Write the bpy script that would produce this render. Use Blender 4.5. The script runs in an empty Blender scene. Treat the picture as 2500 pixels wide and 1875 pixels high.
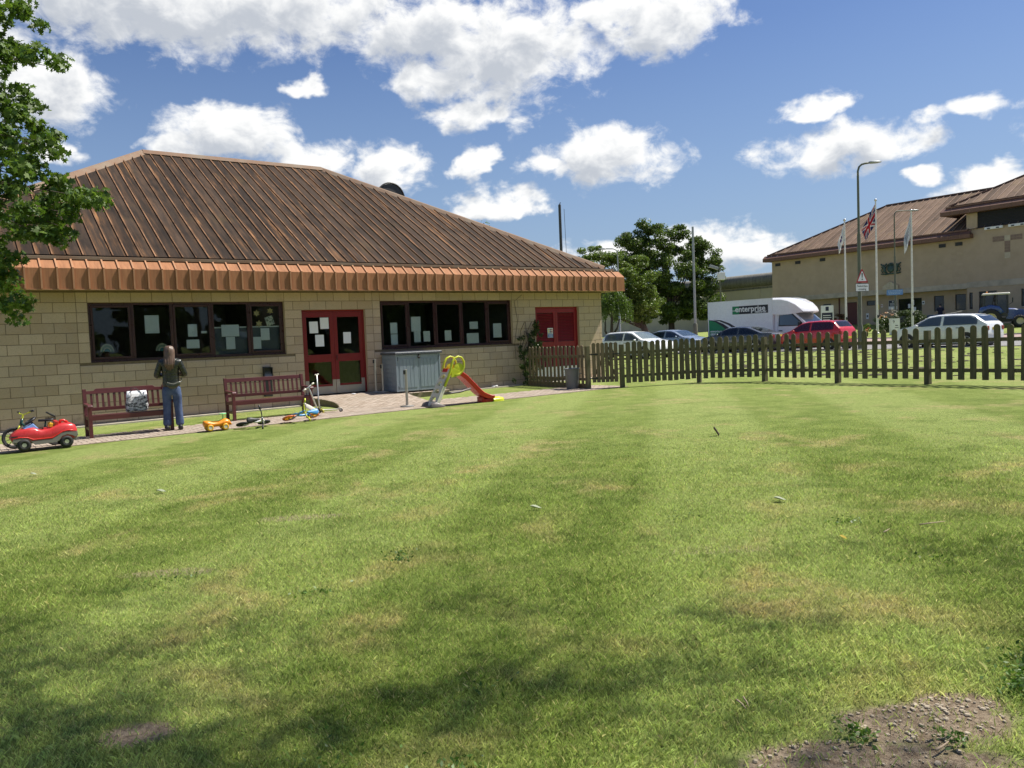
import bpy, bmesh, math, random
import numpy as np
from mathutils import Vector, Matrix, Euler
random.seed(7); rng = np.random.default_rng(7)
PI = math.pi
rad = math.radians
scene = bpy.context.scene
COL = scene.collection

# ------------------------------------------------------------------ camera
F_PX, PITCH, ROLL, CAMH = 1952.66, 0.0565854, -0.0407010, 1.50928
cp, sp = math.cos(PITCH), math.sin(PITCH)
c_f = Vector((0, cp, -sp)); c_u0 = Vector((0, sp, cp)); c_r0 = Vector((1, 0, 0))
c_r = math.cos(ROLL)*c_r0 + math.sin(ROLL)*c_u0
c_u = -math.sin(ROLL)*c_r0 + math.cos(ROLL)*c_u0
cam_d = bpy.data.cameras.new('camera'); cam = bpy.data.objects.new('camera', cam_d); COL.objects.link(cam)
cam.matrix_world = Matrix(((c_r.x, c_u.x, -c_f.x, 0), (c_r.y, c_u.y, -c_f.y, 0), (c_r.z, c_u.z, -c_f.z, CAMH), (0, 0, 0, 1)))
cam_d.sensor_width = 36; cam_d.lens = F_PX/2500*36; cam_d.clip_start = .05; cam_d.clip_end = 3000
scene.camera = cam

def pix_ray(px, py): return c_f + c_r*((px-1250)/F_PX) - c_u*((py-937.5)/F_PX)
def at_depth(px, py, D):
    d = pix_ray(px, py); return Vector((0, 0, CAMH)) + d*(D/d.y)

# ------------------------------------------------------------------ sun, sky, exposure
SUN_AZ, SUN_EL = rad(67.5), rad(57)           # azimuth clockwise from +Y
sun_dir = Vector((math.sin(SUN_AZ)*math.cos(SUN_EL), math.cos(SUN_AZ)*math.cos(SUN_EL), math.sin(SUN_EL)))
sl = bpy.data.lights.new('sun', 'SUN'); sl.energy = 5.0; sl.angle = rad(.53); sl.color = (1, .95, .86)
so = bpy.data.objects.new('sun', sl); COL.objects.link(so)
so.rotation_euler = (-sun_dir).to_track_quat('-Z', 'Y').to_euler(); so.location = (20, 20, 60)
scene.view_settings.view_transform = 'Standard'; scene.view_settings.look = 'None'
scene.view_settings.exposure = 0.6; scene.view_settings.gamma = 1; scene.view_settings.use_curve_mapping = False
scene.cycles.max_bounces = 8; scene.cycles.transparent_max_bounces = 12
SKY_STRENGTH = 0.12

class NT:
    """small helper for node trees"""
    def __init__(self, tree): self.t = tree; self.n = tree.nodes; self.l = tree.links
    def new(self, typ, **kw):
        nd = self.n.new(typ)
        for k, v in kw.items(): setattr(nd, k, v)
        return nd
    def put(self, sock, v):
        if isinstance(v, bpy.types.NodeSocket): self.l.new(v, sock)
        elif v is not None:
            try: sock.default_value = v
            except Exception: sock.default_value = tuple(v)+(1,)
    def math(self, op, a, b=None, c=None, clamp=False):
        nd = self.new('ShaderNodeMath', operation=op, use_clamp=clamp)
        for i, v in enumerate((a, b, c)): self.put(nd.inputs[i], v)
        return nd.outputs[0]
    def vmath(self, op, a, b=None, out=0):
        nd = self.new('ShaderNodeVectorMath', operation=op); self.put(nd.inputs[0], a)
        if b is not None: self.put(nd.inputs[1], b)
        return nd.outputs[out]
    def comb(self, x, y, z):
        nd = self.new('ShaderNodeCombineXYZ')
        for i, v in enumerate((x, y, z)): self.put(nd.inputs[i], v)
        return nd.outputs[0]
    def sep(self, v):
        nd = self.new('ShaderNodeSeparateXYZ'); self.put(nd.inputs[0], v); return nd.outputs
    def noise(self, vec, scale, detail=4, rough=.55, dist=0, out=0, w=None):
        nd = self.new('ShaderNodeTexNoise')
        if w is not None: nd.noise_dimensions = '4D'; self.put(nd.inputs['W'], w)
        self.put(nd.inputs['Vector'], vec); nd.inputs['Scale'].default_value = scale
        nd.inputs['Detail'].default_value = detail; nd.inputs['Roughness'].default_value = rough; nd.inputs['Distortion'].default_value = dist
        return nd.outputs[out]
    def maprange(self, v, a, b, c=0., d=1., smooth=True):
        nd = self.new('ShaderNodeMapRange'); nd.interpolation_type = 'SMOOTHSTEP' if smooth else 'LINEAR'
        self.put(nd.inputs[0], v)
        for i, x in enumerate((a, b, c, d)): self.put(nd.inputs[1+i], x)
        return nd.outputs[0]
    def mix(self, f, a, b, mode='MIX'):
        nd = self.new('ShaderNodeMix', data_type='RGBA', blend_type=mode)
        self.put(nd.inputs[0], f); self.put(nd.inputs[6], a); self.put(nd.inputs[7], b)
        return nd.outputs[2]
def c4(c): return (c[0], c[1], c[2], 1)

world = bpy.data.worlds.new('World'); scene.world = world; world.use_nodes = True
wn = NT(world.node_tree); wn.n.clear()
# clouds: centres and half sizes in azimuth / elevation degrees
BL = [(470, 12, 760, 105), (1060, 75, 215, 88), (1230, 130, 250, 110), (1040, 200, 100, 42), (1620, 40, 180, 75), (1480, 30, 90, 40),
      (60, 210, 190, 110), (-120, 120, 220, 160), (560, 320, 165, 62), (430, 360, 80, 32), (760, 385, 110, 45), (950, 410, 90, 62),
      (1155, 400, 50, 42), (1470, 375, 170, 66), (1330, 410, 60, 30), (1200, 495, 120, 36), (1280, 505, 50, 22),
      (2055, 368, 190, 58), (1990, 265, 90, 26), (2360, 270, 110, 30), (2245, 420, 55, 22), (2440, 440, 130, 40),
      (1690, 612, 220, 52), (1850, 610, 120, 45), (1480, 610, 110, 36), (1160, 285, 120, 36), (150, 375, 60, 26), (750, 215, 60, 18), (2650, 300, 160, 60)]
def azel(px, py):
    d = pix_ray(px, py).normalized(); return math.degrees(math.atan2(d.x, d.y)), math.degrees(math.asin(d.z))
tc = wn.new('ShaderNodeTexCoord'); dirv = wn.vmath('NORMALIZE', tc.outputs['Generated']); dx = wn.sep(dirv)
az = wn.math('MULTIPLY', wn.math('ARCTAN2', dx[0], dx[1]), 57.29578); el = wn.math('MULTIPLY', wn.math('ARCSINE', dx[2]), 57.29578)
vv = wn.comb(az, el, 0.)
wv = wn.noise(wn.vmath('MULTIPLY', vv, (1, 1.5, 0)), .22, 4, .55, out=1)
wv = wn.vmath('MULTIPLY', wn.vmath('SUBTRACT', wv, (.5, .5, .5)), (6.5, 3.2, 0))
v2 = wn.vmath('ADD', vv, wv)
def blobs(v):
    acc = None
    for (bx_, by_, brx, bry) in BL:
        a_, e_ = azel(bx_, by_); k = math.degrees(1/F_PX)*(math.cos(rad(a_))**1.5); ia, ie = 1/(brx*k*1.1), 1/(bry*k*1.15)
        nd = wn.new('ShaderNodeVectorMath', operation='MULTIPLY_ADD'); wn.put(nd.inputs[0], v); nd.inputs[1].default_value = (ia, ie, 0); nd.inputs[2].default_value = (-a_*ia, -e_*ie, 0)
        ln = wn.vmath('LENGTH', nd.outputs[0], out=1); acc = ln if acc is None else wn.math('SMOOTH_MIN', acc, ln, .12)
    return wn.math('SUBTRACT', 1.0, acc)
# the rest of the sky carries scattered cumulus of the same kind
outside = wn.math('MAXIMUM', wn.maprange(wn.math('ABSOLUTE', az), 38, 50), wn.maprange(el, 25, 34))
far = wn.math('SUBTRACT', wn.math('MULTIPLY', wn.noise(wn.vmath('MULTIPLY', vv, (1, 1.4, 0)), .06, 3, .5), 3.0), 1.75)
far = wn.math('SUBTRACT', far, wn.math('MULTIPLY', wn.math('SUBTRACT', 1.0, outside), 3.0))
fb = wn.math('SUBTRACT', wn.noise(wn.vmath('MULTIPLY', vv, (1, 1.35, 0)), .42, 8, .62, .25), .5)
fs_ = wn.math('SUBTRACT', wn.noise(wn.vmath('MULTIPLY', wn.vmath('ADD', vv, (.35, .8, 0)), (1, 1.35, 0)), .42, 4, .6, .25), .5)
F0 = wn.math('ADD', wn.math('SMOOTH_MAX', blobs(v2), far, .2), wn.math('MULTIPLY', fb, 1.8))
F1 = wn.math('ADD', wn.math('SMOOTH_MAX', blobs(wn.vmath('ADD', v2, (.75, 1.3, 0))), far, .2), wn.math('MULTIPLY', fs_, 1.7))
dens = wn.maprange(F0, -.08, .52)
shade = wn.maprange(F1, .05, .95)
sky = wn.new('ShaderNodeTexSky', sky_type='NISHITA', sun_disc=False, sun_elevation=SUN_EL, sun_rotation=SUN_AZ, altitude=100, air_density=1.25, dust_density=.9, ozone_density=1.6)
K = 1/SKY_STRENGTH
lit = wn.mix(shade, (.70*K, .70*K, .69*K, 1), (.37*K, .395*K, .435*K, 1))
skyc = wn.mix(1., sky.outputs[0], (.335, .395, .54, 1), 'MULTIPLY')
skyc = wn.mix(wn.maprange(el, -2, 20, .75, 0., False), skyc, (.25*K, .345*K, .475*K, 1))
horizon = wn.maprange(el, -1, 3)
dens = wn.math('MULTIPLY', wn.math('MULTIPLY', dens, horizon), .97)
wc = wn.mix(dens, skyc, lit)
world.cycles.sampling_method = 'MANUAL'; world.cycles.sample_map_resolution = 512
bg = wn.new('ShaderNodeBackground'); wn.l.new(wc, bg.inputs[0]); bg.inputs[1].default_value = SKY_STRENGTH
wo = wn.new('ShaderNodeOutputWorld'); wn.l.new(bg.outputs[0], wo.inputs[0])

# ------------------------------------------------------------------ frames and ground
A = 0.6250716; OX, OY = -9.5732518, 17.7874694
EX = Vector((math.cos(A), math.sin(A), 0)); EY = Vector((-math.sin(A), math.cos(A), 0)); OO = Vector((OX, OY, 0))
def W(s, y, z=0.): return OO + EX*s + EY*y + Vector((0, 0, z))
def zg(x, y):
    t = max(0., y-45.); xx = max(min(x, 70.), -40.)
    return .05 + .012*xx + (.0002*xx*xx if xx > 0 else 0) + min(1.0, .0011*t*t)
def G(s, y, dz=0.):
    p = W(s, y); p.z = zg(p.x, p.y)+dz; return p
def gz(p): return zg(p[0], p[1])

# ------------------------------------------------------------------ mesh helpers
class MB:
    def __init__(self): self.v = []; self.f = []; self.m = []
    def add(self, vs, fs, mi=0):
        n = len(self.v); self.v += [tuple(p) for p in vs]; self.f += [[i+n for i in q] for q in fs]; self.m += [mi]*len(fs); return self
    def box(self, x0, x1, y0, y1, z0, z1, mi=0, M=None):
        vs = [Vector((x, y, z)) for z in (z0, z1) for y in (y0, y1) for x in (x0, x1)]
        if M is not None: vs = [M @ p for p in vs]
        return self.add(vs, [(0, 2, 3, 1), (4, 5, 7, 6), (0, 1, 5, 4), (2, 6, 7, 3), (0, 4, 6, 2), (1, 3, 7, 5)], mi)
    def bar(self, p0, p1, wx, wz, up=(0, 0, 1), mi=0):
        p0 = Vector(p0); p1 = Vector(p1); d = (p1-p0).normalized(); up = Vector(up)
        s = d.cross(up)
        if s.length < 1e-4: s = d.cross(Vector((1, 0, 0)))
        s.normalize(); u = s.cross(d)
        vs = [p+s*a*wx/2+u*b*wz/2 for p in (p0, p1) for a, b in ((-1, -1), (1, -1), (1, 1), (-1, 1))]
        return self.add(vs, [(3, 2, 1, 0), (4, 5, 6, 7), (0, 1, 5, 4), (1, 2, 6, 5), (2, 3, 7, 6), (3, 0, 4, 7)], mi)
    def tube(self, pts, rad_, n=8, mi=0, caps=True, flat=1.):
        pts = [Vector(p) for p in pts]; rs = rad_ if isinstance(rad_, (list, tuple)) else [rad_]*len(pts)
        rings = []; ref = None
        for i, p in enumerate(pts):
            d = (pts[min(i+1, len(pts)-1)]-pts[max(i-1, 0)])
            d = d.normalized() if d.length > 1e-9 else Vector((0, 0, 1))
            if ref is None: ref = Vector((0, 0, 1)) if abs(d.z) < .9 else Vector((1, 0, 0))
            s = d.cross(ref).normalized(); u = s.cross(d); ref = u
            rings.append([p+s*math.cos(2*PI*k/n)*rs[i]+u*math.sin(2*PI*k/n)*rs[i]*flat for k in range(n)])
        return self.loft(rings, caps, mi)
    def loft(self, rings, caps=True, mi=0, closed=True):
        n = len(rings[0]); vs = [p for r in rings for p in r]; fs = []
        for i in range(len(rings)-1):
            for k in range(n if closed else n-1):
                a, b = i*n+k, i*n+(k+1) % n; fs.append((a, b, b+n, a+n))
        if caps and closed: fs.append(tuple(range(n-1, -1, -1))); fs.append(tuple(range((len(rings)-1)*n, len(rings)*n)))
        return self.add(vs, fs, mi)
    def lathe(self, prof, n=16, M=None, mi=0, caps=True):
        rings = []
        for r, z in prof:
            ring = [Vector((r*math.cos(2*PI*k/n), r*math.sin(2*PI*k/n), z)) for k in range(n)]
            rings.append([M @ p for p in ring] if M is not None else ring)
        return self.loft(rings, caps, mi)
    def prism(self, poly, h0, h1, M=None, mi=0):
        n = len(poly); vs = [Vector((x, y, h)) for h in (h0, h1) for x, y in poly]
        if M is not None: vs = [M @ p for p in vs]
        fs = [tuple(range(n-1, -1, -1)), tuple(range(n, 2*n))]+[(k, (k+1) % n, (k+1) % n+n, k+n) for k in range(n)]
        return self.add(vs, fs, mi)
    def sphere(self, c, r, n=10, mi=0, sc=(1, 1, 1)):
        c = Vector(c); rings = []
        for i in range(1, n//2+1):
            t = PI*i/(n//2+1); rings.append([c+Vector((r*sc[0]*math.sin(t)*math.cos(2*PI*k/n), r*sc[1]*math.sin(t)*math.sin(2*PI*k/n), r*sc[2]*math.cos(t))) for k in range(n)])
        return self.loft(rings, True, mi)
    def mesh(self, name, mats=(), smooth=False):
        me = bpy.data.meshes.new(name); me.from_pydata(self.v, [], self.f)
        for m in (mats if isinstance(mats, (list, tuple)) else [mats]): me.materials.append(m)
        me.polygons.foreach_set('material_index', self.m)
        if smooth: me.polygons.foreach_set('use_smooth', [True]*len(me.polygons))
        bm = bmesh.new(); bm.from_mesh(me); bmesh.ops.recalc_face_normals(bm, faces=bm.faces); bm.to_mesh(me); bm.free()
        me.update(); return me
    def build(self, name, mats, parent=None, loc=None, rot=None, smooth=False, bevel=0, seg=2, sharp=None):
        me = self.mesh(name, mats, smooth); o = link(name, me, parent, loc, rot)
        if smooth and sharp is not None: autosmooth(me, sharp)
        if bevel: m = o.modifiers.new('bevel', 'BEVEL'); m.width = bevel; m.segments = seg; m.limit_method = 'ANGLE'; m.angle_limit = rad(35)
        return o
def autosmooth(me, ang):
    bm = bmesh.new(); bm.from_mesh(me)
    for e in bm.edges:
        if len(e.link_faces) == 2 and e.calc_face_angle(0) > rad(ang): e.smooth = False
    bm.to_mesh(me); bm.free()
def link(name, data, parent=None, loc=None, rot=None):
    o = bpy.data.objects.new(name, data); COL.objects.link(o)
    if parent is not None: o.parent = parent
    if loc is not None: o.location = loc
    if rot is not None: o.rotation_euler = rot
    return o
def thing(name, label, cat, loc=(0, 0, 0), rz=0., group=None, rot=None):
    o = link(name, None, None, loc, rot if rot is not None else (0, 0, rz)); o.empty_display_size = .2
    return tag(o, label, cat, group)
def tag(o, label, cat, group=None, kind=None):
    if label: o['label'] = label
    if cat: o['category'] = cat
    if group: o['group'] = group
    if kind: o['kind'] = kind
    return o
def struct(o): o['kind'] = 'structure'; return o
def copy_tree(o, parent=None):
    c = o.copy(); COL.objects.link(c)
    if parent is not None: c.parent = parent
    for ch in list(o.children): copy_tree(ch, c)
    return c
def frozen(o):
    """apply modifiers"""
    dg = bpy.context.evaluated_depsgraph_get(); me = bpy.data.meshes.new_from_object(o.evaluated_get(dg))
    o.modifiers.clear(); o.data = me; return o
def skin(name, pts, edges, mats, parent=None, loc=None, rot=None, sub=2, root=0):
    me = bpy.data.meshes.new(name); me.from_pydata([p[:3] for p in pts], edges, []); o = link(name, me, parent, loc, rot)
    o.modifiers.new('skin', 'SKIN'); sv = me.skin_vertices[0].data
    for i, p in enumerate(pts): sv[i].radius = (p[3], p[4] if len(p) > 4 else p[3]); sv[i].use_root = (i == root)
    m = o.modifiers.new('sub', 'SUBSURF'); m.levels = m.render_levels = sub
    bpy.context.view_layer.update(); frozen(o); o.data.materials.clear(); o.data.materials.append(mats)
    o.data.polygons.foreach_set('use_smooth', [True]*len(o.data.polygons)); return o
def text(name, body, size, mat_, parent, M, align='LEFT', bold=0., extrude=.001, sx=1., shear=0.):
    cu = bpy.data.curves.new(name, 'FONT'); cu.body = body; cu.size = size; cu.align_x = align; cu.extrude = extrude; cu.offset = bold; cu.resolution_u = 3; cu.shear = shear
    t = bpy.data.objects.new(name, cu); COL.objects.link(t); bpy.context.view_layer.update()
    dg = bpy.context.evaluated_depsgraph_get(); me = bpy.data.meshes.new_from_object(t.evaluated_get(dg))
    bpy.data.objects.remove(t); me.materials.clear(); me.materials.append(mat_)
    o = link(name, me, parent); o.matrix_local = M @ Matrix.Diagonal((sx, 1, 1, 1)); return o
def facing(loc, rz=0., rx=PI/2):
    """upright sheet frame: x to the right, y up, z towards the viewer (local -y)"""
    return Matrix.Translation(loc) @ Matrix.Rotation(rz, 4, 'Z') @ Matrix.Rotation(rx, 4, 'X')
# ------------------------------------------------------------------ materials
def newmat(name):
    m = bpy.data.materials.new(name); m.use_nodes = True; n = NT(m.node_tree); b = n.n['Principled BSDF']; return m, n, b
def P(name, col, rough=.6, metal=0., var=.14, scale=6, bump=0., bscale=60, rnd=0., coat=0., spec=.5, col2=None, stretch=(1, 1, 1)):
    m, n, b = newmat(name)
    tc = n.new('ShaderNodeTexCoord'); v = n.vmath('MULTIPLY', tc.outputs['Object'], stretch)
    oi = n.new('ShaderNodeObjectInfo')
    f = n.noise(v, scale, 5, .6, w=n.math('MULTIPLY', oi.outputs['Random'], 37.))
    c2 = col2 if col2 else tuple(x*.62 for x in col)
    c = n.mix(n.maprange(f, .3, .75), c4(tuple(min(1, x*(1+var*.5)) for x in col)), c4(tuple(a*(1-min(1, var*3))+b_*min(1, var*3) for a, b_ in zip(col, c2))))
    if rnd:
        k = n.math('ADD', 1-rnd/2, n.math('MULTIPLY', oi.outputs['Random'], rnd)); c = n.mix(1., c, n.comb(k, k, k), 'MULTIPLY')
    n.l.new(c, b.inputs['Base Color']); b.inputs['Metallic'].default_value = metal
    n.put(b.inputs['Roughness'], n.maprange(n.noise(v, scale*2.3, 3), .25, .8, max(.02, rough-.1), min(1, rough+.1)))
    b.inputs['Coat Weight'].default_value = coat; b.inputs['Coat Roughness'].default_value = .06; b.inputs['Specular IOR Level'].default_value = spec
    if bump:
        bp = n.new('ShaderNodeBump'); bp.inputs['Strength'].default_value = bump; bp.inputs['Distance'].default_value = .02
        n.l.new(n.noise(v, bscale, 6, .65), bp.inputs['Height']); n.l.new(bp.outputs[0], b.inputs['Normal'])
    return m
def S(r, g_, b_):
    """sRGB 0-255 to linear"""
    f = lambda x: (x/255/12.92) if x/255 <= .04045 else ((x/255+.055)/1.055)**2.4
    return (f(r), f(g_), f(b_))

# lawn colour as a function of position (shared by the ground sheet and the blades)
def lawn_color(n, pos, blade=False):
    p = n.sep(pos); v = n.comb(p[0], p[1], 0.)
    n1 = n.noise(v, .55, 5, .6); n2 = n.noise(v, 2.3, 5, .62); n3 = n.noise(v, 14., 4, .6)
    # mowing stripes run away from the camera, slightly to the right
    st = n.math('SINE', n.math('MULTIPLY', n.math('ADD', n.math('ADD', n.math('SUBTRACT', p[0], n.math('MULTIPLY', p[1], .191)), .19), n.math('MULTIPLY', n.math('SUBTRACT', n1, .5), .35)), 2*PI/3.2))
    stripe = n.maprange(st, -.35, .35, 0., 1.)
    c = n.mix(n.maprange(n2, .3, .7), c4((.130, .186, .035)), c4((.242, .298, .076)))
    c = n.mix(n.math('MULTIPLY', stripe, .52), c, c4((.352, .408, .138)))
    straw = n.math('MULTIPLY', n.maprange(n.noise(n.vmath('MULTIPLY', v, (1, .8, 1)), .95, 4, .55, .6), .50, .68), n.maprange(n2, .32, .58))
    c = n.mix(n.math('MULTIPLY', straw, .75), c, c4((.42, .33, .165)))
    dk = n.maprange(n.noise(n.vmath('ADD', v, (31, 7, 0)), 1.3, 4, .6), .52, .7)
    c = n.mix(n.math('MULTIPLY', dk, .5), c, c4((.085, .135, .024)))
    c = n.mix(n.maprange(n3, .42, .62, 0., .45), c, c4((.10, .145, .024)) if not blade else c4((.30, .34, .10)))
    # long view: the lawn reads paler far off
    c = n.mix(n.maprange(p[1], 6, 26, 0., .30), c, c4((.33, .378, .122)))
    def patch(cx, cy, rx, ry, am=1.):
        e = n.vmath('LENGTH', n.vmath('MULTIPLY', n.vmath('SUBTRACT', v, (cx, cy, 0)), (1/rx, 1/ry, 0)), out=1)
        return n.maprange(n.math('ADD', e, n.math('MULTIPLY', n.math('SUBTRACT', n.noise(v, 5, 4), .5), 1.3)), 1.05, .6, 0., am)
    soil = None
    for a in ((1.42, 2.80, .42, .20), (1.06, 2.58, .50, .16), (1.62, 2.94, .20, .11), (1.4, 2.52, .3, .1), (-1.52, 3.03, .17, .12), (-2.35, 5.35, .35, .12, .6), (-1.9, 6.9, .5, .14, .6), (1.3, 5.2, .4, .12, .35), (-5.4, 7.1, .5, .2, .5)):
        s = patch(*a); soil = s if soil is None else n.math('MAXIMUM', soil, s)
    sc = n.mix(n.maprange(n.noise(v, 26, 5, .7), .35, .65), c4((.19, .14, .092)), c4((.38, .30, .21)))
    return c, soil, sc
m, n, b = newmat('lawn'); geo = n.new('ShaderNodeNewGeometry')
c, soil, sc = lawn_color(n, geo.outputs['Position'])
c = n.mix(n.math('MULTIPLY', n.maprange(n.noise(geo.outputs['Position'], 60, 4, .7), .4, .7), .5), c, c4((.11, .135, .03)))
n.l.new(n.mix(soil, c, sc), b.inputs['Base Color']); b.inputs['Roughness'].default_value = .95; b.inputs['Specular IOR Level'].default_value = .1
bp = n.new('ShaderNodeBump'); bp.inputs['Strength'].default_value = .9; bp.inputs['Distance'].default_value = .03
n.l.new(n.math('ADD', n.noise(geo.outputs['Position'], 45, 6, .75), n.math('MULTIPLY', n.noise(geo.outputs['Position'], 7, 4), 1.2)), bp.inputs['Height']); n.l.new(bp.outputs[0], b.inputs['Normal'])
M_LAWN = m
m, n, b = newmat('grass_blade'); geo = n.new('ShaderNodeNewGeometry'); at = n.new('ShaderNodeAttribute', attribute_name='rnd')
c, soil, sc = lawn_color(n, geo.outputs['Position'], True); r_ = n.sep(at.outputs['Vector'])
c = n.mix(n.maprange(r_[0], .80, .98, 0., .75), c, c4((.42, .36, .17)))
k = n.math('ADD', .85, n.math('MULTIPLY', r_[1], 1.7)); c = n.mix(1., c, n.comb(k, k, k), 'MULTIPLY')
n.l.new(c, b.inputs['Base Color']); b.inputs['Roughness'].default_value = .55; b.inputs['Specular IOR Level'].default_value = .3
tr = n.new('ShaderNodeBsdfTranslucent'); n.l.new(c, tr.inputs[0]); ms = n.new('ShaderNodeMixShader'); ms.inputs[0].default_value = .45
n.l.new(b.outputs[0], ms.inputs[1]); n.l.new(tr.outputs[0], ms.inputs[2]); n.l.new(ms.outputs[0], n.n['Material Output'].inputs[0])
M_BLADE = m
def leafmat(name, ca, cb, trans=.35, rough=.45):
    m, n, b = newmat(name); at = n.new('ShaderNodeAttribute', attribute_name='rnd'); r_ = n.sep(at.outputs['Vector'])
    c = n.mix(r_[0], c4(ca), c4(cb)); k = n.math('ADD', .65, n.math('MULTIPLY', r_[1], .7)); c = n.mix(1., c, n.comb(k, k, k), 'MULTIPLY')
    n.l.new(c, b.inputs['Base Color']); b.inputs['Roughness'].default_value = rough; b.inputs['Specular IOR Level'].default_value = .35
    tr = n.new('ShaderNodeBsdfTranslucent'); n.l.new(n.mix(1., c, c4((1.15, 1.25, .6)), 'MULTIPLY'), tr.inputs[0]); ms = n.new('ShaderNodeMixShader'); ms.inputs[0].default_value = trans
    n.l.new(b.outputs[0], ms.inputs[1]); n.l.new(tr.outputs[0], ms.inputs[2]); n.l.new(ms.outputs[0], n.n['Material Output'].inputs[0]); return m
M_LEAF_MAPLE = leafmat('maple_leaf', (.055, .11, .02), (.13, .19, .035))
M_LEAF_OAK = leafmat('oak_leaf', (.06, .105, .02), (.12, .165, .034), .35)
M_LEAF_LIND = leafmat('linden_leaf', (.085, .14, .022), (.16, .21, .04))
M_LEAF_WEEP = leafmat('weeping_leaf', (.06, .11, .02), (.12, .17, .035))
M_LEAF_HEDGE = leafmat('hedge_leaf', (.035, .065, .02), (.08, .11, .03), .2)
M_LEAF_IVY = leafmat('ivy_leaf', (.03, .06, .018), (.08, .12, .03), .2, .35)
M_BARK = P('bark', (.085, .065, .048), .9, var=.3, scale=9, bump=.6, bscale=25, stretch=(1, 1, .25))
# blocks of the near building
m, n, b = newmat('stone_block'); tc = n.new('ShaderNodeTexCoord'); oi = n.new('ShaderNodeObjectInfo'); geo = n.new('ShaderNodeNewGeometry')
pos = geo.outputs['Position']
c = n.mix(oi.outputs['Random'], c4((.46, .34, .228)), c4((.60, .462, .33)))
c = n.mix(n.maprange(n.noise(pos, 2.2, 4), .4, .7, 0., .6), c, c4((.48, .38, .29)))
c = n.mix(n.maprange(n.noise(pos, 38, 5, .7), .45, .75, 0., .35), c, c4((.24, .18, .105)))
pz_ = n.sep(pos)[2]; st = n.maprange(n.math('ADD', n.noise(n.vmath('MULTIPLY', pos, (1, 1, .8)), 1.6, 6, .68), n.maprange(pz_, .45, -.1, 0., .10)), .60, .80)
c = n.mix(n.math('MULTIPLY', st, .55), c, c4((.17, .14, .09)))
n.l.new(c, b.inputs['Base Color']); b.inputs['Roughness'].default_value = .9; b.inputs['Specular IOR Level'].default_value = .2
bp = n.new('ShaderNodeBump'); bp.inputs['Strength'].default_value = .35; bp.inputs['Distance'].default_value = .006
n.l.new(n.noise(pos, 90, 6, .7), bp.inputs['Height']); n.l.new(bp.outputs[0], b.inputs['Normal']); M_BLOCK = m
M_MORTAR = P('mortar', (.17, .125, .075), .95, var=.2, scale=20)
M_CONC = P('concrete', (.50, .445, .35), .92, var=.2, scale=4, bump=.3)
# roof sheets: brown coating gone dark, orange streaks beside the seams, lichen spots
def roofmat(name, dark, mid, orange, amt, lichen=True):
    m, n, b = newmat(name); tc = n.new('ShaderNodeTexCoord'); oi = n.new('ShaderNodeObjectInfo'); v = tc.outputs['Object']; p = n.sep(v)
    w = n.math('MULTIPLY', oi.outputs['Random'], 61.)
    geo = n.new('ShaderNodeNewGeometry'); big = n.noise(geo.outputs['Position'], .55, 5, .6)
    c = n.mix(n.maprange(n.noise(n.vmath('MULTIPLY', v, (5, .9, 1)), 1.2, 6, .65, w=w), .3, .7), c4(dark), c4(mid))
    c = n.mix(n.maprange(big, .45, .68, 0., .6), c, c4(tuple(x*.55 for x in dark)))
    c = n.mix(n.maprange(n.noise(geo.outputs['Position'], .9, 4, .6), .55, .72, 0., .45), c, c4((mid[0]*1.25, mid[1]*1.35, mid[2]*.9)))
    k = n.math('ADD', .65, n.math('MULTIPLY', oi.outputs['Random'], .7)); c = n.mix(1., c, n.comb(k, k, k), 'MULTIPLY')
    edge = n.math('MAXIMUM', n.maprange(p[0], .10, .02), n.maprange(p[0], .22, .285))
    streak = n.maprange(n.noise(n.vmath('MULTIPLY', v, (9, .55, 1)), 1.4, 6, .7, w=n.math('ADD', w, 9.)), .44, .62)
    top = n.maprange(n.noise(n.vmath('MULTIPLY', v, (2, .3, 1)), 1., 4, .6, w=n.math('ADD', w, 3.)), .52, .68)
    c = n.mix(n.math('MULTIPLY', n.math('MULTIPLY', n.math('MULTIPLY', streak, n.math('ADD', .25, n.math('MULTIPLY', edge, .75))), n.math('ADD', .22, top)), amt), c, c4(orange))
    c = n.mix(n.maprange(n.noise(v, 55, 5, .7), .5, .8, 0., .35), c, c4((.03, .022, .018)))
    if lichen:
        vo = n.new('ShaderNodeTexVoronoi'); vo.voronoi_dimensions = '4D'; n.put(vo.inputs['W'], w); n.put(vo.inputs['Vector'], n.vmath('ADD', v, n.vmath('MULTIPLY', n.noise(v, 12, 2, out=1), (.08, .08, 0)))); vo.inputs['Scale'].default_value = 1.5
        cs = n.sep(vo.outputs['Color'])
        sp_ = n.math('MULTIPLY', n.maprange(vo.outputs['Distance'], .055, .03), n.math('GREATER_THAN', cs[0], .72)); c = n.mix(n.math('MULTIPLY', sp_, .7), c, c4((.45, .42, .34)))
    n.l.new(c, b.inputs['Base Color']); b.inputs['Roughness'].default_value = .8; b.inputs['Specular IOR Level'].default_value = .15; return m
M_ROOF = roofmat('weathered_roof_sheet', (.024, .017, .012), (.056, .037, .025), (.34, .165, .066), 1.35)
M_SEAM = P('roof_seam', (.24, .13, .07), .8, var=.36, spec=.1, scale=1.6, col2=(.06, .038, .025), rnd=.6)
M_FASCIA = P('fascia_sheet', (.345, .162, .080), .75, var=.24, scale=3, rnd=.2, spec=.15, col2=(.235, .108, .055), stretch=(6, 1, .6))
M_FASCIA_RIB = P('fascia_rib', (.43, .225, .122), .75, var=.1, scale=4, spec=.15)
M_FLASH = P('weathered_flashing', (.20, .122, .08), .85, var=.36, scale=2.2, spec=.15, col2=(.25, .20, .15))
M_SOFFIT = P('soffit_board', (.20, .135, .075), .7)
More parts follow.
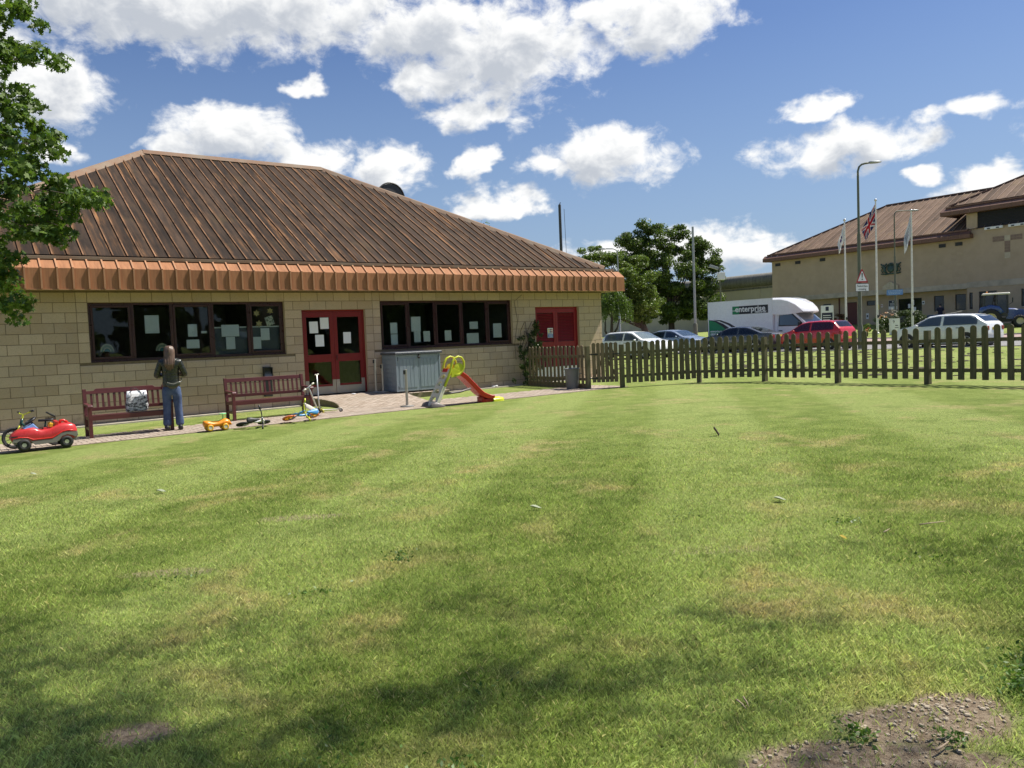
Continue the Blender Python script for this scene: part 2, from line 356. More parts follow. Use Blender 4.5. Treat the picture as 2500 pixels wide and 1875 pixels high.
M_ROOF2 = roofmat('far_roof_sheet', (.125, .084, .058), (.185, .126, .086), (.28, .18, .115), .5, False)
M_SEAM2 = P('far_roof_seam', (.33, .22, .15), .6, var=.2)
M_FASCIA2 = P('far_fascia', (.17, .085, .055), .6, rnd=.1)
M_FRAME = P('maroon_frame', (.050, .014, .016), .35, var=.06)
M_RED = P('red_door_paint', (.20, .008, .011), .4, var=.05)
M_RED_DK = P('red_louvre_paint', (.26, .010, .016), .45, var=.08)
M_STEEL = P('brushed_steel', (.42, .40, .36), .42, .6, var=.1, scale=3)
M_PAPER = P('white_paper', (.80, .81, .82), .8, var=.03, rnd=.1)
M_STAR = P('straw_star', (.60, .46, .22), .8, var=.2, scale=20)
M_BLIND = P('grey_blind', (.115, .125, .135), .8, var=.05)
M_ROOM = P('room_wall', (.22, .21, .19), .9); M_ROOMF = P('room_floor', (.10, .09, .08), .8)
M_WHITE = P('white_plastic', (.78, .78, .77), .45, var=.04)
M_BLACK = P('black_plastic', (.018, .018, .019), .5, var=.1)
M_DARK = P('dark_grey', (.05, .05, .052), .6)
def glassmat(name, tint, refl=.9, ior=1.5):
    m, n, b = newmat(name); n.n.remove(b); t = n.new('ShaderNodeBsdfTransparent'); t.inputs[0].default_value = c4(tint)
    gl = n.new('ShaderNodeBsdfGlossy'); gl.inputs['Roughness'].default_value = .015; gl.inputs[0].default_value = (refl, refl, refl, 1)
    fr = n.new('ShaderNodeFresnel'); fr.inputs[0].default_value = ior
    tc = n.new('ShaderNodeTexCoord'); bp = n.new('ShaderNodeBump'); bp.inputs['Strength'].default_value = .04; bp.inputs['Distance'].default_value = .05
    n.l.new(n.noise(tc.outputs['Object'], 1.7, 2), bp.inputs['Height']); n.l.new(bp.outputs[0], gl.inputs['Normal'])
    ms = n.new('ShaderNodeMixShader'); n.l.new(fr.outputs[0], ms.inputs[0]); n.l.new(t.outputs[0], ms.inputs[1]); n.l.new(gl.outputs[0], ms.inputs[2])
    n.l.new(ms.outputs[0], n.n['Material Output'].inputs[0]); return m
M_GLASS = glassmat('window_glass', (.90, .935, .925), .85, 1.38); M_CARGLASS = glassmat('car_glass', (.42, .47, .48), 1., 1.65)
M_CABGLASS = glassmat('cab_glass', (.10, .15, .145), 1., 1.6)
M_DKGLASS = P('dark_window_glass', (.010, .013, .014), .05, var=.2, scale=1, spec=.6)
def emit(name, col, s):
    m, n, b = newmat(name); b.inputs['Emission Color'].default_value = c4(col); b.inputs['Emission Strength'].default_value = s; b.inputs['Base Color'].default_value = c4(col); return m
M_TUBE = emit('light_tube', (1, .93, .8), 1.1)
# paving
m, n, b = newmat('paving_brick'); geo = n.new('ShaderNodeNewGeometry'); at = n.new('ShaderNodeAttribute', attribute_name='rnd'); r_ = n.sep(at.outputs['Vector'])
c = n.mix(r_[0], c4((.30, .235, .175)), c4((.42, .345, .275))); c = n.mix(n.maprange(n.noise(geo.outputs['Position'], 1.1, 5, .6), .45, .7, 0., .5), c, c4((.30, .255, .20)))
c = n.mix(n.maprange(n.noise(geo.outputs['Position'], 30, 5, .7), .5, .8, 0., .4), c, c4((.17, .13, .09)))
n.l.new(c, b.inputs['Base Color']); b.inputs['Roughness'].default_value = .9; M_BRICK = m
M_SAND = P('joint_sand', (.24, .19, .125), .95, var=.2, scale=15)
M_ASPH = P('asphalt', (.20, .195, .19), .9, var=.15, scale=2, bump=.3, bscale=120)
M_PINK = P('pink_block_paving', (.33, .235, .205), .9, var=.2, scale=3)
M_KERB = P('kerb_concrete', (.40, .38, .35), .9)
M_SOIL = P('bare_soil', (.10, .07, .045), .95, var=.25, scale=8)
M_STONE = P('pebble', (.42, .35, .25), .9, rnd=.5, var=.2, scale=30)
M_BENCH = P('maroon_bench_stain', (.105, .026, .027), .42, var=.2, scale=5, stretch=(.4, 4, 4), rnd=.2)
M_FENCE = P('weathered_fence_wood', (.19, .14, .085), .85, var=.32, scale=7, bump=.4, bscale=40, rnd=.35, stretch=(5, 5, .6), col2=(.085, .08, .045))
M_FENCE_G = P('greened_fence_wood', (.145, .122, .066), .85, var=.3, scale=7, bump=.4, rnd=.3, stretch=(5, 5, .6), col2=(.07, .07, .034))
M_GREYBOX = P('grey_store_plastic', (.235, .285, .33), .55, var=.12, scale=4, bump=.12, bscale=30, stretch=(6, 6, 1))
M_GREYLID = P('dark_store_lid', (.075, .085, .10), .5, var=.08)
M_LIME = P('lime_plastic', (.56, .60, .035), .4, var=.05); M_REDP = P('red_plastic', (.62, .028, .022), .36, var=.06); M_CREAM = P('cream_plastic', (.66, .63, .53), .45, var=.05)
M_GREYP = P('dark_grey_plastic', (.13, .11, .105), .5); M_TOYRED = P('toy_red', (.52, .035, .035), .33, var=.06); M_TOYGREY = P('toy_grey', (.24, .22, .20), .5); M_TOYBLUE = P('toy_blue', (.18, .30, .62), .35)
M_ORANGE = P('orange_plastic', (.80, .27, .015), .4, var=.05); M_AMBER = P('amber_plastic', (.78, .42, .03), .4); M_GREEN = P('mint_plastic', (.16, .52, .20), .4)
M_TYRE = P('tyre_rubber', (.022, .022, .022), .75); M_ALLOY = P('alloy', (.62, .62, .62), .3, .6); M_SILVER = P('silver_paint', (.55, .55, .53), .35, .5)
M_BIKEBLUE = P('bike_blue', (.09, .30, .62), .3); M_BIKEORANGE = P('bike_orange_tyre', (.60, .14, .03), .6); M_YELLOW = P('yellow_rubber', (.62, .58, .10), .5)
M_TEAL = P('dark_teal_paint', (.02, .07, .06), .3)
M_BIN = P('grey_bin_plastic', (.15, .155, .155), .5, var=.12, scale=3)
M_SKIN = P('skin', (.55, .34, .25), .5, var=.05); M_HAIR = P('brown_hair', (.075, .046, .031), .38, var=.33, scale=60, stretch=(12, 12, .4), col2=(.19, .12, .08)); M_JACKET = P('olive_jacket', (.021, .022, .014), .3, var=.25, scale=9, bump=.6, bscale=9, stretch=(1, 1, 3), spec=.6)
M_JEANS = P('blue_denim', (.030, .050, .115), .85, var=.28, scale=7, bump=.7, bscale=14, col2=(.085, .125, .225)); M_SHOE = P('black_shoe', (.015, .014, .014), .5); M_BAGG = P('dark_green_bag', (.040, .046, .030), .32, spec=.6)
M_NAVY = P('navy_cloth', (.018, .02, .045), .85, bump=.3, bscale=12); M_SHIRT = P('pale_shirt', (.55, .60, .62), .8)
def paint(name, col, metal=0.): return P(name, col, .28, metal, var=.03, coat=.8)
M_CARWHITE = paint('white_car_paint', (.80, .80, .78)); M_CARSILVER = paint('silver_blue_car_paint', (.27, .32, .40), .4); M_CARGREY = paint('grey_car_paint', (.075, .082, .092), .3); M_CARRED = paint('red_car_paint', (.58, .016, .018)); M_VAN = paint('white_van_paint', (.82, .82, .83))
M_LAMPRED = P('tail_lamp', (.28, .012, .012), .2); M_HEAD = P('head_lamp', (.6, .62, .64), .1, .3); M_PLATE_Y = P('yellow_plate', (.75, .55, .04), .5)
M_LOGOGREEN = P('logo_green', (.0, .20, .075), .4, var=.02); M_LOGOBLACK = P('logo_navy_black', (.010, .009, .022), .4, var=.02)
M_POLE = P('galvanised_pole', (.33, .35, .34), .5, .4); M_POLE_G = P('olive_grey_pole', (.135, .14, .095), .6); M_POLE_W = P('white_pole', (.72, .71, .66), .45)
M_WALL2 = P('buff_render_block', (.455, .35, .245), .92, var=.12, scale=1.2, bump=.2, col2=(.36, .275, .185)); M_BAND = P('concrete_band', (.46, .40, .315), .92, var=.25, scale=1.5); M_WALL2B = P('brown_accent_block', (.27, .19, .145), .9); M_WALL2C = P('cream_accent_block', (.52, .45, .33), .9)
M_PWALL = P('cream_perimeter_wall', (.56, .49, .35), .92, var=.12, scale=.6); M_PCAP = P('stained_wall_cap', (.20, .19, .16), .95, var=.35, scale=1.3, stretch=(4, 4, .3))
M_CREST = P('green_bronze', (.045, .085, .072), .6, var=.3, scale=12); M_BLUESIGN = P('blue_sign', (.12, .26, .55), .5, var=.05); M_SIGNNAVY = P('navy_sign', (.015, .02, .05), .5); M_SIGNYEL = P('yellow_sign', (.75, .58, .05), .5); M_SIGNRED = P('sign_red', (.42, .02, .025), .45); M_DOORRED = P('dark_red_door', (.10, .012, .014), .5)
M_TRACTOR = paint('tractor_blue', (.035, .075, .24)); M_RIM = P('cream_rim', (.62, .55, .37), .5); M_TRAILER = P('trailer_blue', (.03, .07, .17), .45); M_TARP = P('grey_trailer_side', (.10, .13, .17), .5)
M_ROSE = P('rose_petal', (.85, .42, .22), .7); M_ROSEW = P('pale_rose_petal', (.85, .74, .62), .7)
# ------------------------------------------------------------------ ground sheets
def grid_sheet(name, xs, ys, zf, mat_):
    nx, ny = len(xs), len(ys); v = [(x, y, zf(x, y)) for y in ys for x in xs]
    f = [(j*nx+i, j*nx+i+1, (j+1)*nx+i+1, (j+1)*nx+i) for j in range(ny-1) for i in range(nx-1)]
    me = bpy.data.meshes.new(name); me.from_pydata(v, [], f); me.materials.append(mat_); me.polygons.foreach_set('use_smooth', [True]*len(f)); return link(name, me)
xs = [-900, -500, -250, -120, -70]+list(range(-45, 76, 1))+[100, 160, 260, 500, 900]
ys = [-600, -300, -120, -60, -30]+list(range(-15, 121, 1))+[150, 220, 350, 600, 1200]
lawn = struct(grid_sheet('lawn', xs, ys, zg, M_LAWN))
def local_sheet(name, s0, s1, y0, y1, dz, mat_, ds=1., zf=None, parent=None):
    ns = max(2, int((s1-s0)/ds)+1); ny = max(2, int((y1-y0)/ds)+1); v = []; f = []
    for j in range(ny):
        for i in range(ns):
            s = s0+(s1-s0)*i/(ns-1); y = y0+(y1-y0)*j/(ny-1); p = G(s, y, dz)
            if zf: p.z = zf(s, y, p.z)
            v.append(p)
    f = [(j*ns+i, j*ns+i+1, (j+1)*ns+i+1, (j+1)*ns+i) for j in range(ny-1) for i in range(ns-1)]
    me = bpy.data.meshes.new(name); me.from_pydata(v, [], f); me.materials.append(mat_); return link(name, me, parent)

# ------------------------------------------------------------------ the near building
SL, SR = -3.80, 15.634          # wall ends along the facade
EAVE, ZE = .10, 3.735; RW, ZR = 6.91, 7.72
B1 = thing('stone_block_building', 'low buff stone-block building with a brown ribbed metal roof across the left half', 'building', OO, A)
M_ROOMC = P('room_ceiling', (.35, .34, .31), .9)
OPEN = [(.225, 4.725, 1.35, 2.70), (5.175, 6.975, .0, 2.475), (7.425, 11.925, 1.35, 2.70), (12.825, 14.625, .0, 2.475)]   # s0,s1,z0,z1
# mortar core of the front wall, pieced round the openings
mb = MB(); cuts = [SL]+[c_ for o_ in OPEN for c_ in o_[:2]]+[SR]
for i in range(0, len(cuts), 2): mb.box(cuts[i], cuts[i+1], .008, .26, -.5, 2.97)
for s0, s1, z0, z1 in OPEN:
    mb.box(s0, s1, .008, .26, z1, 2.97); mb.box(s0, s1, .008, .26, -.5, z0 if z0 > 0 else .19)
mb.build('wall', M_MORTAR, B1)
mb = MB(); D1 = 13.62
mb.box(SR-.26, SR, .265, D1-.26, -.5, 2.97); mb.box(SL, SL+.26, .265, D1-.26, -.5, 2.97); mb.box(SL, SR, D1-.26, D1, -.5, 2.97)
mb.build('rear_wall', M_BLOCK, B1)
# rooms behind the glass
mb = MB(); mb.box(SL+.3, SR-.3, .27, 6.0, .14, .20, 1); mb.box(SL+.3, SR-.3, 6.0, 6.1, .2, 2.9, 0); mb.box(SL+.3, SR-.3, .27, 6., 2.9, 2.96, 2)
mb.box(5.0, 5.08, .27, 6., .2, 2.9, 0); mb.box(7.2, 7.28, .27, 6., .2, 2.9, 0); mb.box(12.3, 12.38, .27, 6., .2, 2.9, 0)
mb.build('room', [M_ROOM, M_ROOMF, M_ROOMC], B1)
mb = MB()
for s0, s1, y in ((.5, .95, 1.6), (1.9, 2.9, 2.0), (3.9, 4.7, 2.0)): mb.box(s0, s1, y, y+.06, 2.80, 2.84)
mb.build('ceiling_light_tube', M_TUBE, B1)
# blocks
def block_mesh(w, h, d=.10, ch=.004):
    mb = MB(); x0, x1, z0, z1 = ch, w-ch, ch, h-ch
    a = [(0, d, 0), (w, d, 0), (w, d, h), (0, d, h)]; b_ = [(0, ch, 0), (w, ch, 0), (w, ch, h), (0, ch, h)]; c_ = [(x0, 0, z0), (x1, 0, z0), (x1, 0, z1), (x0, 0, z1)]
    mb.add(a+b_+c_, [(0, 1, 5, 4), (1, 2, 6, 5), (2, 3, 7, 6), (3, 0, 4, 7), (4, 5, 9, 8), (5, 6, 10, 9), (6, 7, 11, 10), (7, 4, 8, 11), (8, 9, 10, 11)])
    return mb
def sill_mesh(w):
    h = .215; prof = [(.11, 0), (0, 0), (0, .135), (.010, .165), (.035, .188), (.11, .212)]; mb = MB()
    mb.loft([[(x, y, z) for y, z in prof] for x in (0, w)], True); return mb
J = .005; bl = []
for k in range(-1, 13):
    z0 = k*.225; z1 = z0+.225; off = 0 if k % 2 else .225
    ed = {SL, SR, 0., 7.2}; i = math.floor((SL-off)/.45)
    while i*.45+off < SR:
        if i*.45+off > SL: ed.add(round(i*.45+off, 4))
        i += 1
    for o_ in OPEN:
        if o_[2] < z1-.01 and o_[3] > z0+.01: ed |= {o_[0], o_[1]}
    ed = sorted(ed); ed2 = [ed[0]]
    for e in ed[1:]:
        if e-ed2[-1] < .06 and e not in (SR,) and not any(abs(e-q) < 1e-4 for o_ in OPEN for q in o_[:2]): continue
        ed2.append(e)
    for a, b_ in zip(ed2[:-1], ed2[1:]):
        mid = (a+b_)/2
        if any(o_[0]-1e-3 < mid < o_[1]+1e-3 and o_[2] < z1-.01 and o_[3] > z0+.01 for o_ in OPEN): continue
        if b_ < -2.6: continue
        sill = (k == 5 and any(o_[0]-1e-3 < mid < o_[1]+1e-3 and o_[2] > 1 for o_ in OPEN))
        bl.append((a, b_, z0, sill))
bl.sort(key=lambda q: q[0]+(0 if q[2] > -.1 else 30)); cache = {}; rest = MB()
for q, (a, b_, z0, sill) in enumerate(bl):
    w = round(b_-a-2*J, 4); off = random.uniform(-.0015, .0015)
    if q < 300:
        key = (w, sill)
        if key not in cache: cache[key] = (sill_mesh(w) if sill else block_mesh(w, .215)).mesh('block', M_BLOCK)
        link('block', cache[key], B1, (a+J, off, z0+J))
    else:
        t = sill_mesh(w) if sill else block_mesh(w, .215); rest.add([(x+a+J, y+off, z+z0+J) for x, y, z in t.v], t.f)
if rest.v: tag(rest.build('block_courses', M_BLOCK, B1), None, None, kind='stuff')
# reveals of the openings
mb = MB()
for s0, s1, z0, z1 in OPEN:
    zb = z0 if z0 > 1 else .19
    mb.box(s0-.001, s0+.003, .008, .25, zb, z1); mb.box(s1-.003, s1+.001, .008, .25, zb, z1); mb.box(s0, s1, .008, .25, z1-.003, z1+.001)
mb.build('reveal', M_BLOCK, B1)
mb = MB(); mb.box(SL, 4.9, -.30, .0, -.20, .0); o = mb.build('mowing_strip', M_CONC, B1); 
for vtx in o.data.vertices:
    p = W(vtx.co.x, vtx.co.y); vtx.co.z = (gz(p)+.035 if vtx.co.z > -.1 else -.3)
mb = MB(); mb.box(9.3, 15.7, -.26, .0, -.20, .0); o = mb.build('mowing_strip', M_CONC, B1)
for vtx in o.data.vertices:
    p = W(vtx.co.x, vtx.co.y); vtx.co.z = (gz(p)+.03 if vtx.co.z > -.1 else -.3)
mb = MB()
for i in range(4): mb.box(-.745, -.545, -.004, .0, .145+i*.017, .155+i*.017)
mb.build('air_brick', M_FRAME, B1)
# windows: frame, five lights each, alternate opening casements
def window(s0, label):
    R_ = .10; wd = MB(); z0, z1 = 1.352, 2.697
    wd.box(s0+.002, s0+.062, R_, R_+.07, z0, z1); wd.box(s0+4.438, s0+4.498, R_, R_+.07, z0, z1)
    wd.box(s0+.062, s0+4.438, R_, R_+.07, z1-.055, z1); wd.box(s0+.062, s0+4.438, R_, R_+.07, z0, z0+.06)
    wf = wd.build('window', M_FRAME, B1, bevel=.004); wf['label'] = label
    sill = MB(); sill.box(s0+.01, s0+4.49, R_-.055, R_-.003, z0+.002, z0+.03); sill.build('sill', M_FRAME, wf, bevel=.006)
    edges = [s0+.062, s0+.93, s0+1.78, s0+2.72, s0+3.60, s0+4.438]
    for i in range(5):
        a, b_ = edges[i], edges[i+1]
        if i: mu = MB(); mu.box(a-.035, a+.035, R_-.002, R_+.068, z0+.06, z1-.055); mu.build('mullion', M_FRAME, wf, bevel=.004)
        a2 = a+(.035 if i else 0); b2 = b_-(.035 if i < 4 else 0)
        if i % 2 == 0:
            cs = MB(); t = .052
            cs.box(a2+.003, a2+t, R_-.014, R_+.04, z0+.065, z1-.06); cs.box(b2-t, b2-.003, R_-.014, R_+.04, z0+.065, z1-.06)
            cs.box(a2+t, b2-t, R_-.014, R_+.04, z0+.065, z0+.065+t); cs.box(a2+t, b2-t, R_-.014, R_+.04, z1-.06-t, z1-.06)
            cs.build('casement', M_FRAME, wf, bevel=.005); a2 += t; b2 -= t; za, zb = z0+.065+t, z1-.06-t
        else: za, zb = z0+.06, z1-.055
        pn = MB(); pn.box(a2, b2, R_+.030, R_+.036, za, zb); pn.build('pane', M_GLASS, wf)
        # pale restrictor strip on the frame
        rs = MB(); rs.box(b_-.012, b_-.002, R_-.022, R_-.015, 2.05, 2.58); rs.build('restrictor', M_FRAME, wf)
    return wf
window(.225, 'five-light maroon window left of the red glazed doors'); window(7.425, 'five-light maroon window right of the red glazed doors')
# glazed double door
DZ = .232
dr = MB(); dr.box(5.178, 5.225, .10, .18, DZ, 2.472); dr.box(6.925, 6.972, .10, .18, DZ, 2.472); dr.box(5.225, 6.925, .10, .18, 2.425, 2.472)
fr = dr.build('door_frame', M_RED, B1, bevel=.004)
for a, b_ in ((5.228, 6.083), (6.087, 6.922)):
    lf = MB(); y0, y1 = .115, .165; t = .105
    lf.box(a, a+t, y0, y1, DZ+.006, 2.42); lf.box(b_-t, b_, y0, y1, DZ+.006, 2.42)
    for za, zb in ((DZ+.006, .50), (1.09, 1.295), (2.28, 2.42)): lf.box(a+t, b_-t, y0, y1, za, zb)
    l_ = lf.build('door', M_RED, B1, bevel=.004); l_['label'] = 'red glazed door leaf'
    for za, zb in ((.50, 1.09), (1.295, 2.28)): pn = MB(); pn.box(a+t, b_-t, .138, .144, za, zb); pn.build('pane', M_GLASS, l_)
    kp = MB(); kp.box(a+.004, b_-.004, y0-.004, y0-.001, DZ+.01, DZ+.21); kp.box(a+.004, a+t-.004, y0-.004, y0-.001, DZ+.21, DZ+.38); kp.box(b_-t+.004, b_-.004, y0-.004, y0-.001, DZ+.21, DZ+.38); kp.build('kick_plate', M_STEEL, l_)
hd = MB(); hd.tube([(6.12, .06, 1.12), (6.12, .06, 1.27)], .010, 8); hd.tube([(6.12, .06, 1.13), (6.12, .115, 1.13)], .006, 6); hd.tube([(6.12, .06, 1.26), (6.12, .115, 1.26)], .006, 6); hd.build('handle', M_FRAME, fr, smooth=True)
# louvred double door
lf = MB(); lf.box(12.828, 12.875, .09, .17, .2, 2.472); lf.box(14.575, 14.622, .09, .17, .2, 2.472); lf.box(12.875, 14.575, .09, .17, 2.425, 2.472)
fr2 = lf.build('door_frame', M_RED_DK, B1, bevel=.004)
sl_me = None
for a, b_ in ((12.878, 13.712), (13.716, 14.572)):
    t = .085; y0, y1 = .105, .155; lf = MB()
    lf.box(a, a+t, y0, y1, .21, 2.42); lf.box(b_-t, b_, y0, y1, .21, 2.42)
    for za, zb in ((.21, .33), (1.20, 1.36), (2.29, 2.42)): lf.box(a+t, b_-t, y0, y1, za, zb)
    lf.box(a+t, b_-t, y1-.008, y1-.002, .33, 2.29, 1)
    l_ = lf.build('door', [M_RED_DK, M_BLACK], B1, bevel=.003); l_['label'] = 'red louvred door leaf'
    for za, zb in ((.36, 1.19), (1.375, 2.285)):
        nsl = int((zb-za)/.050)
        for i in range(nsl):
            if sl_me is None:
                sm = MB(); sm.bar((0, 0, 0), (.66, 0, 0), .046, .008, up=(0, -.80, .60)); sl_me = sm.mesh('slat', M_RED_DK)
            link('slat', sl_me, l_, (a+t+.002, y0+.022, za+.024+i*.050), None).scale = ((b_-a-2*t-.004)/.66, 1, 1)
    kp = MB(); kp.box(a+.005, b_-.005, y0-.005, y0-.001, .22, .55); kp.build('kick_plate', M_WHITE, l_)
# fascia: shared bent panel and rib
FO, FZ0, FZ1, FO2, FZ2 = .557, 2.96, 3.40, .30, 3.60
mb = MB(); mb.add([(0, 0, 0), (.3, 0, 0), (.3, 0, .44), (0, 0, .44), (.3, .257, .64), (0, .257, .64), (0, .02, 0), (.3, .02, 0)], [(0, 1, 2, 3), (3, 2, 4, 5), (6, 7, 1, 0)])
fp_me = mb.mesh('fascia_panel', M_FASCIA)
mb = MB(); r_ = .011
for (p, q, nrm) in (((0, -.011, 0), (0, -.011, .445), (1, 0, 0)), ((0, -.008, .44), (0, .250, .648), (1, 0, 0))): mb.bar(p, q, .034, .044, up=(0, -1, .3))
fr_me = mb.mesh('fascia_rib', M_FASCIA_RIB)
s = -4.28
while s < SR+.5:
    wdt = min(.3, SR+FO-s); o = link('fascia_panel', fp_me, B1, (s, -FO, FZ0)); o.scale = (wdt/.3, 1, 1)
    if SR+FO-s-.3 < .12 and wdt > .29: o.scale = ((SR+FO-s)/.3, 1, 1)
    link('fascia_rib', fr_me, B1, (s, -FO, FZ0))
    s += .3
    if SR+FO-s < .12: break
mb = MB()   # bottom lip, returns and back fascias
mb.box(-4.36, SR+FO+.004, -FO-.014, -FO+.03, FZ0-.022, FZ0-.002)
mb.build('fascia_lip', M_FASCIA_RIB, B1)
mb = MB(); R1 = SR+FO
mb.add([(R1, -FO, FZ0), (R1, D1+FO, FZ0), (R1, D1+FO, FZ1), (R1, -FO, FZ1), (SR+FO2, -FO2, FZ2), (SR+FO2, D1+FO2, FZ2)], [(0, 1, 2, 3), (3, 2, 5, 4)])
mb.add([(SL-FO, -FO, FZ0), (SL-FO, D1+FO, FZ0), (SL-FO, D1+FO, FZ1), (SL-FO, -FO, FZ1), (SL-FO2, -FO2, FZ2), (SL-FO2, D1+FO2, FZ2)], [(0, 1, 2, 3), (3, 2, 5, 4)])
mb.add([(SL-FO, D1+FO, FZ0), (R1, D1+FO, FZ0), (R1, D1+FO, FZ1), (SL-FO, D1+FO, FZ1)], [(0, 1, 2, 3)])
mb.build('end_fascia', M_FASCIA, B1)
mb = MB(); mb.box(SL-FO+.03, R1-.03, -FO+.03, 0.0, FZ0-.012, FZ0+.0); mb.box(SR, R1-.03, .0, D1, FZ0-.012, FZ0); mb.box(SL-FO+.03, SL, .0, D1, FZ0-.012, FZ0); mb.build('soffit', M_SOFFIT, B1)
mb = MB(); mb.box(SL-FO2-.02, SR+FO2+.02, -FO2-.02, -FO2+.02, FZ2+.012, FZ2+.085); mb.box(SL-FO2, SR+FO2, -FO2+.02, -.05, FZ2+.02, FZ2+.06); mb.build('eaves_flashing', M_FLASH, B1, bevel=.006)
mb = MB(); mb.box(SL-.2, SR+.2, -.18, .2, FZ2-.1, FZ2+.10); mb.build('gutter', M_BLACK, B1)
# roof panels with standing seams
PIT = math.atan2(ZR-ZE, RW); rootroof = link('roof', None, B1, (0, -EAVE, ZE), (PIT, 0, 0)); rootroof.empty_display_size = .2
RL, RR = SL-EAVE, SR+EAVE
def run(s_): return max(0., min(RW, s_-RL, RR-s_))/math.cos(PIT)
s = RL-.02; idx = 0; S0 = -1.30-.3*9
s = S0
while s < RR:
    a, b_ = max(s, RL), min(s+.3, RR)
    if b_-a > .02:
        la, lb = run(a), run(b_); mb = MB(); x0, x1 = a-s, b_-s
        top = [(x1, lb), (x0, la)]
        if (a-RL < RW < b_-RL) : top = [(x1, lb), (RL+RW-s, RW/math.cos(PIT)), (x0, la)]
        if (RR-b_ < RW < RR-a): top = [(x1, lb), (RR-RW-s, RW/math.cos(PIT)), (x0, la)]
        poly = [(x0, 0), (x1, 0)]+top
        mb.add([(x, y, 0) for x, y in poly]+[(x, y, -.03) for x, y in poly], [tuple(range(len(poly))), (0, len(poly), len(poly)+1, 1)])
        mb.build('roof_panel', M_ROOF, rootroof, (s, 0, 0))
        if la > .15:
            mb = MB(); mb.box(-.008, .008, -.02, la-.02, .0, .020); mb.box(-.013, .013, -.035, la-.02, .020, .030); mb.build('seam', M_SEAM, rootroof, (a, 0, 0))
    s += .3; idx += 1
mb = MB(); yb = -EAVE+2*RW
mb.add([(RR, -EAVE, ZE), (RR, yb, ZE), (RR-RW, RW-EAVE, ZR), (RL, -EAVE, ZE), (RL, yb, ZE), (RL+RW, RW-EAVE, ZR)], [(0, 1, 2), (4, 3, 5), (1, 4, 5, 2)]); mb.build('roof_back', M_ROOF, B1)
def cap(p, q, w, h, nm):
    mb = MB(); p = Vector(p); q = Vector(q); d = (q-p).normalized(); s_ = d.cross(Vector((0, 0, 1))).normalized(); u = s_.cross(d)
    prof = [(-w, -w*.48), (-w*.45, .0+h*.5), (0, h), (w*.45, h*.5), (w, -w*.48), (w*.9, -w*.55), (0, h*.2), (-w*.9, -w*.55)]
    mb.loft([[e+s_*a+u*b_ for a, b_ in prof] for e in (p, q)]); return mb.build(nm, M_FLASH, B1)
rp0, rp1 = (RL+RW, RW-EAVE, ZR+.02), (RR-RW, RW-EAVE, ZR+.02)
cap(rp0, rp1, .20, .06, 'ridge_cap'); cap((RR, -EAVE, ZE+.02), rp1, .17, .05, 'hip_cap'); cap((RL, -EAVE, ZE+.02), rp0, .17, .05, 'hip_cap')
cap((RR, yb, ZE+.02), rp1, .17, .05, 'hip_cap'); cap((RL, yb, ZE+.02), rp0, .17, .05, 'hip_cap')
# dark curved roof vent behind the right hip
vc = MB(); pts = [(math.cos(t)*.52, math.sin(t)*.52) for t in np.linspace(0, PI, 17)]
Mv = Matrix.Translation((11.37, 7.0, 6.84)) @ Matrix.Rotation(PI/2, 4, 'X')
vc.prism([(.52, -.7)]+pts+[(-.52, -.7)], -.5, .5, Mv); vc.tube([Mv @ Vector((x*1.06, y*1.06, .5)) for x, y in pts], .03, 6); vc.build('roof_vent', M_DARK, B1, smooth=True, sharp=30)
# ------------------------------------------------------------------ sheets and decorations on the glass
def sheet(s0, s1, z0, z1, y, label, rz=0., nm='paper_sheet', mat_=M_PAPER, cat='paper', group='paper sheets on the glass'):
    w, h = s1-s0, z1-z0; mb = MB(); nx = 6; sg = random.choice((-1, 1))*random.uniform(.001, .0035)
    v = []; 
    for zz in (-.0006, .0006):
        for j in range(2):
            for i in range(nx+1): x = (i/nx-.5)*w; v.append((x, (j-.5)*h, zz+sg*math.sin(i/nx*PI*1.5+j)))
    k = nx+1; f = [(i, i+1, k+i+1, k+i) for i in range(nx)]+[(2*k+i+k, 2*k+i+k+1, 2*k+i+1, 2*k+i) for i in range(nx)]
    mb.add(v, f); o = mb.build(nm, mat_, None); o.matrix_world = Matrix.Translation(W((s0+s1)/2, y, (z0+z1)/2)) @ Matrix.Rotation(A, 4, 'Z') @ Matrix.Rotation(PI/2, 4, 'X') @ Matrix.Rotation(rz, 4, 'Z')
    return tag(o, label, cat, group)
YW = .145
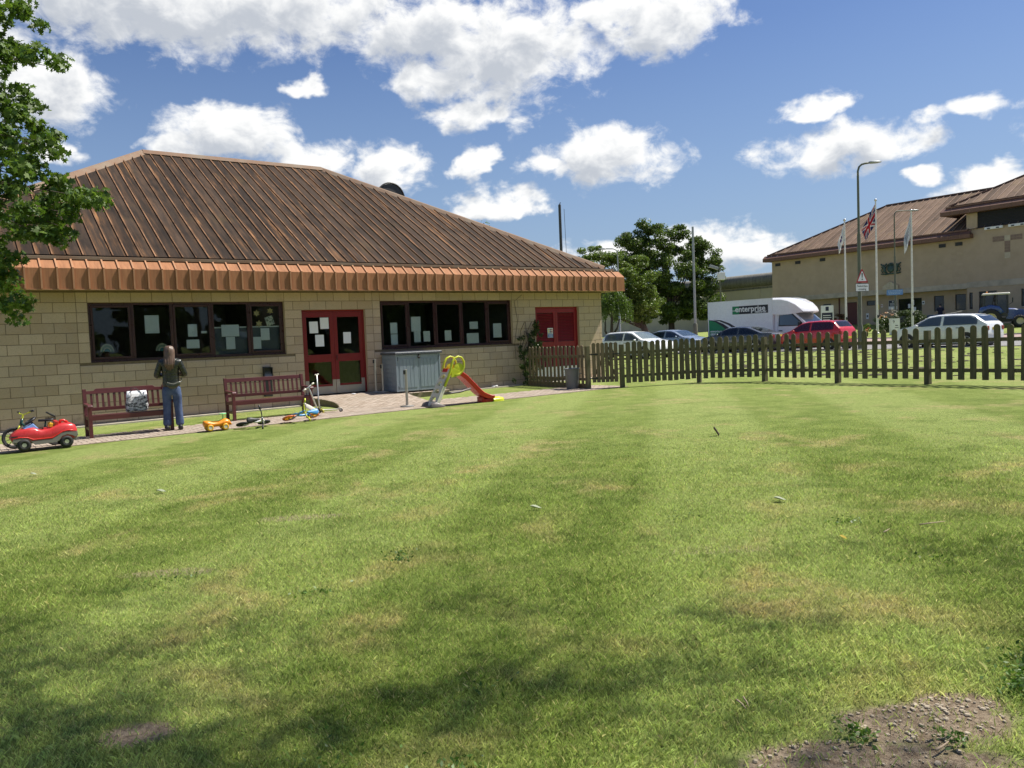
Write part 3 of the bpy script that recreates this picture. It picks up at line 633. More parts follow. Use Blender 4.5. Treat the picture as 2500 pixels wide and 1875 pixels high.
for a in ((1.42, 1.73, 1.98, 2.40, 'large white sheet high in the second pane of the left window'),
          (2.37, 2.585, 1.87, 2.17, 'upright white sheet above a landscape sheet in the left window middle pane'), (2.325, 2.62, 1.59, 1.80, 'landscape white sheet low in the middle pane right of the woman'),
          (2.675, 2.81, 1.945, 2.0, 'thin white strip of paper beside a mullion in the left window'), (3.16, 3.59, 1.846, 2.137, 'wide white sheet above an upright one in the fourth left pane'),
          (3.256, 3.477, 1.532, 1.836, 'upright white sheet hanging under the wide sheet in the left window'), (4.131, 4.354, 1.727, 2.029, 'white sheet under the patterned square in the last left pane'),
          (3.902, 4.128, 1.512, 1.816, 'lowest white sheet in the left window pane with the stars'),
          (7.79, 8.005, 1.787, 2.09, 'upper of two stacked sheets in the pane above the store box'), (7.795, 8.006, 1.466, 1.766, 'lower of two stacked sheets in the pane above the store box'),
          (8.452, 8.761, 1.825, 2.247, 'large pale sheet in the second pane of the right window'), (8.534, 8.745, 1.521, 1.823, 'bluish sheet hanging below the large pale sheet in the right window'),
          (8.841, 9.056, 1.527, 1.829, 'sheet with curled corner right of the bluish sheet'), (9.556, 9.779, 1.531, 1.83, 'single sheet low in the middle pane of the right window'),
          (10.431, 10.733, 1.849, 2.066, 'small landscape sheet over a larger one in the fourth right pane'), (10.317, 10.743, 1.415, 1.724, 'large landscape sheet resting on the frame of the right window'),
          (11.285, 11.595, 1.566, 1.996, 'tall sheet in the last pane beside the climbing ivy')): sheet(*a[:4], YW, a[4], random.uniform(-.01, .01))
for a in ((5.418, 5.653, 1.864, 2.17, 'left of the two upper sheets on the red door glass'), (5.719, 5.957, 1.971, 2.269, 'highest sheet on the red door glass'),
          (5.564, 5.803, 1.51, 1.818, 'lowest sheet on the left red door leaf'), (6.358, 6.579, 1.568, 1.869, 'only sheet on the right red door leaf')): sheet(*a[:4], .128, a[4], random.uniform(-.01, .01))
m, n, b = newmat('patterned_paper'); tc = n.new('ShaderNodeTexCoord'); vo = n.new('ShaderNodeTexVoronoi'); vo.inputs['Scale'].default_value = 16; n.l.new(tc.outputs['Object'], vo.inputs['Vector'])
n.l.new(n.mix(n.maprange(n.noise(tc.outputs['Object'], 18, 3), .45, .6), c4((.68, .64, .52)), c4((.16, .18, .15))), b.inputs['Base Color']); M_PATT = m
sheet(4.27, 4.48, 2.10, 2.33, YW, 'tilted cream square with dark leaf pattern in the left window', .30, 'patterned_square', M_PATT, 'decoration', 'window decorations')
for (s_, z_, rr, lb) in ((4.05, 2.41, .095, 'upper left straw star in the left window'), (4.40, 2.465, .095, 'upper right straw star in the left window'), (4.10, 2.145, .10, 'lowest straw star just above the white rail')):
    mb = MB(); ro = random.uniform(-.2, .2); poly = [((rr if i % 2 == 0 else rr*.52)*math.sin(PI*i/6+ro), (rr if i % 2 == 0 else rr*.52)*math.cos(PI*i/6+ro)) for i in range(12)]
    mb.prism(poly, 0, .002); o = mb.build('paper_star', M_STAR); o.matrix_world = Matrix.Translation(W(s_, YW, z_)) @ Matrix.Rotation(A, 4, 'Z') @ Matrix.Rotation(PI/2, 4, 'X'); tag(o, lb, 'star', 'window decorations')
M_R1 = P('rainbow_cream', (.42, .42, .33), .8); M_R2 = P('rainbow_sage', (.22, .30, .24), .8); M_R3 = P('rainbow_teal', (.06, .19, .22), .8)
for (s_, z_, lb) in ((.59, 1.585, 'rainbow cut-out at the foot of the leftmost pane'), (1.77, 1.555, 'rainbow cut-out half hidden behind the woman')):
    t = thing('paper_rainbow', lb, 'decoration', W(s_, YW, z_), A, 'window decorations')
    for i, (r0, r1, mm) in enumerate(((.118, .146, M_R1), (.09, .113, M_R2), (.062, .085, M_R1), (.0, .056, M_R3))):
        mb = MB(); th = np.linspace(0, PI, 15); poly = [(r1*math.cos(q), r1*1.25*math.sin(q)) for q in th]+[(r0*math.cos(q), r0*1.25*math.sin(q)) for q in th[::-1]]
        v = [(x, 0, y) for x, y in poly]; f = [(i_, i_+1, 29-i_-1, 29-i_) for i_ in range(14)]; mb.add(v, f); mb.build('arch_band', mm, t)
t = thing('half_height_blind', 'grey half-height screen with white top rail behind two left window panes', 'blind', W(3.75, .20, 1.36), A)
mb = MB(); mb.box(-.80, .97, 0, .01, 0, .70); mb.build('screen', M_BLIND, t); mb = MB(); mb.box(-.80, .97, -.012, .012, .70, .728); mb.build('top_rail', M_WHITE, t)
# safety sign on the louvred door
t = thing('safety_sign', 'small white and blue safety sign with coloured pictograms on the louvred door', 'sign', W(13.473, .099, 1.49), A)
mb = MB(); mb.box(-.11, .11, -.004, 0, 0, .31); mb.build('plate', M_WHITE, t)
mb = MB(); mb.box(-.10, .10, -.006, -.0045, .01, .115); mb.build('blue_panel', P('panel_blue', (.03, .12, .45), .5), t)
mb = MB(); mb.box(-.09, .09, -.006, -.0045, .135, .150); mb.build('text_line', M_SIGNNAVY, t)
for i, (cx, cz, mm) in enumerate(((-.065, .255, M_SIGNYEL), (0, .255, M_SIGNNAVY), (.065, .255, M_SIGNRED), (-.065, .19, M_SIGNYEL), (0, .19, M_SIGNNAVY), (.065, .19, M_SIGNRED))):
    mb = MB(); mb.box(cx-.022, cx+.022, -.006, -.0045, cz-.022, cz+.022); mb.build('pictogram', mm, t)
mb = MB()
for i in range(3): mb.box(-.075, .075, -.0075, -.0065, .028+i*.028, .038+i*.028)
mb.build('text_line', M_WHITE, t)
# wall ashtray
t = thing('wall_ashtray', 'black wall-mounted ashtray with silver tray behind the right bench', 'ashtray', W(4.18, 0, .30), A)
mb = MB(); mb.box(-.11, .11, -.012, -.002, .0, .75); mb.build('back_plate', M_DARK, t)
mb = MB(); mb.box(-.108, .108, -.13, -.012, .72, .74); mb.box(-.108, -.10, -.13, -.012, .50, .72); mb.box(.10, .108, -.13, -.012, .50, .72); mb.build('hood', M_BLACK, t)
mb = MB(); mb.add([(-.1, -.14, .50), (.1, -.14, .50), (.1, -.015, .62), (-.1, -.015, .62), (-.1, -.14, .47), (.1, -.14, .47), (.1, -.015, .47), (-.1, -.015, .47)], [(0, 1, 2, 3), (4, 5, 1, 0), (4, 7, 6, 5), (0, 3, 7, 4), (1, 5, 6, 2)]); mb.build('tray', M_STEEL, t)
mb = MB(); mb.box(-.10, .10, -.07, -.012, .0, .40); mb.build('bin_box', M_DARK, t, bevel=.006)

# ------------------------------------------------------------------ paved path, apron and ramp
def path_z(s, y):
    p = W(s, y); z = gz(p)+.012
    if y > -2.75 and 5.0 < s < 9.2: 
        k = max(0., min(1., (y+2.75)/2.55)); z = z*(1-k)+.212*k
    return z
PY0, PY1 = -4.34, -2.62
def span(y):
    """paved extent along the wall at distance y from it"""
    if y < PY1: return (-6., 12.55)
    k = -y/2.62
    return (5.05+.34*math.sin(min(1, k)*PI)-.12*k, 8.95 if y > -.97 else 7.62-.30*(-y-.97)/1.65)
path_base = MB(); rows_y = [PY0+(PY1-PY0)*i/6 for i in range(7)]+[PY1+.001]+[PY1*(1-i/14) for i in range(1, 9)]+[-.975, -.968]+[-.9*(1-i/5) for i in range(6)]
rows_y = sorted(rows_y)
for ya, yb in zip(rows_y[:-1], rows_y[1:]):
    ym = (ya+yb)/2
    def lim(y): return span(min(max(y, ya+1e-5), yb-1e-5))
    (l0, r0_), (l1, r1_) = lim(ya), lim(yb); nseg = max(1, int((r0_-l0)/.6))
    for i in range(nseg):
        q = [(l0+(r0_-l0)*i/nseg, ya), (l0+(r0_-l0)*(i+1)/nseg, ya), (l1+(r1_-l1)*(i+1)/nseg, yb), (l1+(r1_-l1)*i/nseg, yb)]
        tp_ = [tuple(W(a, b_, path_z(a, b_)-.004)) for a, b_ in q]; bt = [tuple(W(a, b_, path_z(a, b_)-.34)) for a, b_ in q]
        f = [(0, 1, 2, 3), (0, 4, 5, 1), (2, 6, 7, 3)]
        if i == 0: f.append((3, 7, 4, 0))
        if i == nseg-1: f.append((1, 5, 6, 2))
        path_base.add(tp_+bt, f)
path = struct(path_base.build('path', M_SAND))
# herringbone bricks as one joined part
vs = []; fs = []; rr = []
for i in range(-190, 190):
    for j in range(-95, 95):
        for kind in (0, 1):
            if kind == 0: u0, v0, du, dv = i*.1, i*.1+j*.4, .2, .1
            else: u0, v0, du, dv = i*.1+.2, i*.1+j*.4-.1, .1, .2
            sa, sb_, ya, yb = u0+3., u0+du+3., v0-2.2, v0+dv-2.2
            if sb_ < -6 or sa > 12.6 or yb < PY0 or ya > 0: continue
            ya, yb = max(ya, PY0), min(yb, 0.); l_, r__ = span((ya+yb)/2); sa, sb_ = max(sa, l_), min(sb_, r__)
            if sb_-sa < .03 or yb-ya < .03: continue
            gp = .004; nb = len(vs); h_ = random.uniform(-.0012, .0015)
            for zz, g2 in ((-.003, gp), (.004+h_, gp+.003)):
                for a, b_ in ((sa+g2, ya+g2), (sb_-g2, ya+g2), (sb_-g2, yb-g2), (sa+g2, yb-g2)): vs.append(tuple(W(a, b_, path_z(a, b_)+zz)))
            fs += [(nb+4, nb+5, nb+6, nb+7)]+[(nb+k_, nb+(k_+1) % 4, nb+4+(k_+1) % 4, nb+4+k_) for k_ in range(4)]
            rr += [(random.random(), random.random(), 0)]*8
me = bpy.data.meshes.new('paving_bricks'); me.from_pydata(vs, [], fs); me.materials.append(M_BRICK)
at_ = me.attributes.new('rnd', 'FLOAT_VECTOR', 'POINT'); at_.data.foreach_set('vector', np.array(rr, dtype=np.float32).ravel())
tag(link('paving_bricks', me, path), None, None, kind='stuff')
# ------------------------------------------------------------------ benches
def bench(sc, yc, wid, label, stepped, z):
    t = thing('park_bench', label, 'bench', W(sc, yc, z), A, 'maroon slatted benches on the path'); h = wid/2
    for sx in (-1, 1):
        x = sx*(h-.035)
        m_ = MB(); m_.box(x-.032, x+.032, -.285, -.222, 0, .585); m_.build('leg', M_BENCH, t, bevel=.004)
        m_ = MB(); m_.loft([[(x-.032, y0, zz), (x+.032, y0, zz), (x+.032, y0+.06, zz), (x-.032, y0+.06, zz)] for y0, zz in ((.20, 0), (.205, .42), (.265, .90))]); m_.build('leg', M_BENCH, t, bevel=.004)
        m_ = MB(); m_.loft([[(x-.040, y, zz), (x+.040, y, zz), (x+.040, y, zz+.036), (x-.040, y, zz+.036)] for y, zz in ((.225, .60), (.05, .592), (-.16, .585), (-.25, .592), (-.315, .582), (-.335, .555))]); m_.build('armrest', M_BENCH, t, bevel=.006)
        m_ = MB(); m_.box(x-.02, x+.02, -.222, .20, .14, .19); m_.box(x-.02, x+.02, -.222, .20, .33, .40); m_.build('side_rail', M_BENCH, t, bevel=.003)
    m_ = MB(); m_.box(-h+.067, h-.067, -.278, -.245, .325, .415); m_.build('front_rail', M_BENCH, t, bevel=.004)
    for i in range(5):
        y = -.245+i*.092; m_ = MB(); m_.box(-h+.03, h-.03, y, y+.078, .404-.008*i+.0, .426-.008*i); m_.build('seat_slat', M_BENCH, t, bevel=.004)
    def back(zz): return .215+(zz-.42)*.125
    m_ = MB(); z0, z1 = .80, .885
    if stepped: poly = [(-h+.067, .80), (h-.067, .80), (h-.067, .86), (h-.20, .865), (h-.24, .90), (-h+.24, .90), (-h+.20, .865), (-h+.067, .86)]
    else: poly = [(-h+.067, .80), (h-.067, .80), (h-.067, .885), (-h+.067, .885)]
    m_.prism([(x, zz) for x, zz in poly], -.018, .018, Matrix(((1, 0, 0, 0), (0, .125, -1, back(.84)+.02-.125*.84), (0, 1, 0, 0), (0, 0, 0, 1)))); m_.build('top_rail', M_BENCH, t, bevel=.004)
    m_ = MB(); m_.box(-h+.067, h-.067, back(.51), back(.51)+.034, .475, .54); m_.build('lower_rail', M_BENCH, t, bevel=.004)
    ns = int(wid/.115); 
    for i in range(ns):
        x = -h+.10+(wid-.20)*(i+.5)/ns; m_ = MB(); m_.bar((x, back(.53)+.018, .53), (x, back(.81)+.018, .81), .042, .014, up=(0, 1, 0)); m_.build('back_slat', M_BENCH, t)
    return t
bench(.38, -3.09, 1.50, 'maroon slatted bench with a raised top rail and a tote bag on its seat', True, zg(*W(.38, -3.1).xy)+.012)
bench(3.37, -2.45, 1.80, 'maroon slatted bench with a straight top rail beside the glazed doors', False, zg(*W(3.37, -2.45).xy)+.012)
# tote bag
zb = zg(*W(.38, -3.1).xy)+.44
m, n, b = newmat('tote_print'); tc = n.new('ShaderNodeTexCoord'); v = tc.outputs['Object']; z_ = n.sep(v)[2]
f = n.noise(n.vmath('MULTIPLY', v, (1, 1, 2.2)), 14, 4, .6, 1.2); pr = n.mix(n.maprange(f, .42, .58), c4((.04, .04, .042)), c4((.62, .62, .62)))
n.l.new(n.mix(n.maprange(n.math('ADD', z_, n.math('MULTIPLY', f, .08)), .315, .325), pr, c4((.78, .78, .80))), b.inputs['Base Color']); b.inputs['Roughness'].default_value = .7; M_TOTE = m
t = thing('tote_bag', 'white tote bag with a smudged black print standing on the bench seat', 'bag', W(.515, -3.14, zb), A)
mb = MB(); rings = []
for zz, hw, hd in ((0, .185, .085), (.03, .20, .095), (.12, .20, .09), (.24, .195, .07), (.33, .185, .05), (.395, .165, .03)):
    ring = []
    for k in range(20):
        a = 2*PI*k/20; cx = abs(math.cos(a))**.55*(1 if math.cos(a) > 0 else -1); sy = abs(math.sin(a))**.55*(1 if math.sin(a) > 0 else -1)
        ring.append((hw*cx+.008*math.sin(3*a+zz*20)+zz*.03, hd*sy+.007*math.cos(4*a+zz*25), zz))
    rings.append(ring)
mb.loft(rings); mb.build('bag_body', M_TOTE, t, smooth=True)
for y in (-.06, .05):
    mb = MB(); mb.tube([(-.10, y, .30), (-.105, y*.9, .40), (-.07, y*.7, .455), (0, y*.5, .44), (.07, y*.7, .38), (.10, y, .29)], .007, 6, flat=.6); mb.build('strap', M_BLACK, t, smooth=True)

# ------------------------------------------------------------------ people
def hand(pts, edges, wrist_i, base, d, side):
    """five finger chains; d: unit direction of the hand, side: thumb side"""
    d = Vector(d).normalized(); sd = Vector(side).normalized(); up = d.cross(sd)
    palm = Vector(base)+d*.06; pi_ = len(pts); pts.append((*palm, .030, .016)); edges.append((wrist_i, pi_))
    for k, ln in zip((-1.5, -.5, .5, 1.5), (.055, .068, .072, .062)):
        p0 = palm+d*.03+sd*k*.018; p1 = p0+d*ln*.55-up*.012; p2 = p1+d*ln*.4-up*.028
        i = len(pts); pts += [(*p0, .009), (*p1, .008), (*p2, .007)]; edges += [(pi_, i), (i, i+1), (i+1, i+2)]
    p0 = palm-d*.02+sd*.034; p1 = p0+d*.03+sd*.015; p2 = p1+d*.028; i = len(pts); pts += [(*p0, .011), (*p1, .010), (*p2, .008)]; edges += [(pi_, i), (i, i+1), (i+1, i+2)]
def body_parts(t, elbow, wrist, skin_m=M_SKIN, top_m=M_JACKET, leg_m=M_JEANS, hair=True, sleeve=True):
    """standing figure facing +y; elbow, wrist for the right side, mirrored for the left"""
    pts = [(0, 0, .93, .09, .07), (0, 0, 1.08, .105, .075), (0, 0, 1.25, .13, .09), (0, 0, 1.36, .10, .07), (0, .01, 1.43, .05, .05), (0, .02, 1.50, .06, .07), (0, .022, 1.575, .076, .094), (0, .015, 1.63, .055, .065)]
    edges = [(i, i+1) for i in range(7)]
    for sx in (-1, 1):
        i = len(pts); pts += [(sx*.155, 0, 1.345, .055), (sx*elbow[0], elbow[1], elbow[2], .040), (sx*wrist[0], wrist[1], wrist[2], .026)]; edges += [(3, i), (i, i+1), (i+1, i+2)]
        d = Vector((sx*(wrist[0]-elbow[0]), wrist[1]-elbow[1], wrist[2]-elbow[2])); hand(pts, edges, i+2, (sx*wrist[0], wrist[1], wrist[2]), d, (-sx*.3, .3, 1))
        i = len(pts); pts += [(sx*.085, 0, .80, .055), (sx*.098, .012, .48, .045), (sx*.115, -.01, .10, .04), (sx*.125, .10, .035, .035)]; edges += [(0, i), (i, i+1), (i+1, i+2), (i+2, i+3)]
    skin('body', pts, edges, skin_m, t)
    pts = [(0, 0, .93, .150, .108), (0, 0, .86, .158, .118)]; edges = [(0, 1)]
    for sx in (-1, 1):
        i = len(pts); pts += [(sx*.088, -.005, .76, .098, .105), (sx*.098, .012, .50, .076, .082), (sx*.108, .0, .30, .072, .076), (sx*.118, -.012, .075, .084, .090)]; edges += [(1, i), (i, i+1), (i+1, i+2), (i+2, i+3)]
    skin('trousers', pts, edges, leg_m, t)
    pts = [(0, 0, .83, .182, .132), (0, 0, .92, .176, .128), (0, 0, 1.06, .160, .118), (0, -.005, 1.22, .176, .122), (0, -.005, 1.345, .125, .090), (0, .0, 1.425, .062, .060)]; edges = [(i, i+1) for i in range(5)]
    for sx in (-1, 1):
        i = len(pts); e = Vector((sx*elbow[0], elbow[1], elbow[2])); w_ = Vector((sx*wrist[0], wrist[1], wrist[2])); s_ = Vector((sx*.165, -.005, 1.335))
        if sleeve: m_ = e*.5+w_*.5; pts += [(*s_, .078, .078), (*(s_*.5+e*.5), .066, .066), (*e, .062, .062), (*m_, .054, .054), (*(e*.12+w_*.88), .044, .044)]; edges += [(4, i)]+[(i+k, i+k+1) for k in range(4)]
        else: pts += [(*s_, .076, .076), (*(s_*.45+e*.55), .066, .066), (*(s_*.25+e*.75), .064, .064)]; edges += [(4, i), (i, i+1), (i+1, i+2)]
    skin('jacket' if sleeve else 'shirt', pts, edges, top_m, t)
    for sx in (-1, 1):
        mb = MB(); mb.loft([[(sx*.12+w_*math.cos(a), y_, max(0, .045*h_*(1+math.sin(a)))) for a in np.linspace(0, 2*PI, 12, endpoint=False)] for y_, w_, h_ in ((-.085, .03, 1.0), (-.07, .042, 1.25), (.0, .044, 1.2), (.08, .047, .85), (.14, .042, .65), (.175, .02, .4))]); mb.build('shoe', M_SHOE, t, smooth=True)
        mb = MB(); mb.box(sx*.12-.042, sx*.12+.042, -.083, .165, 0, .014); mb.build('sole', M_BLACK, t, bevel=.01)
    # face
    mb = MB(); mb.sphere((0, .122, 1.555), .016, 8, sc=(.8, 1.2, 1.5)); mb.build('nose', skin_m, t, smooth=True)
    for sx in (-1, 1):
        mb = MB(); mb.sphere((sx*.030, .103, 1.577), .011, 8); mb.build('eye', M_WHITE, t, smooth=True)
        mb = MB(); mb.sphere((sx*.079, .01, 1.565), .028, 8, sc=(.35, .7, 1.1)); mb.build('ear', skin_m, t, smooth=True)
    mb = MB(); mb.box(-.022, .022, .106, .112, 1.512, 1.520); mb.build('mouth', M_REDP, t)
zp = zg(*W(1.11, -3.41).xy)+.013
wom = thing('person', 'woman with long brown hair in olive jacket and blue jeans facing the window', 'person', W(1.11, -3.42, zp), A-.28)
body_parts(wom, (.262, .0, 1.075), (.12, .225, 1.10))
mb = MB(); rings = []
for zz, rx, ry, cy, cx in ((1.662, .03, .03, .005, 0), (1.650, .064, .070, .003, 0), (1.62, .086, .092, .0, 0), (1.57, .094, .098, -.012, 0), (1.51, .094, .085, -.032, 0), (1.45, .086, .062, -.055, -.002), (1.39, .082, .045, -.085, -.005), (1.33, .076, .032, -.112, -.008), (1.28, .066, .022, -.126, -.01)):
    rings.append([(cx+rx*math.cos(2*PI*k/28)*(1+.05*math.sin(k*7.3)), cy+ry*math.sin(2*PI*k/28)*(1+.10*math.sin(k*5.1+zz*9)), zz) for k in range(28)])
mb.loft(rings)
for k in range(46):      # loose strands over the back
    u = (k/45*2-1); a_ = u*1.75; x0_, y0_ = .088*math.sin(a_), -.012-.088*math.cos(a_); xb_ = .078*u+random.uniform(-.012, .012); yb_ = -.135-.03*(1-u*u)+random.uniform(-.008, .008)
    ze_ = 1.20+.06*u*u+random.uniform(-.035, .03); mb.tube([(x0_*.5, y0_*.5+.0, 1.652-.01*abs(u)), (x0_, y0_, 1.585), (x0_*1.03, y0_*1.02-.01, 1.49), (xb_*1.15, yb_*.8, 1.39), (xb_*1.05, yb_-.004, 1.30), (xb_*.9, yb_+.002, ze_)], [.008, .012, .012, .012, .010, .003], 5)
mb.build('hair', M_HAIR, wom, smooth=True)
mb = MB(); mb.tube([(.081, .0, 1.575), (.084, .06, 1.578), (.062, .108, 1.578)], .004, 6); mb.tube([(.062, .108, 1.595), (.062, .110, 1.56), (.02, .122, 1.56), (.02, .122, 1.595), (.062, .108, 1.595)], .003, 6); mb.build('glasses', M_BLACK, wom, smooth=True)
t = thing('crossbody_bag', 'dark green shoulder bag worn across the lower back of the woman', 'bag', W(1.11, -3.42, zp), A-.28)
mb = MB(); rings = []
for k in range(11):
    u = k/10*2-1; th = (1-u*u)**.5; x = .05+u*.135; rings.append([(x, -.155+.045*th*math.cos(a)-.012*(1-u*u), .935-.055*(1-u*u)+.02*u+.062*th*math.sin(a)) for a in np.linspace(0, 2*PI, 12, endpoint=False)])
mb.loft(rings); mb.build('pouch', M_BAGG, t, smooth=True)
mb = MB(); mb.tube([(-.085, -.155, .93), (-.13, -.13, 1.02), (-.12, -.135, 1.12), (-.02, -.143, 1.24), (.08, -.135, 1.33), (.13, -.08, 1.405), (.14, .0, 1.405)], .011, 6, flat=.45); mb.tube([(.185, -.15, .95), (.19, -.06, .985), (.18, .05, 1.02)], .011, 6, flat=.45); mb.build('strap', M_BAGG, t, smooth=True)
mb = MB(); mb.tube([(-.06, -.202, .955), (.05, -.222, .915), (.16, -.202, .955)], .004, 6); mb.build('zip', M_STEEL, t)

# ------------------------------------------------------------------ wheels, bikes, scooters, toys
def ring_tyre(mb, c, r, w, axis=(0, 1, 0), n=20, mi=0):
    ax = Vector(axis).normalized(); ref = Vector((0, 0, 1)) if abs(ax.z) < .9 else Vector((1, 0, 0)); u = ax.cross(ref).normalized(); v = ax.cross(u); c = Vector(c); rings = []
    for k in range(n):
        a = 2*PI*k/n; d = u*math.cos(a)+v*math.sin(a); rings.append([c+d*(r-w+w*math.cos(b_))+ax*w*math.sin(b_) for b_ in np.linspace(0, 2*PI, 8, endpoint=False)])
    rings.append(rings[0]); mb.loft(rings, False, mi); return mb
def wheel(parent, name, c, r, w, tyre_m, rim_m, spokes=5, hub=.03):
    wh = MB(); wh.tube([(c[0], c[1]-w*.8, c[2]), (c[0], c[1]+w*.8, c[2])], hub, 10); o = wh.build(name, rim_m, parent, smooth=True, sharp=40)
    ty = MB(); ring_tyre(ty, c, r, w); ty.build('tyre', tyre_m, o, smooth=True)
    rm = MB(); ring_tyre(rm, c, r-w*1.55, w*.55)
    for k in range(spokes): a = 2*PI*k/spokes+.3; rm.bar((c[0], c[1], c[2]), (c[0]+(r-w*1.6)*math.cos(a), c[1], c[2]+(r-w*1.6)*math.sin(a)), w*.5, hub*.7, up=(0, 1, 0))
    rm.build('rim', rim_m, o); return o
def kids_bike(name, label, M, frame_m, fork_m, tyre_m, rim_m, saddle_m, bar_m, grip_m, r=.155, wb=.56, spokes=10, steer=0.):
    t = thing(name, label, 'bike'); t.matrix_world = M
    wheel(t, 'rear_wheel', (0, 0, r), r, .022, tyre_m, rim_m, spokes, .025); wheel(t, 'front_wheel', (wb, 0, r), r, .022, tyre_m, rim_m, spokes, .025)
    f = MB(); f.tube([(0, .03, r), (.16, .01, r+.13)], .010, 8); f.tube([(0, -.03, r), (.16, -.01, r+.13)], .010, 8); f.tube([(.14, 0, r+.12), (.26, 0, r+.09), (.38, 0, r+.12), (wb-.12, 0, r+.25)], .021, 10); f.tube([(.16, 0, r+.10), (.13, 0, r+.26)], .014, 8); f.tube([(wb-.105, 0, r+.19), (wb-.14, 0, r+.32)], .022, 8); f.build('frame', frame_m, t, smooth=True)
    f = MB()
    for y in (-.035, .035): f.tube([(wb, y, r), (wb-.07, y, r+.16), (wb-.095, y*.5, r+.2)], .010, 8)
    f.tube([(wb-.10, 0, r+.2), (wb-.165, 0, r+.40)], .013, 8); f.build('fork', fork_m, t, smooth=True)
    c_, s_ = math.cos(steer), math.sin(steer); hb = Vector((wb-.17, 0, r+.41))
    def hp(x, y, z_): return hb+Vector((x*c_-y*s_, x*s_+y*c_, z_))
    f = MB(); f.tube([hp(-.03, -.20, .03), hp(0, -.12, .0), hp(.01, 0, -.02), hp(0, .12, .0), hp(-.03, .20, .03)], .011, 8); h_ = f.build('handlebar', bar_m, t, smooth=True)
    for y in (-1, 1): f = MB(); f.tube([hp(-.022, y*.155, .022), hp(-.038, y*.235, .036)], .017, 10); f.build('grip', grip_m, h_, smooth=True)
    f = MB(); f.loft([[(x, w_*math.cos(a), r+.265+.02*abs(x-.12)+.022*math.sin(a)) for a in np.linspace(0, 2*PI, 10, endpoint=False)] for x, w_ in ((.0, .03), (.02, .062), (.08, .06), (.15, .035), (.23, .02), (.245, .008))]); f.build('saddle', saddle_m, t, smooth=True)
    return t
def lay(s, y, z, head, roll_, extra=0.):
    return Matrix.Translation(W(s, y, z)) @ Matrix.Rotation(A+head, 4, 'Z') @ Matrix.Rotation(roll_, 4, 'X')
pz = lambda s, y: path_z(s, y)+.004
# bike leaning behind the red toy car, front wheel to the left
kids_bike('kids_bike', 'lime and dark teal kids bike standing behind the red toy car', lay(-.98, -3.93, pz(-1.3, -4.)+.0, PI-.06, .08), M_TEAL, M_LIME, M_TYRE, M_DARK, M_BLACK, M_LIME, M_BLACK, r=.185, wb=.62, steer=.5)
kids_bike('balance_bike', 'white and black balance bike lying on the path beside the orange toy', lay(2.10, -4.42, pz(2.2, -4.3)+.035, .02, 1.25), M_WHITE, M_WHITE, M_TYRE, M_BLACK, M_BLACK, M_BLACK, M_BLACK, r=.125, wb=.42, spokes=6)
kids_bike('balance_bike', 'blue balance bike with orange tyres lying on the path edge', lay(3.58, -4.22, pz(3.4, -4.2)+.035, PI+.1, -1.18), M_BIKEBLUE, M_BIKEBLUE, M_BIKEORANGE, M_AMBER, M_BIKEBLUE, M_LIME, M_LIME, r=.135, wb=.52, spokes=8)
def scooter(name, label, M, wheel_m, steer_lean=0.):
    t = thing(name, label, 'scooter'); t.matrix_world = M
    f = MB(); f.loft([[(x, w_*math.cos(a), z_+.012*math.sin(a)) for a in np.linspace(0, 2*PI, 10, endpoint=False)] for x, w_, z_ in ((-.02, .03, .075), (.03, .045, .068), (.1, .055, .062), (.35, .05, .062), (.42, .035, .066), (.47, .02, .07))]); f.build('deck', M_CREAM, t, smooth=True)
    f = MB(); f.tube([(-.02, 0, .07), (-.035, 0, .30), (-.045, 0, .86)], [.019, .016, .014], 10); f.build('steering_pole', M_SILVER, t, smooth=True)
    f = MB(); f.tube([(-.045, -.13, .865), (-.045, 0, .86), (-.045, .13, .865)], .012, 8); hb_ = f.build('handlebar', M_SILVER, t, smooth=True)
    for y in (-1, 1): f = MB(); f.tube([(-.045, y*.07, .863), (-.045, y*.145, .866)], .017, 8); f.build('grip', M_CREAM, hb_, smooth=True)
    for c in ((-.03, -.095, .06), (-.03, .095, .06)): wheel(t, 'front_wheel', c, .06, .014, wheel_m, M_DARK, 5, .02)
    f = MB(); f.tube([(-.03, -.09, .06), (-.03, .09, .06)], .010, 8); f.build('axle', M_BLACK, t, smooth=True)
    wheel(t, 'rear_wheel', (.46, 0, .042), .042, .014, M_TYRE, M_WHITE, 5, .015)
    f = MB(); f.tube([(.40, 0, .085), (.45, 0, .10), (.50, 0, .075)], .02, 8, flat=.3); f.build('rear_brake', M_CREAM, t, smooth=True); return t
scooter('kick_scooter', 'cream three-wheeled scooter standing upright beside the right bench', lay(4.38, -2.86, pz(4.4, -3.), -.62, 0), M_TYRE)
Ms = Matrix.Translation(W(4.05, -3.56, pz(4.05, -3.6)+.02)) @ Matrix.Rotation(A+.25, 4, 'Z') @ Matrix.Rotation(rad(-36), 4, 'Y') @ Matrix.Rotation(rad(20), 4, 'X') @ Matrix.Rotation(rad(80), 4, 'Z')
scooter('kick_scooter', 'silver scooter with pale yellow wheels leaning against the right bench arm', Ms, M_YELLOW)
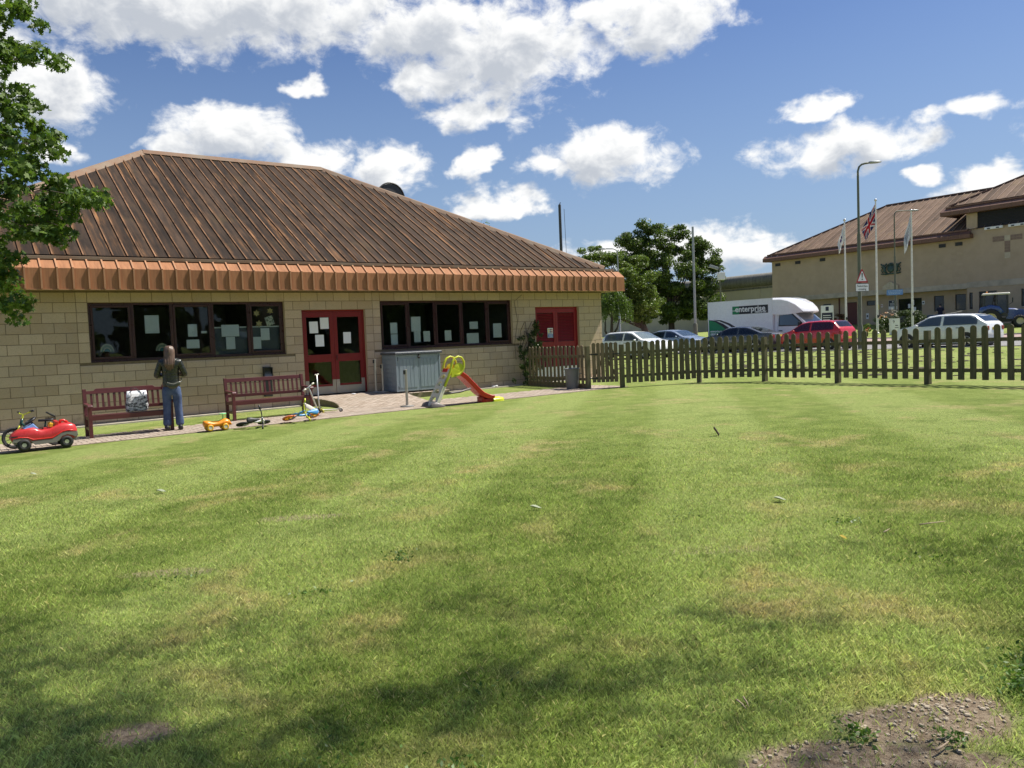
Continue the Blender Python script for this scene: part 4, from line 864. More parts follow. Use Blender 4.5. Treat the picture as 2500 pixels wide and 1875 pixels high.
# red ride-on car
zt = pz(-1.25, -4.4); t = thing('toy_car', 'red ride-on toy car with grey sills at the left end of the path', 'toy', W(-1.19, -4.36, zt), A)
prof = [(-.50, .20, .24), (-.47, .17, .285), (-.38, .15, .345), (-.26, .15, .375), (-.16, .15, .385), (-.12, .15, .36), (-.05, .15, .33), (.08, .15, .345), (.16, .15, .385), (.28, .15, .41), (.40, .15, .405), (.455, .16, .37), (.475, .18, .31)]
mb = MB(); rings = []
for x, zl, zt_ in prof:
    hw = .215*(1-.18*max(0, (abs(x)-.36)/.14)); ring = []
    for y, z_ in ((-hw, zl), (-hw*1.03, zl+(zt_-zl)*.45), (-hw*.97, zl+(zt_-zl)*.85), (-hw*.80, zt_), (hw*.80, zt_), (hw*.97, zl+(zt_-zl)*.85), (hw*1.03, zl+(zt_-zl)*.45), (hw, zl)): ring.append((x, y, z_))
    rings.append(ring)
mb.loft(rings); mb.build('body', M_TOYRED, t, smooth=True, sharp=50)
def trim(pts, w, mat_, nm, yy):
    mb = MB(); mb.tube([(x, yy, z_) for x, z_ in pts], w, 8); return mb.build(nm, mat_, t, smooth=True)
for yy in (-.222, .222): trim([(-.49, .225), (-.36, .235), (-.26, .225), (-.18, .185), (.10, .19), (.18, .235), (.26, .285), (.34, .295), (.47, .285)], .009, M_REDP, 'trim_line', yy)
mb = MB()
for yy0, yy1 in ((-.226, -.19), (.19, .226)):
    poly = [(-.47, .21), (-.34, .225), (-.27, .21), (-.20, .165), (.09, .17), (.16, .21), (.22, .255), (.30, .275), (.475, .265), (.48, .19), (.43, .17), (.40, .20), (.32, .225), (.24, .20), (.20, .14), (.16, .11), (-.16, .095), (-.20, .14), (-.24, .18), (-.30, .195), (-.38, .18), (-.42, .15), (-.47, .16)]
    Mx = Matrix(((1, 0, 0, 0), (0, 0, 1, 0), (0, 1, 0, 0), (0, 0, 0, 1))); mb.prism(poly, yy0, yy1, Mx)
mb.box(-.46, .47, -.19, .19, .12, .20); mb.build('sill', M_TOYGREY, t, bevel=.004)
for x in (-.315, .305):
    for y in (-.205, .205): wheel(t, 'wheel', (x, y, .105), .105, .040, M_TYRE, M_ALLOY, 6, .035)
mb = MB(); mb.add([(-.30, -.15, .37), (-.30, .15, .37), (-.16, .14, .445), (-.16, -.14, .445), (-.09, -.17, .36), (-.09, .17, .36)], [(0, 1, 2, 3), (3, 2, 5, 4), (0, 3, 4), (1, 5, 2)]); mb.build('windscreen', M_TOYBLUE, t, bevel=.01)
mb = MB(); mb.box(-.19, -.05, -.11, .11, .40, .43, 0, Matrix.Translation((-.02, 0, .16)) @ Matrix.Rotation(.6, 4, 'Y')); mb.build('dashboard', M_BLACK, t, bevel=.01)
mb = MB(); ring_tyre(mb, (-.19, 0, .485), .105, .020, (-.55, 0, .83)); mb.bar((-.27, 0, .43), (-.11, 0, .54), .03, .012); mb.tube([(-.19, 0, .48), (-.12, 0, .40)], .015, 8); mb.build('steering_wheel', M_BLACK, t, smooth=True)
mb = MB(); mb.box(-.02, .16, -.13, .13, .335, .36); mb.box(.15, .21, -.15, .15, .35, .46); mb.build('seat', M_TOYRED, t, bevel=.02)
for y in (-.12, .12): mb = MB(); mb.box(.07, .13, y-.02, y+.02, .36, .43); mb.build('seat_belt_clip', M_AMBER, t, bevel=.01)
mb = MB(); mb.tube([(.24, 0, .40), (.25, 0, .45), (.30, 0, .455), (.36, 0, .41)], .022, 8); mb.build('rear_handle', M_REDP, t, smooth=True)
mb = MB(); mb.box(-.49, -.40, -.222, -.218, .235, .262); mb.build('headlight_slot', M_BLACK, t)
# orange ride-on
zt = pz(1.65, -4.5); t = thing('ride_on_toy', 'orange four-wheeled ride-on toy with green steering handle', 'toy', W(1.66, -4.40, zt), A+.02)
mb = MB(); rings = []
for x, hw, zl, zh in ((-.25, .05, .10, .17), (-.235, .085, .075, .20), (-.17, .09, .07, .195), (-.08, .085, .065, .165), (.02, .085, .065, .165), (.10, .09, .065, .20), (.17, .09, .065, .215), (.225, .08, .07, .19), (.26, .06, .075, .12), (.275, .03, .08, .10)):
    rings.append([(x, hw*math.cos(a), (zl+zh)/2+(zh-zl)/2*math.sin(a)*(1 if abs(math.sin(a)) < .8 else .97)) for a in np.linspace(0, 2*PI, 14, endpoint=False)])
mb.loft(rings); mb.build('body', M_ORANGE, t, smooth=True)
for x in (-.15, .135):
    for y in (-.095, .095): wheel(t, 'wheel', (x, y, .062), .062, .02, M_AMBER, M_CREAM, 0, .036)
mb = MB(); mb.tube([(.12, 0, .20), (.12, 0, .29)], .010, 8); mb.loft([[(x+.12, w_*math.cos(a), .30+.012*math.sin(a)) for a in np.linspace(0, 2*PI, 10, endpoint=False)] for x, w_ in ((-.07, .02), (-.04, .05), (.02, .05), (.06, .03))]); mb.build('steering_handle', M_GREEN, t, smooth=True)
# queue barrier posts
def barrier(s, y, h, label, lean=0.):
    t = thing('barrier_post', label, 'barrier', W(s, y, pz(s, y)), A, 'steel queue barrier posts', rot=(lean, 0, A))
    mb = MB(); mb.lathe([(.155, 0), (.165, .008), (.16, .022), (.05, .035), (.035, .04)], 24); mb.build('base', M_STEEL, t, smooth=True, sharp=40)
    mb = MB(); mb.lathe([(.031, .035), (.031, h-.03), (.033, h-.03), (.033, h), (.02, h+.006)], 16); mb.build('tube', M_STEEL, t, smooth=True, sharp=40)
    mb = MB(); mb.box(-.05, -.026, -.03, .03, h-.11, h-.015); mb.build('belt_cassette', M_BLACK, t, bevel=.005)
barrier(6.18, -3.62, .86, 'steel barrier post standing alone in front of the grey store')
barrier(7.03, -.32, .90, 'taller of two steel barrier posts by the wall next to the store')
barrier(7.19, -.42, .76, 'shorter of two steel barrier posts by the wall next to the store')
# grey garden store
t = thing('garden_store', 'grey plastic garden store with two grooved doors below the right window', 'storage box', W(7.36, -.90, .203), A)
mb = MB(); mb.box(.02, 1.36, .03, .80, .0, 1.0); mb.build('carcass', M_GREYBOX, t)
for i in range(8): mb = MB(); mb.box(.0, .018, .035, .80, .02+i*.122, .02+i*.122+.118); mb.build('side_board', M_GREYBOX, t, bevel=.003); mb = MB(); mb.box(1.362, 1.38, .035, .80, .02+i*.122, .02+i*.122+.118); mb.build('side_board', M_GREYBOX, t, bevel=.003)
for x in (0., 1.33): mb = MB(); mb.box(x, x+.05, -.004, .034, 0, 1.0); mb.build('corner_post', M_GREYBOX, t, bevel=.006)
for k in range(2):
    x0 = .055+k*.638; d_ = MB(); d_.box(x0, x0+.632, .005, .029, .015, .985); dd = d_.build('door', M_GREYBOX, t, bevel=.003)
    for i in range(5): bb = MB(); bb.box(x0+.05+i*.108, x0+.05+i*.108+.098, -.003, .006, .10, .88); bb.build('board', M_GREYBOX, dd, bevel=.003)
    hx = x0 if k == 0 else x0+.62
    for hz in (.12, .88): bb = MB(); bb.tube([(hx+.006, .0, hz-.05), (hx+.006, .0, hz+.05)], .010, 8); bb.build('hinge', M_GREYLID, dd, smooth=True)
mb = MB(); mb.loft([[(x, y, z_) for x, y in ((-.03+i_, -.05+i_), (1.42-i_, -.05+i_), (1.42-i_, .83-i_), (-.03+i_, .83-i_))] for z_, i_ in ((1.0, 0), (1.05, 0), (1.068, .025))]); mb.build('lid', M_GREYLID, t, bevel=.004)
mb = MB(); mb.sphere((.69, -.03, .91), .038, 12, sc=(1, .6, 1)); mb.box(.675, .705, -.03, -.002, .93, 1.0); mb.build('latch', M_BLACK, t, smooth=True)
# slide
t = thing('toddler_slide', 'lime green and red plastic toddler slide with a cream ladder', 'slide', W(6.42, -4.28, zg(*W(6.4, -4.3).xy)+.012), A-.05)
mb = MB(); ng = 46; w_ = .20
def lad(u): return Vector((.02+.46*u, 0, .02+.86*u))
tn = Vector((.46, 0, .86)).normalized(); nn_ = Vector((-tn.z, 0, tn.x))
# ladder board with arched holes, cut as a grid
cells = []
hol = [(.16, .075), (.36, .075), (.55, .07), (.735, .065)]
nu, nv = 44, 18
def solid(u, v):
    for hc, hh in hol:
        du = u-(hc-.045)
        if 0 < du < .12 and abs(v) < .125*math.sqrt(max(0, 1-(du/.12)**2)): return False
    return True
for side in (0, 1):
    off = nn_*(.018 if side else -.018)
    for i in range(nu):
        for j in range(nv):
            u0, u1 = i/nu*.94, (i+1)/nu*.94; v0, v1 = -w_+2*w_*j/nv, -w_+2*w_*(j+1)/nv
            sc_ = lambda u: 1-.16*u
            if solid((u0+u1)/2, (v0+v1)/2): mb.add([lad(u0)+off+Vector((0, v0*sc_(u0), 0)), lad(u1)+off+Vector((0, v0*sc_(u1), 0)), lad(u1)+off+Vector((0, v1*sc_(u1), 0)), lad(u0)+off+Vector((0, v1*sc_(u0), 0))], [(0, 1, 2, 3)])
mb.build('ladder', M_CREAM, t)
mb = MB()
for hc, hh in hol:
    for k in range(10):
        a0, a1 = -PI/2+PI*k/10, -PI/2+PI*(k+1)/10; q = []
        for a in (a0, a1):
            uu = hc-.045+.12*math.cos(a); vv_ = .125*math.sin(a)*(1-.16*uu); q += [lad(uu)+nn_*.018+Vector((0, vv_, 0)), lad(uu)-nn_*.03+Vector((0, vv_, 0))]
        mb.add(q, [(0, 1, 3, 2)])
    u0 = hc-.045; mb.add([lad(u0)+nn_*.018+Vector((0, -.1, 0)), lad(u0)+nn_*.018+Vector((0, .1, 0)), lad(u0)-nn_*.06+Vector((0, .1, 0)), lad(u0)-nn_*.06+Vector((0, -.1, 0))], [(0, 1, 2, 3)])
mb.build('step', M_CREAM, t)
for sy in (-1, 1):
    mb = MB(); mb.bar(lad(0)+Vector((.03, sy*.20, 0)), lad(.5)+Vector((.03, sy*.185, 0)), .03, .085, up=nn_); mb.build('ladder_side', M_CREAM, t, bevel=.008)
    y = sy*.188
    loop = [lad(.5)+Vector((.035, 0, 0)), lad(.72)+Vector((.03, 0, 0)), lad(.9)+Vector((.02, 0, .02)), (.50, 0, .98), (.565, 0, 1.075), (.66, 0, 1.115), (.75, 0, 1.085), (.805, 0, .99), (.80, 0, .87), (.75, 0, .77), (.66, 0, .70), (.55, 0, .69)]
    mb = MB(); mb.tube([(p[0], y, p[2]) for p in loop], [.034, .036, .036, .034, .030, .028, .028, .030, .034, .036, .036, .03], 10, flat=.8); rl = mb.build('side_rail', M_LIME, t, smooth=True)
    mb = MB(); mb.lathe([(.0, -.010), (.105, -.010), (.125, -.004), (.125, .004), (.105, .010), (0, .010)], 24, Matrix.Translation((.665, y, .845)) @ Matrix.Rotation(PI/2, 4, 'X')); mb.build('side_disc', M_LIME, rl, smooth=True, sharp=40)
    mb = MB(); mb.prism([(.46, .64), (.60, .66), (.72, .72), (.70, .78), (.52, .86), (.47, .80)], -.012, .012, Matrix(((1, 0, 0, 0), (0, 0, -1, y), (0, 1, 0, 0), (0, 0, 0, 1)))); mb.build('side_panel', M_LIME, rl, bevel=.004)
mb = MB(); mb.box(.44, .60, -.18, .18, .70, .735); mb.build('platform', M_REDP, t, bevel=.01)
mb = MB(); mb.loft([[p+Vector((0, -.1, 0)), p+Vector((0, .1, 0)), p+Vector((0, .1, 0))+nn_*.02, p+Vector((0, -.1, 0))+nn_*.02] for p in (lad(.86)+nn_*.02, lad(.95)+nn_*.02)]); mb.build('badge_plate', M_REDP, t, bevel=.004)
path_pts = [(.50, .735), (.62, .725), (.74, .675), (.86, .585), (.97, .475), (1.08, .365), (1.19, .255), (1.30, .165), (1.42, .11), (1.54, .09), (1.62, .087)]
prof = [(-.165, .085), (-.155, .095), (-.142, .085), (-.128, .010), (0, .0), (.128, .010), (.142, .085), (.155, .095), (.165, .085), (.150, -.010), (0, -.016), (-.150, -.010)]
mb = MB(); rings = []
for i, (x, z_) in enumerate(path_pts):
    a = path_pts[max(i-1, 0)]; c_ = path_pts[min(i+1, len(path_pts)-1)]; d = Vector((c_[0]-a[0], 0, c_[1]-a[1])).normalized(); nr = Vector((-d.z, 0, d.x)); k = .6 if i < 2 else (1 if i < 9 else .8)
    rings.append([Vector((x, py, z_))+nr*(pz_*k) for py, pz_ in prof])
mb.loft(rings); mb.build('chute', M_REDP, t, smooth=True, sharp=50)
mb = MB(); mb.box(1.30, 1.35, -.14, .14, .0, .13); mb.box(1.35, 1.60, -.14, .14, .0, .085); mb.build('chute_stand', P('dark_red_plastic', (.42, .018, .015), .4), t, bevel=.02)
mb = MB(); mb.loft([[(x, w2*math.cos(a), .05+h2*math.sin(a)) for a in np.linspace(0, PI, 12)]+[(x, -w2, 0), (x, w2, 0)] for x, w2, h2 in ((1.58, .19, .06), (1.70, .19, .065), (1.82, .17, .06), (1.90, .12, .04), (1.93, .06, .02))], True); mb.build('foot_plate', M_LIME, t, smooth=True, sharp=50)
mb = MB(); mb.tube([(.20, -.14, .30), (.45, -.14, .285), (.70, -.14, .30), (.98, -.14, .36)], .035, 10, flat=.7); mb.build('brace', M_GREYP, t, smooth=True)
mb = MB()
for sy in (-1, 1): mb.loft([[(x, sy*.20+w2*math.cos(a), max(0, h2*math.sin(a))) for a in np.linspace(0, PI, 8)] for x, w2, h2 in ((-.12, .03, .04), (-.08, .05, .10), (.04, .055, .12), (.16, .05, .07), (.26, .03, .02))], True)
mb.box(-.08, .12, -.18, .18, 0, .03); mb.build('base_foot', M_GREYP, t, smooth=True, sharp=50)
# bin
t = thing('dustbin', 'round grey plastic bin standing open beside the garden gate', 'bin', G(11.37, -3.40, .014), 0)
mb = MB(); mb.lathe([(.0, 0), (.155, .0), (.16, .02), (.195, .53), (.185, .53), (.15, .03), (0, .03)], 28, caps=False); mb.build('body', M_BIN, t, smooth=True, sharp=40)
mb = MB(); ring_tyre(mb, (0, 0, .545), .222, .018, (0, 0, 1), 28); mb.build('rim', M_BIN, t, smooth=True)
mb = MB(); mb.tube([(.17, -.11, .40), (.24, -.10, .42), (.24, -.03, .42), (.19, -.02, .40)], .010, 8); mb.build('handle', M_BIN, t, smooth=True)
# small litter by the wall and door
mb = MB(); mb.sphere((0, 0, .02), .05, 8, sc=(1.3, .7, .4)); mb.sphere((.09, .03, .03), .05, 8, sc=(1, .8, .5)); tag(mb.build('rag', M_PAPER, None, G(11.0, -.15, .03), smooth=True), 'crumpled pale rag on the strip at the wall foot', 'rag')
mb = MB(); mb.sphere((0, 0, .012), .05, 8, sc=(1.2, .8, .4)); tag(mb.build('paper_scrap', M_PAPER, None, W(6.35, -.35, path_z(6.35, -.35)+.004), smooth=True), 'small white paper scrap on the paving below the door', 'paper')

# ------------------------------------------------------------------ fence and gate
PK_W = .122
def picket_mesh(h, w=PK_W, d=.022):
    mb = MB(); pts = [(-w/2, 0), (w/2, 0), (w/2, h-w/2)]+[(w/2*math.cos(a), h-w/2+w/2*math.sin(a)) for a in np.linspace(.3, PI-.3, 6)]+[(-w/2, h-w/2)]
    mb.prism(pts, -d/2, d/2, Matrix(((1, 0, 0, 0), (0, 0, -1, 0), (0, 1, 0, 0), (0, 0, 0, 1)))); return mb.mesh('picket', M_FENCE_G)
pk_me = picket_mesh(1.10); pk_w = picket_mesh(1.06, .098); pk_w.materials[0] = M_FENCE
pm = MB(); pm.loft([[(-.055, -.055, 0), (.055, -.055, 0), (.055, .055, 0), (-.055, .055, 0)], [(-.053, -.053, 1.17), (.053, -.053, 1.17), (.053, .053, 1.17), (-.053, .053, 1.17)]]); post_me = pm.mesh('post', M_FENCE_G)
def rail_obj(t, a, b_, h, mat_, front):
    d = (b_-a); d.z = 0; nrm = Vector((d.y, -d.x, 0)).normalized()
    mb = MB(); mb.bar(a+Vector((0, 0, h))-nrm*front, b_+Vector((0, 0, h))-nrm*front, .038, .075); mb.build('rail', mat_, t)
def run_fence(t, pts, counts, me, mat_, rails=(.30, .92), last=True, first=True):
    t.location = pts[0]; org = pts[0]
    for i, (a, b_) in enumerate(zip(pts[:-1], pts[1:])):
        ang = math.atan2(b_.y-a.y, b_.x-a.x)
        if (i > 0 or first): o = link('post', post_me, t, a-org+Vector((0, 0, -.02)), (0, 0, ang+random.uniform(-.05, .05)))
        a_, b2 = a-org, b_-org
        for h in rails: rail_obj(t, a_, b2, h, mat_, .0)
        nrm = Vector((b_.y-a.y, -(b_.x-a.x), 0)).normalized()*.034
        for k in range(counts[i]):
            f = (k+1)/(counts[i]+1); p = a_.lerp(b2, f)+nrm+Vector((0, 0, .115+random.uniform(-.012, .012))); link('picket', me, t, p, (0, random.uniform(-.018, .018), ang+random.uniform(-.03, .03)))
    if last: link('post', post_me, t, pts[-1]-org+Vector((0, 0, -.02)), (0, 0, ang))
t = thing('picket_fence', 'long weathered picket fence running right from the gate', 'fence')
run_fence(t, [G(12.26, -4.42), G(14.17, -5.42), G(14.85, -7.03), G(14.65, -9.23), G(14.57, -11.38), G(14.45, -13.55), G(14.3, -15.7)], [12, 8, 8, 8, 8, 8], pk_me, M_FENCE_G)
t = thing('picket_fence', 'short picket fence in front of the louvred red door', 'fence')
run_fence(t, [G(12.12, -.42), G(11.55, -3.85)], [15], pk_w, M_FENCE, (.26, .88), first=False)
mb = MB(); mb.box(0, 3.45, -.012, .012, .0, .16); o = mb.build('gravel_board', M_FENCE, t, (0, 0, .0)); d_ = G(11.55, -3.85)-G(12.12, -.42); o.rotation_euler = (0, 0, math.atan2(d_.y, d_.x))
gp0, gp1 = G(11.63, -3.93), G(12.18, -4.36); ang = math.atan2(gp1.y-gp0.y, gp1.x-gp0.x); gl = (gp1-gp0).length
t = thing('garden_gate', 'wooden picket gate with diagonal braces between the two fences', 'gate', gp0, ang)
for h in (.28, .92): mb = MB(); mb.box(.0, gl, .0, .035, h-.04, h+.04); mb.build('rail', M_FENCE, t)
for sx in (0, 1):
    mb = MB(); mb.bar((.06 if sx else gl/2, .017, .30), (gl/2 if sx else gl-.06, .017, .90) if sx else (gl-.06, .017, .30), .035, .06) if False else mb.bar((.05, .05, .31) if sx == 0 else (gl-.05, .05, .31), (gl/2, .05, .90), .03, .06); mb.build('brace', M_FENCE, t)
for k in range(6): link('picket', pk_w, t, ((k+.5)/6*gl, -.014, .17), (0, random.uniform(-.01, .01), 0))
mb = MB(); mb.box(gl-.14, gl+.05, -.035, -.02, .90, .93); mb.tube([(gl-.03, -.04, .915), (gl-.03, -.06, .915)], .012, 8); mb.build('latch', M_BLACK, t)
for h in (.28, .92): mb = MB(); mb.box(-.06, .16, -.036, -.026, h-.015, h+.015); mb.build('hinge', M_BLACK, t)
# ------------------------------------------------------------------ road, drive and kerbs
road = struct(local_sheet('road', 33.0, 38.6, -70, 75, .012, M_ASPH, 2.))
drive = struct(local_sheet('drive', 38.7, 47.5, -70, 75, .020, M_PINK, 2.))
def kerb(nm, s, y0, y1, w=.14, h=.11):
    mb = MB(); ys_ = np.arange(y0, y1+.1, 3.)
    mb.loft([[G(s, y, -.1), G(s+w, y, -.1), G(s+w, y, h), G(s, y, h)] for y in ys_]); return struct(mb.build(nm, M_KERB))
kerb('kerb_near', 32.86, -70, 75, .14, .035); kerb('kerb_far', 47.5, -70, 75, .14, .09); kerb('kerb_mid', 38.58, -70, 75, .12, .03)
mb = MB(); mb.bar(G(29.6, 4.55, .05), G(29.2, 3.3, .05), .08, .03); tag(mb.build('timber_batten', M_CREAM), 'pale timber batten lying on the grass behind the fence', 'timber')

# ------------------------------------------------------------------ the gatehouse on the right
K2 = 64.9327; ZB = 1.35
B2 = thing('gatehouse_building', 'large two-storey buff gatehouse with brown ribbed hipped roofs at the right', 'building', W(K2, 0, 0), A-PI/2)
xl, xr, xt = -29.05, -10.70, 4.0     # main wall from xl to xr, tower block from xr to xt
def openwall(mb, x0, x1, z0, z1, y, ops, d=.3):
    ops = sorted(ops); cur = x0
    for a, b_, za, zb in ops:
        mb.box(cur, a, y, y+d, z0, z1)
        if za > z0: mb.box(a, b_, y, y+d, z0, za)
        mb.box(a, b_, y, y+d, zb, z1); cur = b_
    mb.box(cur, x1, y, y+d, z0, z1)
mb = MB()
GW = [(-25.85, -24.99, 3.13, 3.58), (-24.13, -23.28, 3.16, 3.57), (-21.76, -20.69, ZB, 3.57), (-19.77, -18.97, 3.16, 3.60), (-16.83, -14.80, ZB, 3.58), (-13.78, -12.94, 2.34, 3.64), (-12.05, -11.21, 2.35, 3.66)]
RC = .9   # ground floor of the main part is recessed below the band
openwall(mb, xl, xr, .6, 4.03, RC, GW)
mb.box(xl, xr, 0, 10.0, 4.46, 8.45); mb.box(xl, xl+.4, RC, 16, .6, 4.46)
TW = [(-10.53, -10.27, 2.37, 3.70), (-9.80, -8.49, ZB, 3.73), (-6.76, -5.9, 2.40, 3.73), (-4.5, -3.6, 2.4, 3.73)]
openwall(mb, xr, xt, .6, 4.07, -.02, TW); mb.box(xr, xt, -.02, 10, 4.54, 8.72); mb.box(xr, -9.89, -.02, 10, 8.72, 9.95); mb.box(xr, xt, .35, 10, 8.72, 9.95); mb.box(xr, xr+.3, .28, 10, .6, 4.54)
mb.box(xt-.3, xt, .3, 14, .6, 9.9)
mb.build('wall', M_WALL2, B2)
mb = MB(); mb.box(xl-.02, xr, -.05, 1.3, 4.03, 4.46); mb.build('concrete_band', M_BAND, B2, bevel=.01)
mb = MB(); mb.box(xr, xt, -.06, .3, 4.07, 4.54); mb.build('concrete_band', M_BAND, B2, bevel=.01)
mb = MB(); mb.box(xl, xr, RC+.3, 9, .6, 4.0); mb.box(-9.9, -8.3, .5, 9, .6, 4); mb.build('interior', M_BLACK, B2)
# faint block courses that read on the wall
for (x0, x1, z0, z1) in ((-14.4, -13.0, 4.75, 6.2), (-12.3, -10.9, 4.8, 7.0)):
    k = 0; z_ = z0
    while z_ < z1:
        x = x0+(.22 if k % 2 else 0)+random.uniform(0, .3)
        while x < x1-.4:
            if random.random() < .55: m_ = MB(); m_.box(x, x+.43, -.006, .0, z_, z_+.205); m_.build('block', M_WALL2, B2)
            x += .45
        z_ += .225; k += 1
for i, (a, b_, za, zb) in enumerate(GW+TW):
    y = RC if i < len(GW) else -.02; door = za == ZB and i == 2; ent = i in (4, len(GW)+1)
    f = MB(); t_ = .05
    f.box(a, a+t_, y+.08, y+.15, za, zb); f.box(b_-t_, b_, y+.08, y+.15, za, zb); f.box(a+t_, b_-t_, y+.08, y+.15, zb-t_, zb); f.box(a+t_, b_-t_, y+.08, y+.15, za, za+t_)
    if ent: f.box((a+b_)/2-.03, (a+b_)/2+.03, y+.08, y+.15, za, zb)
    fo = f.build('door' if (door or ent) else 'window', M_BLACK, B2)
    p_ = MB(); p_.box(a+t_, b_-t_, y+.10, y+.12, za+t_, zb-t_); p_.build('leaf' if door else 'pane', M_DOORRED if door else M_DKGLASS, fo)
    if not (door or ent) and zb-za > 1: s_ = MB(); s_.box(a-.03, b_+.03, y-.04, y+.1, za-.06, za-.005); s_.build('sill', M_BAND, fo)
for x0 in (-25.85, -24.13, -19.77): m_ = MB(); m_.box(x0, x0+.85, RC-.012, RC, 2.62, 2.94); m_.build('blocked_panel', M_WALL2, B2)
m_ = MB(); m_.tube([(-22.43, RC-.06, ZB-.3), (-22.43, RC-.06, 4.0)], .05, 8); m_.build('downpipe', M_DOORRED, B2)
for x in (-28.35, -26.12, -23.50, -12.6, -11.3): m_ = MB(); m_.box(x-.27, x+.27, -.06, -.001, 7.52, 7.80); m_.build('eaves_vent', M_BLACK, B2)
# louvre band and accent blocks of the tower
m_ = MB(); m_.box(-9.89, xt, .10, .34, 8.72, 9.93); m_.build('louvre_backing', M_BLACK, B2)
for i in range(10): m_ = MB(); m_.bar((-9.89, .06, 8.80+i*.115), (xt, .06, 8.80+i*.115), .10, .012, up=(0, -.7, .7)); m_.build('louvre_blade', M_DARK, B2)
def accent(x0, x1, z0, z1, mat_): m_ = MB(); m_.box(x0, x1, -.035, -.021, z0, z1); m_.build('accent_block', mat_, B2, bevel=.004)
for k, (x0, x1) in enumerate(((-8.76, -8.345), (-8.335, -7.92), (-7.48, -7.07), (-7.06, -6.65))):
    for z0 in (7.50, 7.71): accent(x0, x1, z0, z0+.195, M_WALL2B)
accent(-7.905, -7.50, 7.50, 7.905, M_WALL2C)
for i in range(4): accent(-7.90, -7.50, 6.62+i*.215, 6.62+i*.215+.205, M_WALL2B)
accent(-7.90, -7.50, 6.16, 6.60, M_WALL2C)
# eaves, fascia and roofs
def hip_roof(x0, x1, d, fz0, off, zroof, nm, xroof=None):
    """roof over x0..x1, depth d, fascia panels along the front, standing seams"""
    fo = .62; n_ = int((x1-x0+2*fo)/.75); wpan = (x1-x0+2*fo)/n_
    mb = MB(); mb.add([(0, 0, 0), (wpan-.012, 0, 0), (wpan-.012, 0, .30), (0, 0, .30), (wpan-.012, .36, .58), (0, .36, .58)], [(0, 1, 2, 3), (3, 2, 4, 5)]); pme = mb.mesh('fascia_panel', M_FASCIA2)
    for i in range(n_): link('fascia_panel', pme, B2, (x0-fo+i*wpan, -fo, fz0))
    m_ = MB(); m_.box(x0-fo+.02, x1+fo-.02, -fo+.02, .0, fz0-.02, fz0+.0); m_.build('soffit', M_FASCIA2, B2)
    m_ = MB()
    m_.add([(x0-fo, -fo, fz0), (x0-fo, d+fo, fz0), (x0-fo, d+fo, fz0+.3), (x0-fo, -fo, fz0+.3), (x0-fo+.36, -fo+.36, fz0+.58), (x0-fo+.36, d+fo-.36, fz0+.58)], [(0, 1, 2, 3), (3, 2, 5, 4)])
    m_.add([(x1+fo, -fo, fz0), (x1+fo, d+fo, fz0), (x1+fo, d+fo, fz0+.3), (x1+fo, -fo, fz0+.3), (x1+fo-.36, -fo+.36, fz0+.58), (x1+fo-.36, d+fo-.36, fz0+.58)], [(0, 1, 2, 3), (3, 2, 5, 4)]); m_.build('end_fascia', M_FASCIA2, B2)
    m_ = MB(); m_.box(x0-fo+.30, x1+fo-.30, -fo+.30, -fo+.42, fz0+.585, fz0+.70); m_.build('eaves_flashing', M_FASCIA2, B2)
    e = .12; w_ = d/2+e; xa, xb = x0-e, (xroof if xroof else x1)+e; zr = zroof+w_*math.tan(rad(28)); pit = rad(28)
    rt = link('roof', None, B2, (0, -e, zroof), (pit, 0, 0)); rt.empty_display_size = .2
    def run_(s_): return max(0., min(w_, s_-xa, xb-s_))/math.cos(pit)
    s_ = xa; mod = .60
    while s_ < xb-.02:
        b_ = min(s_+mod, xb); la, lb = run_(s_), run_(b_); top = [(b_-s_, lb), (0, la)]
        if s_-xa < w_ < b_-xa: top = [(b_-s_, lb), (xa+w_-s_, w_/math.cos(pit)), (0, la)]
        if xb-b_ < w_ < xb-s_: top = [(b_-s_, lb), (xb-w_-s_, w_/math.cos(pit)), (0, la)]
        poly = [(0, 0), (b_-s_, 0)]+top; mb = MB(); mb.add([(x, y, 0) for x, y in poly], [tuple(range(len(poly)))]); mb.build('roof_panel', M_ROOF2, rt, (s_, 0, 0))
        for q in (s_,):
            if run_(q) > .3: mb = MB(); mb.box(-.022, .022, -.04, run_(q)-.02, .0, .06); mb.build('seam', M_SEAM2, rt, (q, 0, 0))
        s_ += mod
    mb = MB(); yb = -e+2*w_; mb.add([(xb, -e, zroof), (xb, yb, zroof), (xb-w_, w_-e, zr), (xa, -e, zroof), (xa, yb, zroof), (xa+w_, w_-e, zr)], [(0, 1, 2), (4, 3, 5), (1, 4, 5, 2)]); mb.build('roof_back', M_ROOF2, B2)
    for p, q in (((xa+w_, w_-e, zr), (xb-w_, w_-e, zr)), ((xa, -e, zroof), (xa+w_, w_-e, zr)), ((xb, -e, zroof), (xb-w_, w_-e, zr))):
        mb = MB(); mb.bar(Vector(p)+Vector((0, 0, .03)), Vector(q)+Vector((0, 0, .03)), .34, .10); mb.build('ridge_cap', M_FASCIA2, B2)
hip_roof(xl, xr-.1, 15.2, 8.02, 0, 8.69, 'main', 3.2); hip_roof(xr-1.15, xt+1.2, 13.5, 9.98, 0, 10.75, 'tower')
